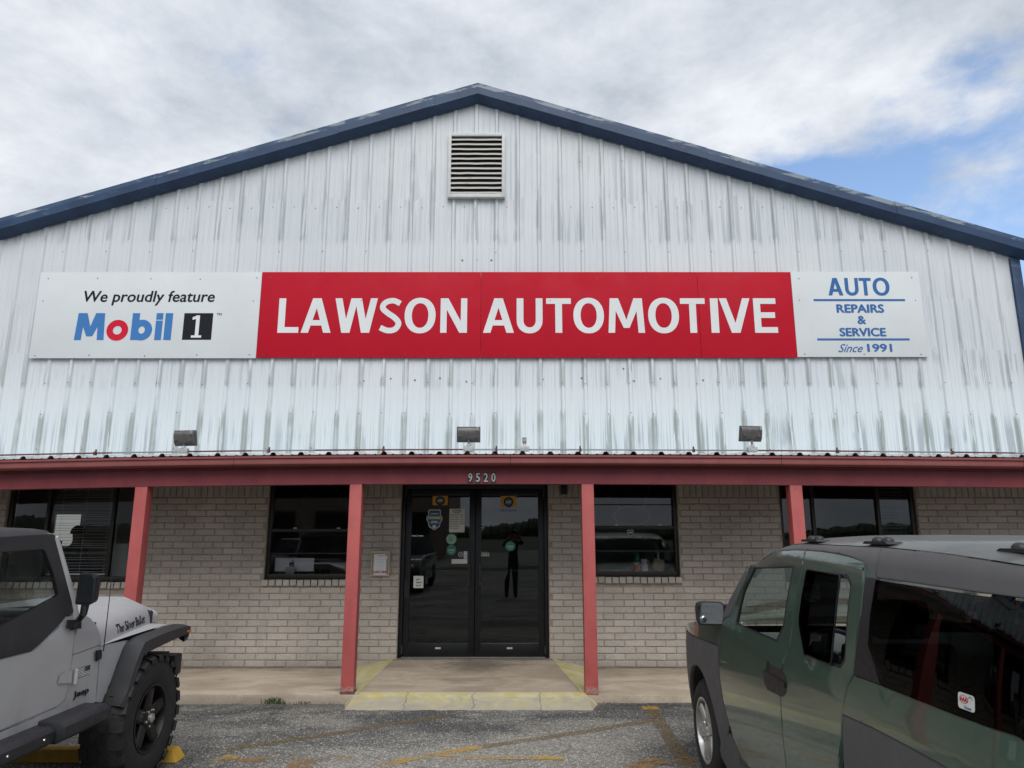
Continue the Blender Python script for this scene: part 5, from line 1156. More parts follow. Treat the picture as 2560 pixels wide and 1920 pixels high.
for sf, sd in ((esl, -1), (esr, 1)):
    d1 = panel('door', door1, sf, GREEN, car, [win1], 0.02)
    panel('window_seal', fillet([(p[0], p[1]) for p in win1]), lambda a, b, o: sf(a, b, o), BLKP, d1, [[(win1[0][0] * 0 + a * .955 + .045 * sum(q[0] for q in win1) / len(win1), b * .955 + .045 * sum(q[1] for q in win1) / len(win1)) for a, b in win1]], .01, -.002, .09, .002)
    panel('window_glass', win1, sf, CGLASS, d1, (), .004, -.010, .12, 0)
    d2 = panel('door', door2, sf, GREEN, car, [win2], 0.02); d2['label'] = 'narrow rear door with tinted pop out window'
    panel('window_seal', win2, sf, BLKP, d2, [[(a * .93 + .07 * sum(q[0] for q in win2) / len(win2), b * .93 + .07 * sum(q[1] for q in win2) / len(win2)) for a, b in win2]], .03, -.004, .09, .002)
    panel('pop_out_glass', pop2, sf, TGLASS, d2, (), .004, .008, .12, 0)
    panel('pop_out_rim', pop2, sf, BLKP, d2, [[(a * .975 + .025 * sum(q[0] for q in pop2) / len(pop2), b * .975 + .025 * sum(q[1] for q in pop2) / len(pop2)) for a, b in pop2]], .006, .0085, .12, 0)
    panel('quarter_panel', qpan, sf, GREEN, car, (), .02); panel('quarter_cladding', qclad, sf, CLAD, car, (), .02)
    q_ = panel('quarter_window', qwin, sf, TGLASS, car, (), .006, .001, .12, 0)
    panel('pillar_trim', cpil, sf, BLKP, car, (), .015, -.002); panel('rear_pillar', dpil, sf, CLAD, car, (), .015, -.002)
    panel('fender_cladding', fclad, sf, CLAD, car, (), .03, .004); panel('fender', fgreen, sf, GREEN, car, (), .015, -.004); panel('rocker', rock, lambda a, b, o: sf(a, b, o + .02 * (1 if b < .4 else 0)), CLAD, car, (), .04, .0)
    panel('roof_rail', railF, sf, CLAD, car, (), .02, .0, .06, .004); panel('roof_rail', railR, sf, CLAD, car, (), .02, .0, .06, .004)
    # dark jamb behind the seams
    jam = [(4.98, .98), (4.96, .5), (4.7, .34), (3.5, .34), (3.3, .6), (2.0, .95), (2.0, 1.16), (4.9, 1.13)]; panel('jamb', jam, sf, BLKP, car, (), .01, -.022, .15, 0)
    panel('jamb', [(y + .05, s) for y, s in split[:6]] + [(y - .05, s) for y, s in reversed(split[:6])], sf, BLKP, car, (), .01, -.022, .12, 0)
    # handle bowl and grip
    h = panel('handle', hnd, sf, BLKP, car, (), .006, .002, .05, .003)
    hy0, hy1 = min(p[0] for p in hnd), max(p[0] for p in hnd); hs = (min(p[1] for p in hnd) + max(p[1] for p in hnd)) / 2
    panel('grip', [(hy0 + .01, hs - .008), (hy1 - .002, hs - .006), (hy1 - .002, hs + .022), (hy0 + .01, hs + .020)], sf, BLKP, h, (), .008, .010, .05, .004)
    panel('grip_bowl', fillet([(hy1 - .035, hs + .028, .03), (hy1 - .085, hs + .028, .02), (hy1 - .085, hs + .075, .02), (hy1 - .05, hs + .080, .03)]), sf, plain('bowl_black', (0.004, 0.004, 0.005), 0.6), h, (), .001, .0026, .05, 0)

    # arch liner
    for cc in (FAX, RAX):
        pts = arc(cc, .42, -10, 190, 20)
        MB().grid([[esurf(a, max(b, .16), -.02, sd) for a, b in pts], [Vector((EC + sd * .45, a, b)) for a, b in pts]]).build('arch_liner', CABIN, car, 60)
    # roof rack feet
    for fy, fx_ in ((3.76, .700), (3.08, .700), (2.27, .660)):
        z_ = esurf(fy, 1.75, 0, sd).z
        f = MB().prism(fillet([(fy - .11, 0, .02), (fy + .11, 0, .02), (fy + .085, .012, .02), (fy - .085, .012, .02)]), lambda u, v, d: (EC + sd * (fx_ + d), u, z_ - .002 + v), -.035, .035).build('rack_foot', BLKP, car, 40)
        for dy in (-.042, .038): MB().lathe([(.025, 0), (.025, .008), (.018, .017), (.008, .021)], (EC + sd * fx_, fy + dy, z_ + .008), (0, 0, 1), 14).build('rack_knob', BLKP, f, 50)
rp = []
for y in [1.97 + (4.45 - 1.97) * i / 24 for i in range(25)]:
    sb = lerpt([(1.9, 1.677), (2.4, 1.690), (2.7, 1.702), (yse, 1.7165), (5, 1.7165)], y); row = []
    for k in range(17):
        u = -1 + k / 8
        s = 2.46 - (2.46 - sb) * abs(u); p = esurf(y, s, .001, -1 if u < 0 else 1); row.append(p)
    rp.append(row)
MB().grid(rp).build('roof', carpaint('green_roof_paint', (0.085, 0.09, 0.085), 0.0, 0.5, 0.25), car, 60)
# windscreen, hood, nose, tail
ws = []
for i in range(9):
    t = i / 8; y = 4.43 + (5.10 - 4.43) * t; z = 1.655 + (1.125 - 1.655) * t - .03 * math.sin(math.pi * t) * -1; hw_ = .70 + .13 * t
    ws.append([(EC + hw_ * u, y + .10 * (1 - u * u) * (.6 + .4 * t), z + .035 * (1 - u * u) * (1 - t)) for u in [-1 + k / 6 for k in range(13)]])
MB().grid(ws).build('windscreen', CGLASS, car, 60)
hd = []
for i in range(13):
    t = i / 12; y = 5.06 + (6.33 - 5.06) * t; zed = lerpt([(5.0, 1.150), (5.2, 1.135), (5.6, 1.090), (6.0, 1.035), (6.25, .990), (6.35, .955)], y); hwd = .878 + etap(y) - .004
    hd.append([(EC + hwd * u, y + .05 * (1 - u * u) * t, zed + .045 * (1 - abs(u) ** 2.5)) for u in [-1 + k / 8 for k in range(17)]])
MB().grid(hd).build('hood', GREEN, car, 60)
nose = []
for z in (.22, .30, .42, .55, .70, .82, .92, .965):
    r = []
    for k in range(25):
        u = -1 + k / 12; a = abs(u); hx = (.80 if z > .3 else .76) * math.copysign(min(1, a * 1.02), u) if a < 1 else math.copysign(esurf(6.27, z).x - EC, u) * -1 * -1
        yy = 6.27 + (ENOSE - 6.27 - (.03 if z > .9 or z < .3 else 0)) * (1 - a ** 3.2); hx = u * abs(esurf(6.27, z).x - EC)
        r.append((EC + hx, yy, z))
    nose.append(r)
MB().grid(nose).build('front_bumper', CLAD, car, 60)
for sd in (-1, 1):
    MB().prism(fillet([(-.13, -.07, .02), (.12, -.06, .03), (.13, .06, .03), (-.10, .075, .03)]), lambda u, v, d: (EC + sd * (.60 - u * 1.0), 6.325 + d + (u * .35 if u < 0 else u * .1), .86 + v), 0.02, 0.055).build('headlight', LENS, car, 40)
    a = e7([(172, 415), (196, 425), (185, 480), (168, 505)])
    panel('turn_signal', [(6.24, .94), (6.30, .93), (6.30, .83), (6.255, .80)], esl if sd < 0 else esr, ORNG, car, (), .02, .006, .05, .002)
tail = [[(EC + abs(esurf(1.96, s).x - EC) * u, EREAR - .03 * (1 - u * u) + (.10 * max(0, (z - 1.15) / .5) if z > 1.15 else 0), z) for u in [-1 + k / 6 for k in range(13)]] for s, z in ((.3, .3), (.6, .6), (.95, .95), (1.15, 1.15), (1.4, 1.4), (1.6, 1.6), (1.66, 1.67))]
MB().grid(tail[:4]).build('tailgate', GREEN, car, 60); MB().grid(tail[3:]).build('tailgate_window', TGLASS, car, 60)
for sd in (-1, 1): boxobj('tail_light', EC + sd * .80 - .05, EC + sd * .80 + .05, EREAR - .03, EREAR + .03, .95, 1.18, REDL, car, .01)
boxobj('rear_bumper', EC - .84, EC + .84, EREAR - .07, EREAR + .06, .35, .60, CLAD, car, .03)
# floor, seats, dash
boxobj('floor_pan', EC - .80, EC + .80, 2.05, 5.0, .24, .34, CABIN, car); boxobj('engine_bay', EC - .55, EC + .55, 5.05, 6.2, .25, .85, CABIN, car)
boxobj('firewall', EC - .80, EC + .80, 5.02, 5.06, .30, 1.08, CABIN, car)
MB().prism(fillet([(4.62, .72, .02), (5.04, .72, 0), (5.04, 1.09, .0), (4.80, 1.115, .06), (4.60, 1.02, .05)]), lambda u, v, d: (d, u, v), EC - .80, EC + .80).build('dashboard', DASH, car, 40)
for sx in (-.39, .39):
    st = MB().prism(fillet([(3.72, .50, .04), (4.22, .50, .05), (4.24, .64, .06), (3.86, .64, .05), (3.70, 1.22, .05), (3.58, 1.22, .05)]), lambda u, v, d: (EC + sx + d, u, v), -.25, .25).build('seat', CABIN, car, 40)
    boxobj('headrest', EC + sx - .13, EC + sx + .13, 3.56, 3.66, 1.25, 1.43, CABIN, st, .03)
    s2 = MB().prism(fillet([(2.75, .50, .04), (3.2, .50, .05), (3.22, .64, .06), (2.90, .64, .05), (2.76, 1.22, .05), (2.64, 1.22, .05)]), lambda u, v, d: (EC + sx + d, u, v), -.25, .25).build('seat', CABIN, car, 40)
    boxobj('headrest', EC + sx - .13, EC + sx + .13, 2.64, 2.74, 1.25, 1.40, CABIN, s2, .03)
swc = Vector((EC - .38, 4.50, 1.02)); rot = Matrix.Translation(swc) @ Matrix.Rotation(R(-62), 4, 'X')
sw = MB().tube([rot @ Vector((.185 * math.cos(2 * math.pi * i / 32), .185 * math.sin(2 * math.pi * i / 32), 0)) for i in range(33)], .014, 8, False).build('steering_wheel', DASH, car, 60)
MB().lathe([(.06, -.03), (.065, .0), (.05, .025)], swc, rot.to_3x3() @ Vector((0, 0, 1)), 16).build('hub', DASH, sw); 
for an in (200, 340, 270): MB().tube([swc, rot @ Vector((.18 * math.cos(R(an)), .18 * math.sin(R(an)), 0))], .014, 8).build('spoke', DASH, sw)
MB().tube([swc, swc + Vector((0, .30, -.06))], .03, 10).build('steering_column', CABIN, car)
# ---- wheels
def wheel(name, parent, c, sd, r, w, rim, spokes, mt, rimmat, knob, label=None, hubm=None, capr=.05):
    """c is the middle of the outer face, sd the outward x direction"""
    ax = Vector((sd, 0, 0)); wl = thing_wheel(name, parent, c, label)
    k = w
    tp = [(rim + .005, -.012), (rim + .03, 0.0), (r - .09, .004), (r - .04, -.006), (r - .018, -.022), (r - .006, -.045), (r - .006, -k + .045), (r - .018, -k + .022), (r - .04, -k + .006), (rim + .03, -k), (rim + .005, -k + .012)]
    MB().lathe(tp, c, ax, 64, True).build('tyre', RUB, wl, 50)
    rp_ = [(rim + .006, -.016), (rim + .006, -.004), (rim - .008, -.004), (rim - .016, -.03), (rim - .03, -k * .55), (rim - .05, -k + .02), (rim + .004, -k + .015)]
    MB().lathe(rp_, c, ax, 48, True).build('rim', rimmat, wl, 40)
    MB().lathe([(rim - .03, -k * .62), (.06, -k * .60), (.06, -k * .66), (rim - .03, -k * .68)], c, ax, 32, True).build('brake_disc', plain('brake_steel', (0.10, 0.10, 0.10), 0.5, 0.6), wl)
    for i in range(spokes):
        an = 2 * math.pi * (i + knob) / spokes; M = Matrix.Translation(c) @ Matrix.Rotation(an, 4, 'X')
        w0, w1 = (capr * 1.0, rim * .17) if hubm is None else (.052, .046)
        prof = [(.03, -.030), (rim * .5, -.020), (rim - .022, -.012)]
        rows = []
        for j, (rad, dx) in enumerate(prof):
            ww = w0 + (w1 - w0) * j / 2
            rows.append([M @ Vector((sd * (dx - .014), -ww, rad)), M @ Vector((sd * dx, -ww * .62, rad)), M @ Vector((sd * dx, ww * .62, rad)), M @ Vector((sd * (dx - .014), ww, rad)), M @ Vector((sd * (dx - .05), ww * .9, rad)), M @ Vector((sd * (dx - .05), -ww * .9, rad))])
        mb = MB().grid(rows, True); mb.f.append(tuple(range(12, 18))); mb.f.append(tuple(range(6))); mb.build('spoke', rimmat, wl, 35, 0.003)
    MB().lathe([(.075, -.05), (.075, -.024), (capr, -.016), (capr * .9, -.010)], c, ax, 24).build('hub', rimmat, wl, 40)
    for i in range(5):
        an = 2 * math.pi * (i + .5) / 5; MB().lathe([(.011, 0), (.011, .014), (.006, .018)], Vector(c) + Vector((sd * -.022, .057 * math.sin(an), .057 * math.cos(an))), ax, 8).build('lug_nut', CHROME, wl)
    if hubm: MB().lathe([(.033, -.012), (.031, .006), (.018, .013)], c, ax, 20).build('hub_cap', hubm, wl, 40)
    return wl
def thing_wheel(name, parent, c, label):
    o = bpy.data.objects.new(name, None); COL.objects.link(o); o.location = c; o.empty_display_size = .1; setparent(o, parent)
    if label: o['label'] = label
    return o
for (yy, zz_) in ((5.535, .350), (2.96, .350)):
    for sd in (-1, 1):
        wl = wheel('wheel', car, (EC + sd * .885, yy, zz_), sd, .350, .215, .215, 6, RUB, ALLOY, .25)
        tr = MB(); 
        for rw in range(5):
            xo = -.045 - .031 * rw
            for i in range(60):
                a0 = 2 * math.pi * (i + (rw % 2) * .5) / 60; a1 = a0 + 2 * math.pi * .72 / 60; vs = []
                for rad in (.340, .3505):
                    for xx in (xo, xo - .025):
                        for an in (a0, a1): vs.append((EC + sd * (.885 + xx), yy + rad * math.sin(an), zz_ + rad * math.cos(an)))
                tr.add(vs, [(4, 5, 7, 6), (0, 1, 5, 4), (2, 6, 7, 3), (0, 4, 6, 2), (1, 3, 7, 5)])
        tr.build('tread', RUB, wl, None)
# ---- mirrors
for sd in (-1, 1):
    mx = EC + sd * .945; my_ = 4.95; mz = 1.222
    mir = MB().prism(fillet([(-.088, -.078, .03), (.088, -.078, .025), (.088, .078, .03), (-.088, .080, .045)]), lambda u, v, d: (mx + (-sd) * -u * -1 * (1 - d * 1.2) if False else mx + u * (1 if sd < 0 else -1) * (1 - d * 1.6), my_ + d - .22 * u, mz + v * (1 - d * 1.6)), 0.0, 0.085).build('side_mirror', BLKP, car, 40, 0.008)
    MB().prism(fillet([(-.076, -.066, .025), (.080, -.066, .02), (.080, .066, .025), (-.076, .068, .04)]), lambda u, v, d: (mx + u * (1 if sd < 0 else -1), my_ + d - .22 * u, mz + v), -.002, .004).build('mirror_glass', MIRR, mir, 40)
    MB().lathe([(.024, 0), (.022, .006), (.012, .010)], (mx - .048 * (1 if sd < 0 else -1), my_ + .0095, mz - .038), (0, -1, 0), 20).build('spot_mirror', MIRR, mir, 60)
    MB().box(mx - sd * .07, mx - sd * .14, my_ + .01, my_ + .06, mz + .01, mz + .055).box(mx - sd * .07, mx - sd * .13, my_ + .01, my_ + .05, mz - .07, mz - .04).build('mirror_arm', BLKP, mir, 30, .006)
# ---- club sticker on the quarter glass
st0 = [E(2100 + a / 2.591, 1280 + b / 2.591) for a, b in ((770, 1270), (878, 1300), (880, 1188), (770, 1170))]
sy0, sy1 = st0[1][0], st0[0][0]; ss0 = (st0[0][1] + st0[1][1]) / 2; ss1 = (st0[2][1] + st0[3][1]) / 2
stk = panel('club_sticker', fillet([(sy0, ss0, .012), (sy1, ss0, .012), (sy1, ss1, .012), (sy0, ss1, .012)]), esl, SPAPER, car, (), .0006, .0022, .2, 0); stk['label'] = 'white rounded club sticker with red oval on the dark glass'
sfn = lambda u, v, d: esl(sy1 + (sy0 - sy1) * u, ss0 + (ss1 - ss0) * v, .0024 + d)
disc(sfn, .36, .62, .27, .25, SRED2, stk, 'red_oval'); disc(sfn, .36, .62, .235, .215, SPAPER, stk, 'oval_face', .0007); text('AAA', sfn, SRED2, stk, (.13, .59, .48, .76), .05, 0, lift=.001)
text('Texas', sfn, SBLUE2, stk, (.40, .82, .08, .25), .03, .1); MB().grid([[sfn(.60 + .30 * t, .66 + .18 * math.sin(t * 3.0) - .0 * t, .0008) for t in [i / 10 for i in range(11)]], [sfn(.60 + .30 * t, .70 + .20 * math.sin(t * 2.9), .0008) for t in [i / 10 for i in range(11)]]]).build('blue_arc', SBLUE2, stk, None)
# ================================================================ silver off-road car
JX, JC = -2.765, -3.535
SILVER = None
def mk_silver():
    m = NT('matt_silver_paint'); p = m.pos(); z = m.xyz(p)[2]
    c = m.mix(m.rng(m.noise(p, 2.2, 5, 0.6), 0.3, 0.7), (0.44, 0.445, 0.46), (0.49, 0.495, 0.505))
    d = m.math('MULTIPLY', m.rng(z, 1.0, 0.6), m.rng(m.noise(m.mapped(p, (1, 1.5, 1)), 4, 6, 0.7), 0.40, 0.7))
    c = m.mix(m.math('MULTIPLY', d, 0.35), c, (0.26, 0.22, 0.17)); m.set(c, 0.46, 0.25, 0.5); return m.m
SILVER = mk_silver(); FLARE = plain('flare_plastic', (0.032, 0.032, 0.035), 0.52, 0, 0.12, 7, 0.15, 400); STEPM = plain('step_plastic', (0.020, 0.021, 0.025), 0.5, 0, 0.15, 8, 0.2, 300)
SOFT = plain('soft_top_fabric', (0.022, 0.022, 0.025), 0.72, 0, 0.15, 6, 0.4, 260); VINYL = glass('vinyl_window', (0.66, 0.69, 0.68), 0.9, 1.45, 0.02, 0.07, (0.12, 0.13, 0.13)); JRIM = plain('matt_black_rim', (0.012, 0.012, 0.013), 0.45, 0.3)
jeep = thing('offroad_car', (JC, 4.3, 0), 'silver off-road car with black soft top and tall tyres parked on the left', 'car')
def inset(z): return 0.15 * max(0, z - 1.12)
def jsurf(y, z, o=0.0, side=1): return Vector((JC + side * ((JX - JC) - inset(z) + o), y, z))
jr = lambda y, z, o: jsurf(y, z, o, 1)
jl = lambda y, z, o: jsurf(y, z, o, -1)
def J(px, py, X=None):
    z = 1.0
    for _ in range(8): y, z = onX(px, py, (JX - inset(z)) if X is None else X)
    return (y, z)
j5 = lambda l, X=None: [J(a / 3.771, 1480 + b / 3.771, X) for a, b in l]
j1 = lambda l, X=None: [J(a / 2.592, 1280 + b / 2.592, X) for a, b in l]
doorF = j5([(725, 225), (700, 390), (685, 560), (665, 720), (645, 890), (610, 1012), (545, 1076), (300, 1180), (0, 1304)])
ztp = j5([(612, 235), (545, 330), (440, 440), (340, 540), (290, 562), (200, 586), (0, 640)])
zb_ = doorF[-1][1]
door = doorF + [(3.84, zb_ + .002), (3.78, zb_ + .06), (3.76, ztp[-1][1])] + list(reversed(ztp))
cowl = j5([(757, 214), (835, 232), (905, 300), (945, 390), (950, 497), (694, 588), (708, 400)])
low = j5([(692, 598), (942, 508), (930, 700), (905, 1035)]) + [(4.90, .63), (3.70, .63), (3.70, 1.08), (3.752, 1.08), (3.772, zb_ + .055), (3.835, zb_ - .005)] + j5([(0, 1312), (300, 1188), (548, 1086), (617, 1020), (652, 895), (672, 722)])
fend = j5([(950, 508), (1215, 455), (1160, 530), (1100, 690), (1030, 890), (985, 1050), (912, 1035), (938, 700)])
soft = j1([(340, 142), (352, 150), (487, 560), (492, 640), (425, 672), (372, 740), (240, 868), (195, 905), (0, 950)]) + [(3.76, ztp[-1][1] + .004), (3.70, 1.70)] + j1([(0, 165)])
swin = fillet([(*p, r) for p, r in zip([(3.82, J(0, 1280 + 265 / 2.592)[1])] + j1([(285, 240), (345, 400), (380, 540)]) + [(3.82, 1.20)], (.04, .06, .2, .02, .03))])
for sf, sd in ((jr, 1), (jl, -1)):
    d = panel('door', door, sf, SILVER, jeep, (), .03, .003); panel('cowl_panel', cowl, sf, SILVER, jeep, (), .02); panel('body_side', low, sf, SILVER, jeep, (), .02); panel('fender_side', fend, sf, SILVER, jeep, (), .02, 0, .07, .004)
    u = panel('upper_door', soft, sf, SOFT, jeep, [swin], .03, .008); u['label'] = 'black fabric upper door with clear vinyl window'
    panel('vinyl_window', swin, sf, VINYL, u, (), .003, .0, .14, 0)
    panel('jamb', [(4.75, .70), (4.75, 1.22), (3.7, 1.0), (3.7, .66)], sf, BLKP, jeep, (), .01, -.024, .2, 0)
    panel('body_side', [(3.69, .63), (3.69, 1.08), (2.18, 1.08), (2.18, .60), (2.55, .60)] + [(3.145 - .44 * math.cos(R(180 - a)) * -1 * -1, .50 + .44 * math.sin(R(a))) for a in range(170, 9, -16)][::-1] + [(3.62, .63)], sf, SILVER, jeep, (), .02)
    panel('soft_side', [(3.69, 1.085), (3.69, 1.70), (2.30, 1.69), (2.19, 1.085)], sf, SOFT, jeep, (), .02, .004)
    # hinges
    hp = j5([(530, 868), (545, 790), (600, 752), (665, 735), (660, 860)]); panel('door_hinge', hp, sf, SILVER, jeep, (), .004, .012, .05, .003)
    a = j5([(680, 865), (690, 728)]); MB().tube([sf(a[0][0], a[0][1], .018), sf(a[0][0], a[1][1], .018)], .012, 10).build('hinge_barrel', SILVER, jeep)
    a = j5([(722, 345), (738, 225)]); MB().tube([sf(a[0][0], a[0][1], .020), sf(a[0][0], a[1][1], .020)], .013, 10).build('hinge_barrel', SILVER, jeep)
    # flare: inner edge on the body, fold and lip further out
    inn_ = j5([(983, 1062), (1030, 890), (1100, 690), (1160, 530), (1210, 458), (1300, 408), (1500, 340), (1640, 300)], JX)
    fold = j5([(1130, 1080), (1195, 950), (1245, 790), (1300, 630), (1355, 505), (1400, 458), (1590, 376), (1785, 320)], -2.615)
    inn_.append((inn_[-1][0] + .05, inn_[-1][1] - .02)); fold.append((fold[-1][0] + .02, fold[-1][1] - .05))
    inn_ = smoothline(inn_, 4); fold = smoothline(fold, 4); wc = Vector((5.517, .436)); rows = [[], [], [], []]
    for p, q in zip(inn_, fold):
        qd = (wc - Vector(q)).normalized(); l = Vector(q) + qd * (.045 if q[1] < .95 else .075); X_ = lambda x: JC + sd * (x - JC)
        m_ = (Vector(p) * .45 + Vector(q) * .55) - qd * .008
        rows[0].append((X_(JX), p[0], p[1])); rows[1].append((X_(JX + .55 * (-2.615 - JX)), m_.x, m_.y)); rows[2].append((X_(-2.615), q[0], q[1])); rows[3].append((X_(-2.605), l.x, l.y))
    rows.append([(X_(-2.63), y_ + (wc.x - y_) * .03, z_ + (wc.y - z_) * .03) for (x_, y_, z_) in rows[3]]); rows.append([(X_(JX), a_[1] + (wc.x - a_[1]) * .10, a_[2] + (wc.y - a_[2]) * .10) for a_ in rows[0]])
    fm = MB().grid(rows); nC = len(rows[0]); fm.f.append(tuple(i * nC for i in range(6))); fm.f.append(tuple(i * nC + nC - 1 for i in range(5, -1, -1)))
    fl_ = fm.build('fender_flare', FLARE, jeep, 38)
    MB().box(X_(-2.612) - .005, X_(-2.612) + .012 * sd + .005, fold[-1][0] - .065, fold[-1][0] - .015, fold[-1][1] + .006, fold[-1][1] + .020).build('side_marker', ORNG, fl_, 30, .003)
    # fender top
    ft = [[], []]
    for i in range(9):
        t = i / 8; y = 5.02 + (6.12 - 5.02) * t; hw_ = .772 + (.600 - .772) * t ** 1.2; z = 1.006 + .022 * math.sin(math.pi * min(t * 1.1, 1) * .5) - (.03 * max(0, (t - .8) / .2) ** 2)
        ft[0].append((JC + sd * (hw_ - .03), y, z + .012)); ft[1].append((JC + sd * .772, y, z))
    MB().grid(ft).build('fender_top', SILVER, jeep, 40)
    # step and rocker guard
    stp = MB()
    def blk(y0, y1, zt, zb2, xo, ch=.03):
        stp.prism([(-2.78, zb2 + .01), (xo - .05, zb2), (xo, zb2 + .035), (xo, zt - ch), (xo - ch, zt - .004), (-2.775, zt)], lambda a_, b_, d_: (JC + sd * (a_ - JC), d_, b_), y0, y1)
    blk(4.455, 4.93, .672, .545, -2.600); blk(3.86, 4.450, .655, .535, -2.650); blk(3.30, 3.855, .672, .545, -2.600); blk(3.10, 3.295, .655, .535, -2.650)
    sp_ = stp.build('side_step', STEPM, jeep, 30, .010)
    for yy in (4.35, 4.05, 3.95): MB().lathe([(.008, 0), (.007, .003)], (JC + sd * (-2.650 - JC), yy, .60), (sd, 0, 0), 8).build('bolt', CHROME, sp_)
    # mirror
    mc = Vector((JC + sd * (-2.675 - JC), 4.62, 1.405))
    mh = MB().prism(fillet([(-.062, -.098, .02), (.062, -.098, .035), (.062, .098, .035), (-.055, .098, .02)]), lambda u_, v_, d_: (mc.x + sd * u_ * (1 - d_ * 2.2), mc.y + d_ - .10 * u_, mc.z + v_ * (1 - d_ * 1.6)), 0, .075).build('side_mirror', BLKP, jeep, 40, .008)
    MB().prism(fillet([(-.052, -.085, .015), (.048, -.085, .03), (.048, .085, .03), (-.046, .085, .015)]), lambda u_, v_, d_: (mc.x + sd * u_, mc.y + d_ - .10 * u_, mc.z + v_), -.003, .003).build('mirror_glass', MIRR, mh, 40)
    b0 = J(163, 1560); b0 = (b0[0] - .0, b0[1])
    MB().tube([(mc.x - sd * .005, mc.y + .03, mc.z - .09), (mc.x - sd * .005, mc.y + .02, mc.z - .15), (jsurf(b0[0], 1.20, .03, sd).x, b0[0] + .10, 1.215), (jsurf(b0[0], 1.2, .03, sd).x, b0[0] + .02, 1.17)], [.024, .022, .018, .02], 10).build('mirror_arm', BLKP, mh, 50)
    bb = j5([(590, 345), (715, 345), (715, 265), (600, 262)]); panel('mirror_base', bb, sf, BLKP, mh, (), .02, .040, .05, .008)
    # hood latch
    q = J(372, 1543, -2.93); hx_ = JC + sd * (-2.915 - JC)
    lt = MB().tube([(hx_, 5.99, 1.020), (hx_, 5.99, 1.125)], .014, 10).build('hood_latch', BLKP, jeep); MB().tube([(hx_ - sd * .04, 5.985, 1.125), (hx_ + sd * .004, 5.99, 1.125)], .010, 8).build('latch_hook', BLKP, lt)
    # windscreen frame side
    MB().tube([(JC + sd * (-2.782 - JC), 4.735, 1.20), (JC + sd * (-2.80 - JC), 4.700, 1.335), (JC + sd * (-2.858 - JC), 4.540, 1.722)], [.026, .026, .022], 8).build('windscreen_pillar', SILVER, jeep, 50)
    # seats, roll bar
    stt = MB().prism(fillet([(3.75, .75, .04), (4.22, .78, .05), (4.22, .90, .05), (3.92, .90, .05), (3.78, 1.42, .06), (3.66, 1.42, .06)]), lambda u_, v_, d_: (JC + sd * .36 + d_, u_, v_), -.24, .24).build('seat', CABIN, jeep, 40)
    boxobj('headrest', JC + sd * .36 - .12, JC + sd * .36 + .12, 3.64, 3.73, 1.44, 1.58, CABIN, stt, .03)
    MB().tube([(JC + sd * .62, 3.55, .8), (JC + sd * .62, 3.55, 1.62), (JC + sd * .58, 3.6, 1.70), (JC + sd * .58, 4.5, 1.70)], .03, 10).build('roll_bar', CABIN, jeep, 50)
# ---- hood
hd = []
for t in [i / 16 for i in range(17)]:
    y = 5.03 + (6.10 - 5.03) * t; hw_ = .769 + (.605 - .769) * t ** 1.15; zb2 = 1.010 + .020 * t; dr = -.045 * max(0, (t - .88) / .12) ** 2; row = []
    half = [(0, .21), (.10, .209), (.22, .206), (.36, .198), (.50, .184), (.60, .166), (.68, .140), (.73, .105), (.757, .060), (.769, 0)]
    for u, v in [(-a, b) for a, b in reversed(half)] + half[1:]: row.append((JC + u / .769 * hw_, y + (.02 * (1 - abs(u) / .769) if t == 1 else 0), zb2 + v + dr * (v / .21)))
    hd.append(row)
hood = MB().grid(hd).build('hood', SILVER, jeep, 50)
cw = []
for y, k in ((4.74, 1.0), (4.9, 1.0), (5.022, 1.0)):
    cw.append([(JC + u * (.769 / .769) * .998, y, 1.010 + v * k + .004) for u, v in [(-a, b) for a, b in reversed(half)] + half[1:]])
MB().grid(cw).build('cowl', SILVER, jeep, 50)
yg = 6.11
gr_ = MB().prism(fillet([(-.60, .80, .03), (.60, .80, .03), (.60, 1.10, .06), (.30, 1.225, .1), (-.30, 1.225, .1), (-.60, 1.10, .06)]), lambda u, v, d: (JC + u, d, v), yg, yg + .05).build('grille', SILVER, jeep, 40)
for i in range(7): boxobj('grille_slot', JC - .285 + .095 * i - .03, JC - .285 + .095 * i + .03, yg + .047, yg + .053, .86, 1.14, BLKP, gr_)
for s_ in (-1, 1): MB().lathe([(.09, 0), (.085, .03), (.05, .045)], (JC + s_ * .46, yg + .048, 1.0), (0, 1, 0), 24).build('headlight', LENS, gr_, 50)
MB().box(JC - .78, JC + .78, 6.14, 6.28, .60, .765).build('front_bumper', STEPM, jeep, 30, .02)
MB().box(JC - .74, JC + .74, 5.75, 6.12, .60, .80).box(JC - .55, JC + .55, 5.05, 6.1, .55, 1.0).build('inner_fender', CABIN, jeep)
MB().box(JC - .42, JC - .32, 2.2, 6.1, .50, .60).box(JC + .32, JC + .42, 2.2, 6.1, .50, .60).box(JC - .74, JC + .74, 2.2, 4.95, .60, .66).build('chassis', CABIN, jeep)
boxobj('firewall', JC - .74, JC + .74, 4.96, 5.0, .6, 1.16, CABIN, jeep)
MB().prism(fillet([(4.55, .95, .03), (4.95, .95, 0), (4.95, 1.20, 0), (4.60, 1.23, .05)]), lambda u, v, d: (d, u, v), JC - .70, JC + .70).build('dashboard', CABIN, jeep, 40)
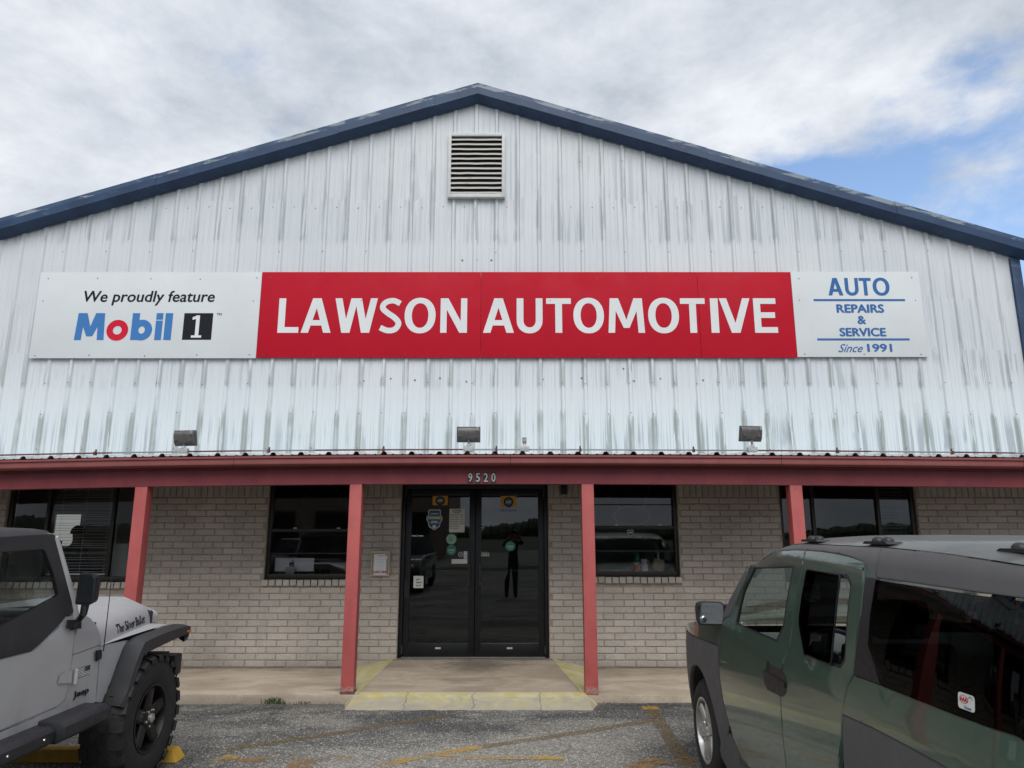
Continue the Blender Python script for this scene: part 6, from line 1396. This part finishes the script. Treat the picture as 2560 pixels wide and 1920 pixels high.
# windscreen frame and glass
fr_ = MB(); pl = [(.745, 1.235, 4.735), (.672, 1.742, 4.535)]
fr_.tube([(JC - .672, 4.540, 1.722), (JC + .672, 4.540, 1.722)], .022, 8); fr_.tube([(JC - .745, 4.725, 1.245), (JC + .745, 4.725, 1.245)], .032, 8); wf_ = fr_.build('windscreen_frame', SILVER, jeep, 50)
MB().add([(JC - .735, 4.722, 1.27), (JC + .735, 4.722, 1.27), (JC + .665, 4.54, 1.73), (JC - .665, 4.54, 1.73)], [(0, 1, 2, 3)]).build('windscreen', CGLASS, wf_, None)
MB().tube([(JC + .15, 4.76, 1.262), (JC + .62, 4.755, 1.292)], .007, 6).build('wiper', BLKP, wf_)
# soft top
tp_ = []
for i in range(13):
    t = i / 12; y = (4.60 if i == 0 else 4.575 if i == 1 else 4.545 - 2.33 * t); r_ = []
    for u in [-1 + k / 8 for k in range(17)]:
        a_ = abs(u); r_.append((JC + u * .685, y, 1.785 - .02 * a_ ** 2 - .055 * max(0, (a_ - .8) / .2) ** 2 + .006 * math.sin(t * 9) * (1 - a_) - (.045 if i == 0 else 0) - .05 * max(0, (t - .9) / .1)))
    r_.insert(0, (JC - .692, y, 1.695)); r_.append((JC + .692, y, 1.695)); tp_.append(r_)
MB().grid(tp_).build('soft_top', SOFT, jeep, 45)
MB().add([(JC - .68, 2.21, 1.70), (JC + .68, 2.21, 1.70), (JC + .74, 2.17, 1.08), (JC - .74, 2.17, 1.08)], [(0, 1, 2, 3)]).build('rear_curtain', SOFT, jeep, None); boxobj('tailgate', JC - .74, JC + .74, 2.13, 2.17, .60, 1.08, SILVER, jeep, .01)
# antenna
q = j5([(925, 560)])[0]; ab = panel('antenna_base', fillet([(*p, .006) for p in j5([(885, 655), (935, 628), (938, 545), (886, 552)])]), jr, BLKP, jeep, (), .01, .02, .05, .004)
MB().tube([jr(q[0] + .01, q[1], .03), jr(q[0] + .012, 1.32, .03 + inset(1.32)), (JX + .03, q[0] + .0, 1.83)], [.004, .003, .002], 6).build('antenna_rod', BLKP, jeep)
# ---- decals: flag, badge, bonnet script
fq = j5([(715, 825), (843, 760), (843, 678), (722, 735)]); y0, y1 = fq[0][0], fq[1][0]; z0, z1 = (fq[0][1] + fq[1][1]) / 2 - .004, (fq[2][1] + fq[3][1]) / 2
jf = lambda u, v, d: jr(y0 + (y1 - y0) * u, z0 + (z1 - z0) * v, .0012 + d)
fg = MB().add([jf(0, 0, 0), jf(1, 0, 0), jf(1, 1, 0), jf(0, 1, 0)], [(0, 1, 2, 3)]).build('flag_decal', plain('decal_white', (0.82, 0.82, 0.82), 0.5), jeep, None); fg['label'] = 'black and white flag decal on the cowl side'
for i in range(7): disc(jf, 0, 0, 0, 0, SBLK, fg, 'stripe', .0004, sh=[(0, (2 * i) / 13), (1, (2 * i) / 13), (1, (2 * i + 1) / 13), (0, (2 * i + 1) / 13)])
disc(jf, 0, 0, 0, 0, SBLK, fg, 'canton', .0008, sh=[(.58, .46), (1, .46), (1, 1), (.58, 1)])
for r_ in range(5):
    for c_ in range(5): disc(jf, .62 + .085 * c_, .52 + .10 * r_, .014, .022, SPAPER, fg, 'star', .0012, 8)
bq = j5([(682, 1008), (826, 968), (826, 900), (682, 945)]); zb0 = (bq[0][1] + bq[1][1]) / 2 - .003; zb1 = (bq[2][1] + bq[3][1]) / 2 + .003
jb = lambda u, v, d: jr(u, v, .0015 + d)
bd_ = text('Jeep', jb, plain('badge_edge', (0.50, 0.50, 0.51), 0.3, 0.3), jeep, (bq[0][0] - .004, bq[1][0] + .004, zb0 - .004, zb1 + .004), .09, 0, 'brand_badge'); text('Jeep', jb, SBLK, bd_, (bq[0][0], bq[1][0], zb0, zb1), .055, 0, 'badge_letters', lift=.004)
def hoodside(u, v, d):                                                     # u along y, v above the lower edge
    t = (u - 5.03) / 1.07; hw_ = .769 + (.605 - .769) * max(t, 0) ** 1.15; zb2 = 1.010 + .020 * t
    prof = [(0, .769), (.060, .757), (.105, .73), (.140, .68)]; k = lerpt(prof, v); return Vector((JC + k / .769 * hw_ + .003 + d, u, zb2 + v))
text('The Silver Bullet', hoodside, SBLK, hood, (5.30, 5.86, .030, .092), .010, .3, 'bonnet_script')
# ---- wheels
def mudwheel(c, sd):
    wl = wheel('wheel', jeep, c, sd, .436, .285, .225, 5, RUB, JRIM, 0.0, None, ALLOY, .05)
    tr = MB(); r0, r1 = .428, .4385; n = 24
    def block(poly):                                                       # (angle, x) outline -> raised lug
        k = len(poly); vs = []
        for rad in (r0, r1):
            for an, xx in poly:
                xr = xx if rad == r0 else xx; rr2 = rad - (0.012 if (xx > -.028 or xx < -.257) and rad == r1 else 0); vs.append((c[0] + sd * xr, c[1] + rr2 * math.sin(an), c[2] + rr2 * math.cos(an)))
        tr.add(vs, [tuple(range(k, 2 * k))] + [(i, (i + 1) % k, k + (i + 1) % k, k + i) for i in range(k)])
    d = 2 * math.pi / n; rj = random.Random(4)
    for i in range(n):
        a = i * d; o = (.10 if i % 2 else 0)
        block([(a + .03 * d, -.012), (a + .88 * d, -.012), (a + .90 * d, -.060 - .015 * (i % 2)), (a + .60 * d, -.078), (a + .12 * d, -.070)]); block([(a + .45 * d, -.273), (a + 1.18 * d, -.273), (a + 1.22 * d, -.225 + .015 * (i % 2)), (a + 1.0 * d, -.207), (a + .52 * d, -.215)])
        block([(a + .10 * d, -.090), (a + .55 * d, -.086), (a + .85 * d, -.100), (a + .78 * d, -.136), (a + .35 * d, -.140), (a + .06 * d, -.125)]); block([(a + .52 * d, -.195), (a + .95 * d, -.200), (a + 1.26 * d, -.186), (a + 1.22 * d, -.155), (a + .80 * d, -.148), (a + .50 * d, -.162)])
        # side biters
        vs = []
        for xx, rr2 in ((.006, .385), (.012, .388), (.010, .420), (-.012, .428)):
            for an in (a + .08 * d, a + .70 * d): vs.append((c[0] + sd * xx, c[1] + rr2 * math.sin(an), c[2] + rr2 * math.cos(an)))
        tr.add(vs, [(0, 1, 3, 2), (2, 3, 5, 4), (4, 5, 7, 6)])
    tr.build('tread', RUB, wl, None); return wl
for yy in (5.517, 3.145):
    for sd in (1, -1): mudwheel((JC + sd * (-2.605 - JC), yy, .437), sd)
    MB().tube([(JC - .75, yy, .437), (JC + .75, yy, .437)], .04, 12).lathe([(.06, -.12), (.13, -.05), (.13, .05), (.06, .12)], (JC + .15, yy, .437), (1, 0, 0), 16).build('axle', CABIN, jeep)
    for sd in (1, -1): MB().tube([(JC + sd * .45 + .05 * math.cos(i * .8), yy + .05 * math.sin(i * .8), .48 + i * .0075) for i in range(40)], .009, 6).build('spring', CABIN, jeep)
MB().tube([(JC + .42, 5.45, .46), (JC + .40, 4.6, .50)], .028, 8).build('control_arm', CABIN, jeep)
MB().tube([(JC + .55, 5.35, .43), (JC - .6, 5.40, .50)], .018, 8).build('track_bar', CABIN, jeep)
# ================================================================ wheel stop
def mk_stop():
    m = NT('wheel_stop_yellow'); p = m.pos()
    c = m.mix(m.rng(m.noise(p, 6, 5, 0.65), 0.3, 0.7), (0.50, 0.27, 0.025), (0.60, 0.37, 0.05)); c = m.mix(m.math('MULTIPLY', m.rng(m.noise(p, 22, 5, 0.7), 0.56, 0.68), 0.6), c, (0.25, 0.22, 0.17)); m.set(c, 0.8); m.bump(m.noise(p, 90, 4, 0.7), 0.4, 0.005); return m.m
t = thing('wheel_stop', (-3.45, 6.07, 0), 'yellow concrete wheel stop behind the silver car front tyre', 'wheel stop')
ws_ = MB(); ws_.prism([(-.085, 0.001), (.085, 0.001), (.060, .09), (-.060, .09)], lambda u, v, d: (d - (0.05 if v > .08 and d > -3 else -.05 if v > .08 else 0), 6.06 + u, v), -4.42, -2.60); ws_.build('concrete_block', mk_stop(), t, 30, .012)
for xx in (-4.1, -2.9): MB().lathe([(.014, 0), (.014, .004)], (xx, 6.06, .0905), (0, 0, 1), 10).build('anchor_pin', CABIN, t)
# ================================================================ weeds along the kerb
def tufts(cxs):
    mb = MB(); rg = random.Random(8)
    for x, y, n, hgt in cxs:
        for _ in range(n):
            a = rg.uniform(0, 6.28); r = rg.uniform(0, .05) ; b = Vector((x + rg.gauss(0, .05), y + rg.gauss(0, .012), -.002)); h = hgt * rg.uniform(.4, 1.1); l = Vector((math.cos(a), math.sin(a), 0)) * h * rg.uniform(.2, .8); w = Vector((-math.sin(a), math.cos(a), 0)) * .0035
            m_ = b + l * .45 + Vector((0, 0, h * .7)); e_ = b + l + Vector((0, 0, h * .85)); mb.add([b - w, b + w, m_ + w * .8, e_, m_ - w * .8], [(0, 1, 2, 3, 4)])
    return mb
gk = [onZ(400 + a / 1.6265, 1640 + b / 1.6265) for a, b in ((455, 197), (580, 195), (700, 190), (300, 196), (1830, 192))]
wd = tufts([(gk[0][0], SLABY - .03, 110, .085), (gk[1][0], SLABY - .03, 45, .05), (gk[2][0], SLABY - .03, 22, .035), (gk[3][0], SLABY - .03, 16, .03), (gk[4][0], SLABY + .01, 14, .03), (gk[0][0] + .12, SLABY - .03, 30, .05)]).build('kerb_weeds', plain('weed_green', (0.045, 0.075, 0.02), 0.7, 0, 0.3, 30), None, None)
tag(wd, 'small green weeds growing along the kerb', 'weeds', kind='stuff')
# crumbs of gravel along the kerb
gv = MB(); rg = random.Random(12)
for _ in range(420):
    x = rg.uniform(-3.3, 2.2); y = SLABY - .02 - abs(rg.gauss(0, .035)) + .012 * (x + .5)
    if -1.95 < x < 1.05: y = 7.62 - abs(rg.gauss(0, .03))
    s_ = rg.uniform(.003, .009); gv.add([(x + s_ * rg.uniform(.6, 1.2) * math.cos(q), y + s_ * rg.uniform(.6, 1.2) * math.sin(q), .001) for q in (0, 1.6, 3.1, 4.7)] + [(x, y, s_ * rg.uniform(.6, 1.1))], [(0, 1, 4), (1, 2, 4), (2, 3, 4), (3, 0, 4)])
tag(gv.build('kerb_gravel', plain('gravel_grey', (0.20, 0.18, 0.155), 0.9, 0, 0.4, 60), None, None), 'loose gravel crumbs along the kerb edge', 'gravel', kind='stuff')
# ================================================================ people
SKIN = plain('skin', (0.30, 0.16, 0.10), 0.5); HAIR = plain('dark_hair', (0.012, 0.010, 0.009), 0.6); NAVY = plain('navy_cloth', (0.012, 0.014, 0.022), 0.85, 0, 0.15, 20); DKSH = plain('dark_shirt', (0.03, 0.022, 0.020), 0.85, 0, 0.15, 20)
def skinned(name, verts, edges, radii, mat, parent, sub=2, root=0):
    me = bpy.data.meshes.new(name); me.from_pydata([tuple(v) for v in verts], edges, []); me.materials.append(mat)
    o = link_mesh(name, me, mat, parent); sk = o.modifiers.new('skin', 'SKIN'); sk.use_smooth_shade = True
    lay = me.skin_vertices[0] if len(me.skin_vertices) else None
    if lay is None:
        bm = bmesh.new(); bm.from_mesh(me); bm.verts.layers.skin.verify(); bm.to_mesh(me); bm.free(); lay = me.skin_vertices[0]
    for i, r in enumerate(radii): lay.data[i].radius = r if isinstance(r, tuple) else (r, r)
    lay.data[root].use_root = True
    sb = o.modifiers.new('smooth', 'SUBSURF'); sb.levels = sub; sb.render_levels = sub; return o
def person(name, base, rz, label, arms, shirt, trousers, H=1.72, held=None):
    """arms: ((elbow, wrist), (elbow, wrist)) in body space, facing +y"""
    t = thing(name, base, label, 'person', None, rz); k = H / 1.72; W = worldm(t); P = lambda x, y, z: W @ Vector((x * k, y * k, z * k))
    v = [P(0, 0, .94), P(0, .0, 1.12), P(0, -.005, 1.28), P(0, 0, 1.40), P(0, .005, 1.47), P(0, .015, 1.545), P(0, .02, 1.62), P(0, .015, 1.68)]
    r = [(.155, .105), (.140, .100), (.165, .110), (.150, .095), (.055, .055), (.066, .075), (.078, .092), (.058, .070)]
    e = [(i, i + 1) for i in range(7)]
    for s_ in (-1, 1):
        b = len(v); v += [P(s_ * .095, 0, .86), P(s_ * .105, .015, .49), P(s_ * .11, -.01, .09), P(s_ * .12, .12, .035)]; r += [(.095, .095), (.062, .062), (.045, .045), (.045, .035)]; e += [(0, b), (b, b + 1), (b + 1, b + 2), (b + 2, b + 3)]
        el, wr = arms[0 if s_ < 0 else 1]; c_ = len(v); v += [P(s_ * .175, 0, 1.385), P(*el), P(*wr), P(wr[0] * .93, wr[1] + .07, wr[2] + .05)]; r += [(.056, .056), (.043, .043), (.030, .030), (.030, .022)]; e += [(3, c_), (c_, c_ + 1), (c_ + 1, c_ + 2), (c_ + 2, c_ + 3)]
        for f in range(4):
            q = Vector(wr) + Vector((-.022 + .015 * f, .10, .055)); n_ = len(v); v += [P(*q), P(*(q + Vector((0, .035, .012 - .004 * abs(f - 1.5)))))]; r += [(.010, .010), (.008, .008)]; e += [(c_ + 3, n_), (n_, n_ + 1)]
        q = Vector(wr) + Vector((-s_ * .035, .055, .06)); n_ = len(v); v += [P(*q), P(*(q + Vector((-s_ * .012, .02, .025))))]; r += [(.012, .012), (.009, .009)]; e += [(c_ + 2, n_), (n_, n_ + 1)]
    body = skinned('body', v, e, [tuple(q * k * 1.22 for q in x) if i not in (4, 5, 6, 7) else tuple(q * k for q in x) for i, x in enumerate(r)], None, t)
    m = NT('body_colours'); z = m.xyz(m.pos())[2]; bz = base[2]
    c = m.mix(m.rng(z, bz + .95 * k, bz + .96 * k, 0, 1), trousers, shirt); c = m.mix(m.rng(z, bz + 1.455 * k, bz + 1.465 * k), c, (0.28, 0.155, 0.10)); c = m.mix(m.rng(z, bz + .075 * k, bz + .07 * k), c, (0.015, 0.015, 0.015)); m.set(c, 0.8); body.data.materials.clear(); body.data.materials.append(m.m)
    hm = MB(); 
    rows = [[P(.088 * math.cos(a) * math.cos(b), .015 + .104 * math.sin(a) * math.cos(b) - .008, 1.625 + .112 * math.sin(b)) for a in [2 * math.pi * i / 20 for i in range(20)]] for b in [R(q) for q in (-8, 10, 28, 46, 64, 80, 89)]]
    hm.grid(rows, True); hm.build('hair', HAIR, t, 60)
    for s_ in (-1, 1):
        MB().lathe([(.008, 0), (.020, .006), (.022, .014), (.008, .018)], P(s_ * .078, .02, 1.60), (s_, -.3, 0), 10).build('ear', SKIN, t, 60); MB().lathe([(.011, -.004), (.009, .004)], P(s_ * .031, .112, 1.612), (0, 1, 0), 10).build('eye', SPAPER, t, 60)
    MB().tube([P(0, .108, 1.612), P(0, .128, 1.575), P(0, .108, 1.567)], [.008, .013, .010], 8).build('nose', SKIN, t, 60); MB().tube([P(-.025, .103, 1.535), P(0, .110, 1.534), P(.025, .103, 1.535)], .005, 6).build('mouth', plain('lips', (0.20, 0.07, 0.06), 0.5), t, 60)
    return t
px_, pz_ = onY(190, 1360, 10.55)
person('person', (px_, 10.55, 0.186), R(-35), 'person in dark clothes standing behind the blinds of the left window', (((-.27, .06, 1.12), (-.20, .25, 1.06)), ((.27, .06, 1.12), (.20, .25, 1.06))), (0.010, 0.012, 0.020), (0.012, 0.012, 0.016), 1.64)
person('person', (0.03, -0.66, 0.0), 0, 'person in dark clothes reflected in the right door glass, holding up a phone', (((-.30, .20, 1.35), (-.07, .33, 1.60)), ((.30, .20, 1.35), (.07, .33, 1.60))), (0.020, 0.016, 0.016), (0.012, 0.014, 0.024), 1.80)
t = thing('phone', (0, -.13, 1.66), 'dark phone held up by the reflected person', 'phone'); MB().box(-.075, .075, -.130, -.122, 1.70, 1.785).build('case', SBLK, t, 30, .002); MB().lathe([(.008, 0), (.007, .002)], (.055, -.122, 1.765), (0, 1, 0), 12).build('lens', SBLK, t)
# ================================================================ what the glass reflects, across the street
def treeline():
    mb = MB(); rg = random.Random(31); n = 1500; hs = [2.6 + 1.1 * math.sin(i * .018) + .6 * math.sin(i * .05 + 1) + .5 * abs(math.sin(i * .21)) + rg.uniform(-.25, .35) for i in range(n + 1)]
    ring_ = lambda d, hh: [((d + rg.uniform(-.8, .8)) * math.cos(R(188 + 164 * i / n)), (d + rg.uniform(-.8, .8)) * math.sin(R(188 + 164 * i / n)), hh(i)) for i in range(n + 1)]
    mb.grid([ring_(168, lambda i: -.5), ring_(169, lambda i: hs[i] * .45), ring_(171, lambda i: hs[i] * .8), ring_(174, lambda i: hs[i]), ring_(190, lambda i: hs[i] * .8), ring_(192, lambda i: -.5)])
    return mb
tag(treeline().build('far_woods', plain('far_foliage', (0.035, 0.055, 0.025), 0.9, 0, 0.4, .4), None, None), 'dark line of far trees reflected in the windows', 'woods', kind='stuff')
t = thing('pole_sign', (1.9, -22, 0), 'square sign on a dark pole reflected in the right door', 'sign')
MB().tube([(1.9, -22, 0), (1.9, -22, 8)], .16, 12).build('pole', CABIN, t); boxobj('sign_box', .3, 3.0, -22.5, -21.5, 4.6, 8.4, plain('pole_sign_face', (0.14, 0.145, 0.15), 0.6), t, .05)
t = thing('light_pole', (9.5, -24, 0), 'tall dark light pole reflected in the window right of the doors', 'light pole'); MB().tube([(9.5, -24, 0), (9.5, -24, 11)], [.14, .10], 10).build('pole', CABIN, t); MB().tube([(8.4, -24, 10.9), (10.6, -24, 10.9)], .07, 8).build('arm', CABIN, t)
t = thing('store_building', (-13, -34, 0), 'tan flat roofed store reflected in the left door', 'building')
boxobj('wall', -24, -4.5, -40, -30, 0, 5.6, plain('store_stucco', (0.27, 0.22, 0.165), 0.9), t); boxobj('parapet', -24.2, -4.3, -40.2, -29.8, 5.6, 6.1, plain('store_trim', (0.20, 0.165, 0.125), 0.9), t)
for i in range(4): w_ = boxobj('window', -22 + 4.4 * i, -19 + 4.4 * i, -29.99, -29.9, .6, 3.1, BRONZE, t); boxobj('pane', -21.8 + 4.4 * i, -19.2 + 4.4 * i, -29.9, -29.88, .8, 2.9, SBLK, w_)
t = thing('overhead_wire', (0, -18, 7), 'thin overhead wires reflected in the glass', 'wire')
for k in range(2): MB().tube([(-60 + 4 * i, -18 - k, 7.6 + .5 * k - .8 * (1 - ((i - 15) / 15) ** 2)) for i in range(31)], .018, 6).build('cable', CABIN, t)

lawn = MB().add([(-300, -300, .006), (300, -300, .006), (300, -46, .006), (-300, -46, .006)], [(0, 1, 2, 3)]).build('added_far_lawn', plain('added_far_grass', (0.035, 0.05, 0.018), 0.95, 0, 0.3, .5), None, None); tag(lawn, 'unseen dark grass added beyond the lot to dim the glass reflections', 'lawn', kind='structure')  # dark ground added out of view to lower brightness in the reflections
lawn = MB().add([(-60, -17.5, .006), (60, -17.5, .006), (60, -14.6, .006), (-60, -14.6, .006)], [(0, 1, 2, 3)]).build('verge', bpy.data.materials['added_far_grass'], None, None); tag(lawn, 'unseen grass strip added across the lot to dim the glass reflections', 'lawn', kind='structure')  # second added strip, unseen, darkens what the glass mirrors
def parked(x, y, label, col, face=1):
    t = thing('parked_car', (x, y, 0), label, 'car', 'cars parked across the lot'); P = carpaint('parked_paint', col, .2, .35)
    fn = lambda u, v, d: (x + d, y + face * u, v)
    b = MB().prism(fillet([(-2.3, .30, .1), (2.3, .30, .1), (2.32, .75, .15), (2.0, .98, .2), (1.0, 1.08, .1), (-2.0, 1.08, .15), (-2.32, .80, .15)]), fn, -.88, .88).build('body', P, t, 40, .06)
    MB().prism(fillet([(-1.95, 1.06, 0), (1.05, 1.06, 0), (.35, 1.62, .15), (-1.6, 1.64, .2)]), lambda u, v, d: (x + d * (1 - .22 * (v - 1.06)), y + face * u, v), -.80, .80).build('cabin', SBLK, t, 40, .03)
    MB().prism(fillet([(-1.66, 1.60, .03), (.40, 1.60, .03), (.25, 1.66, .05), (-1.55, 1.67, .05)]), fn, -.70, .70).build('roof', P, t, 40)
    for a in (-1.42, 1.42):
        for s_ in (-1, 1): MB().lathe([(.20, .0), (.33, .0), (.34, -.03), (.34, -.19), (.20, -.20)], (x + s_ * .89, y + face * a, .34), (s_, 0, 0), 24).build('wheel', RUB, t, 40)
    for s_ in (-1, 1): MB().lathe([(.09, 0), (.08, .03)], (x + s_ * .62, y + face * 2.28, .74), (0, face, 0), 14).build('headlight', LENS, t, 40)
parked(-3.6, -4.4, 'dark car parked behind the camera, reflected in the left door', (0.012, 0.013, 0.016))
parked(4.6, -11.5, 'grey car parked across the lot, reflected in the right window', (0.10, 0.105, 0.11))
parked(-9.0, -11.5, 'maroon car parked across the lot, reflected in the left windows', (0.05, 0.012, 0.014))
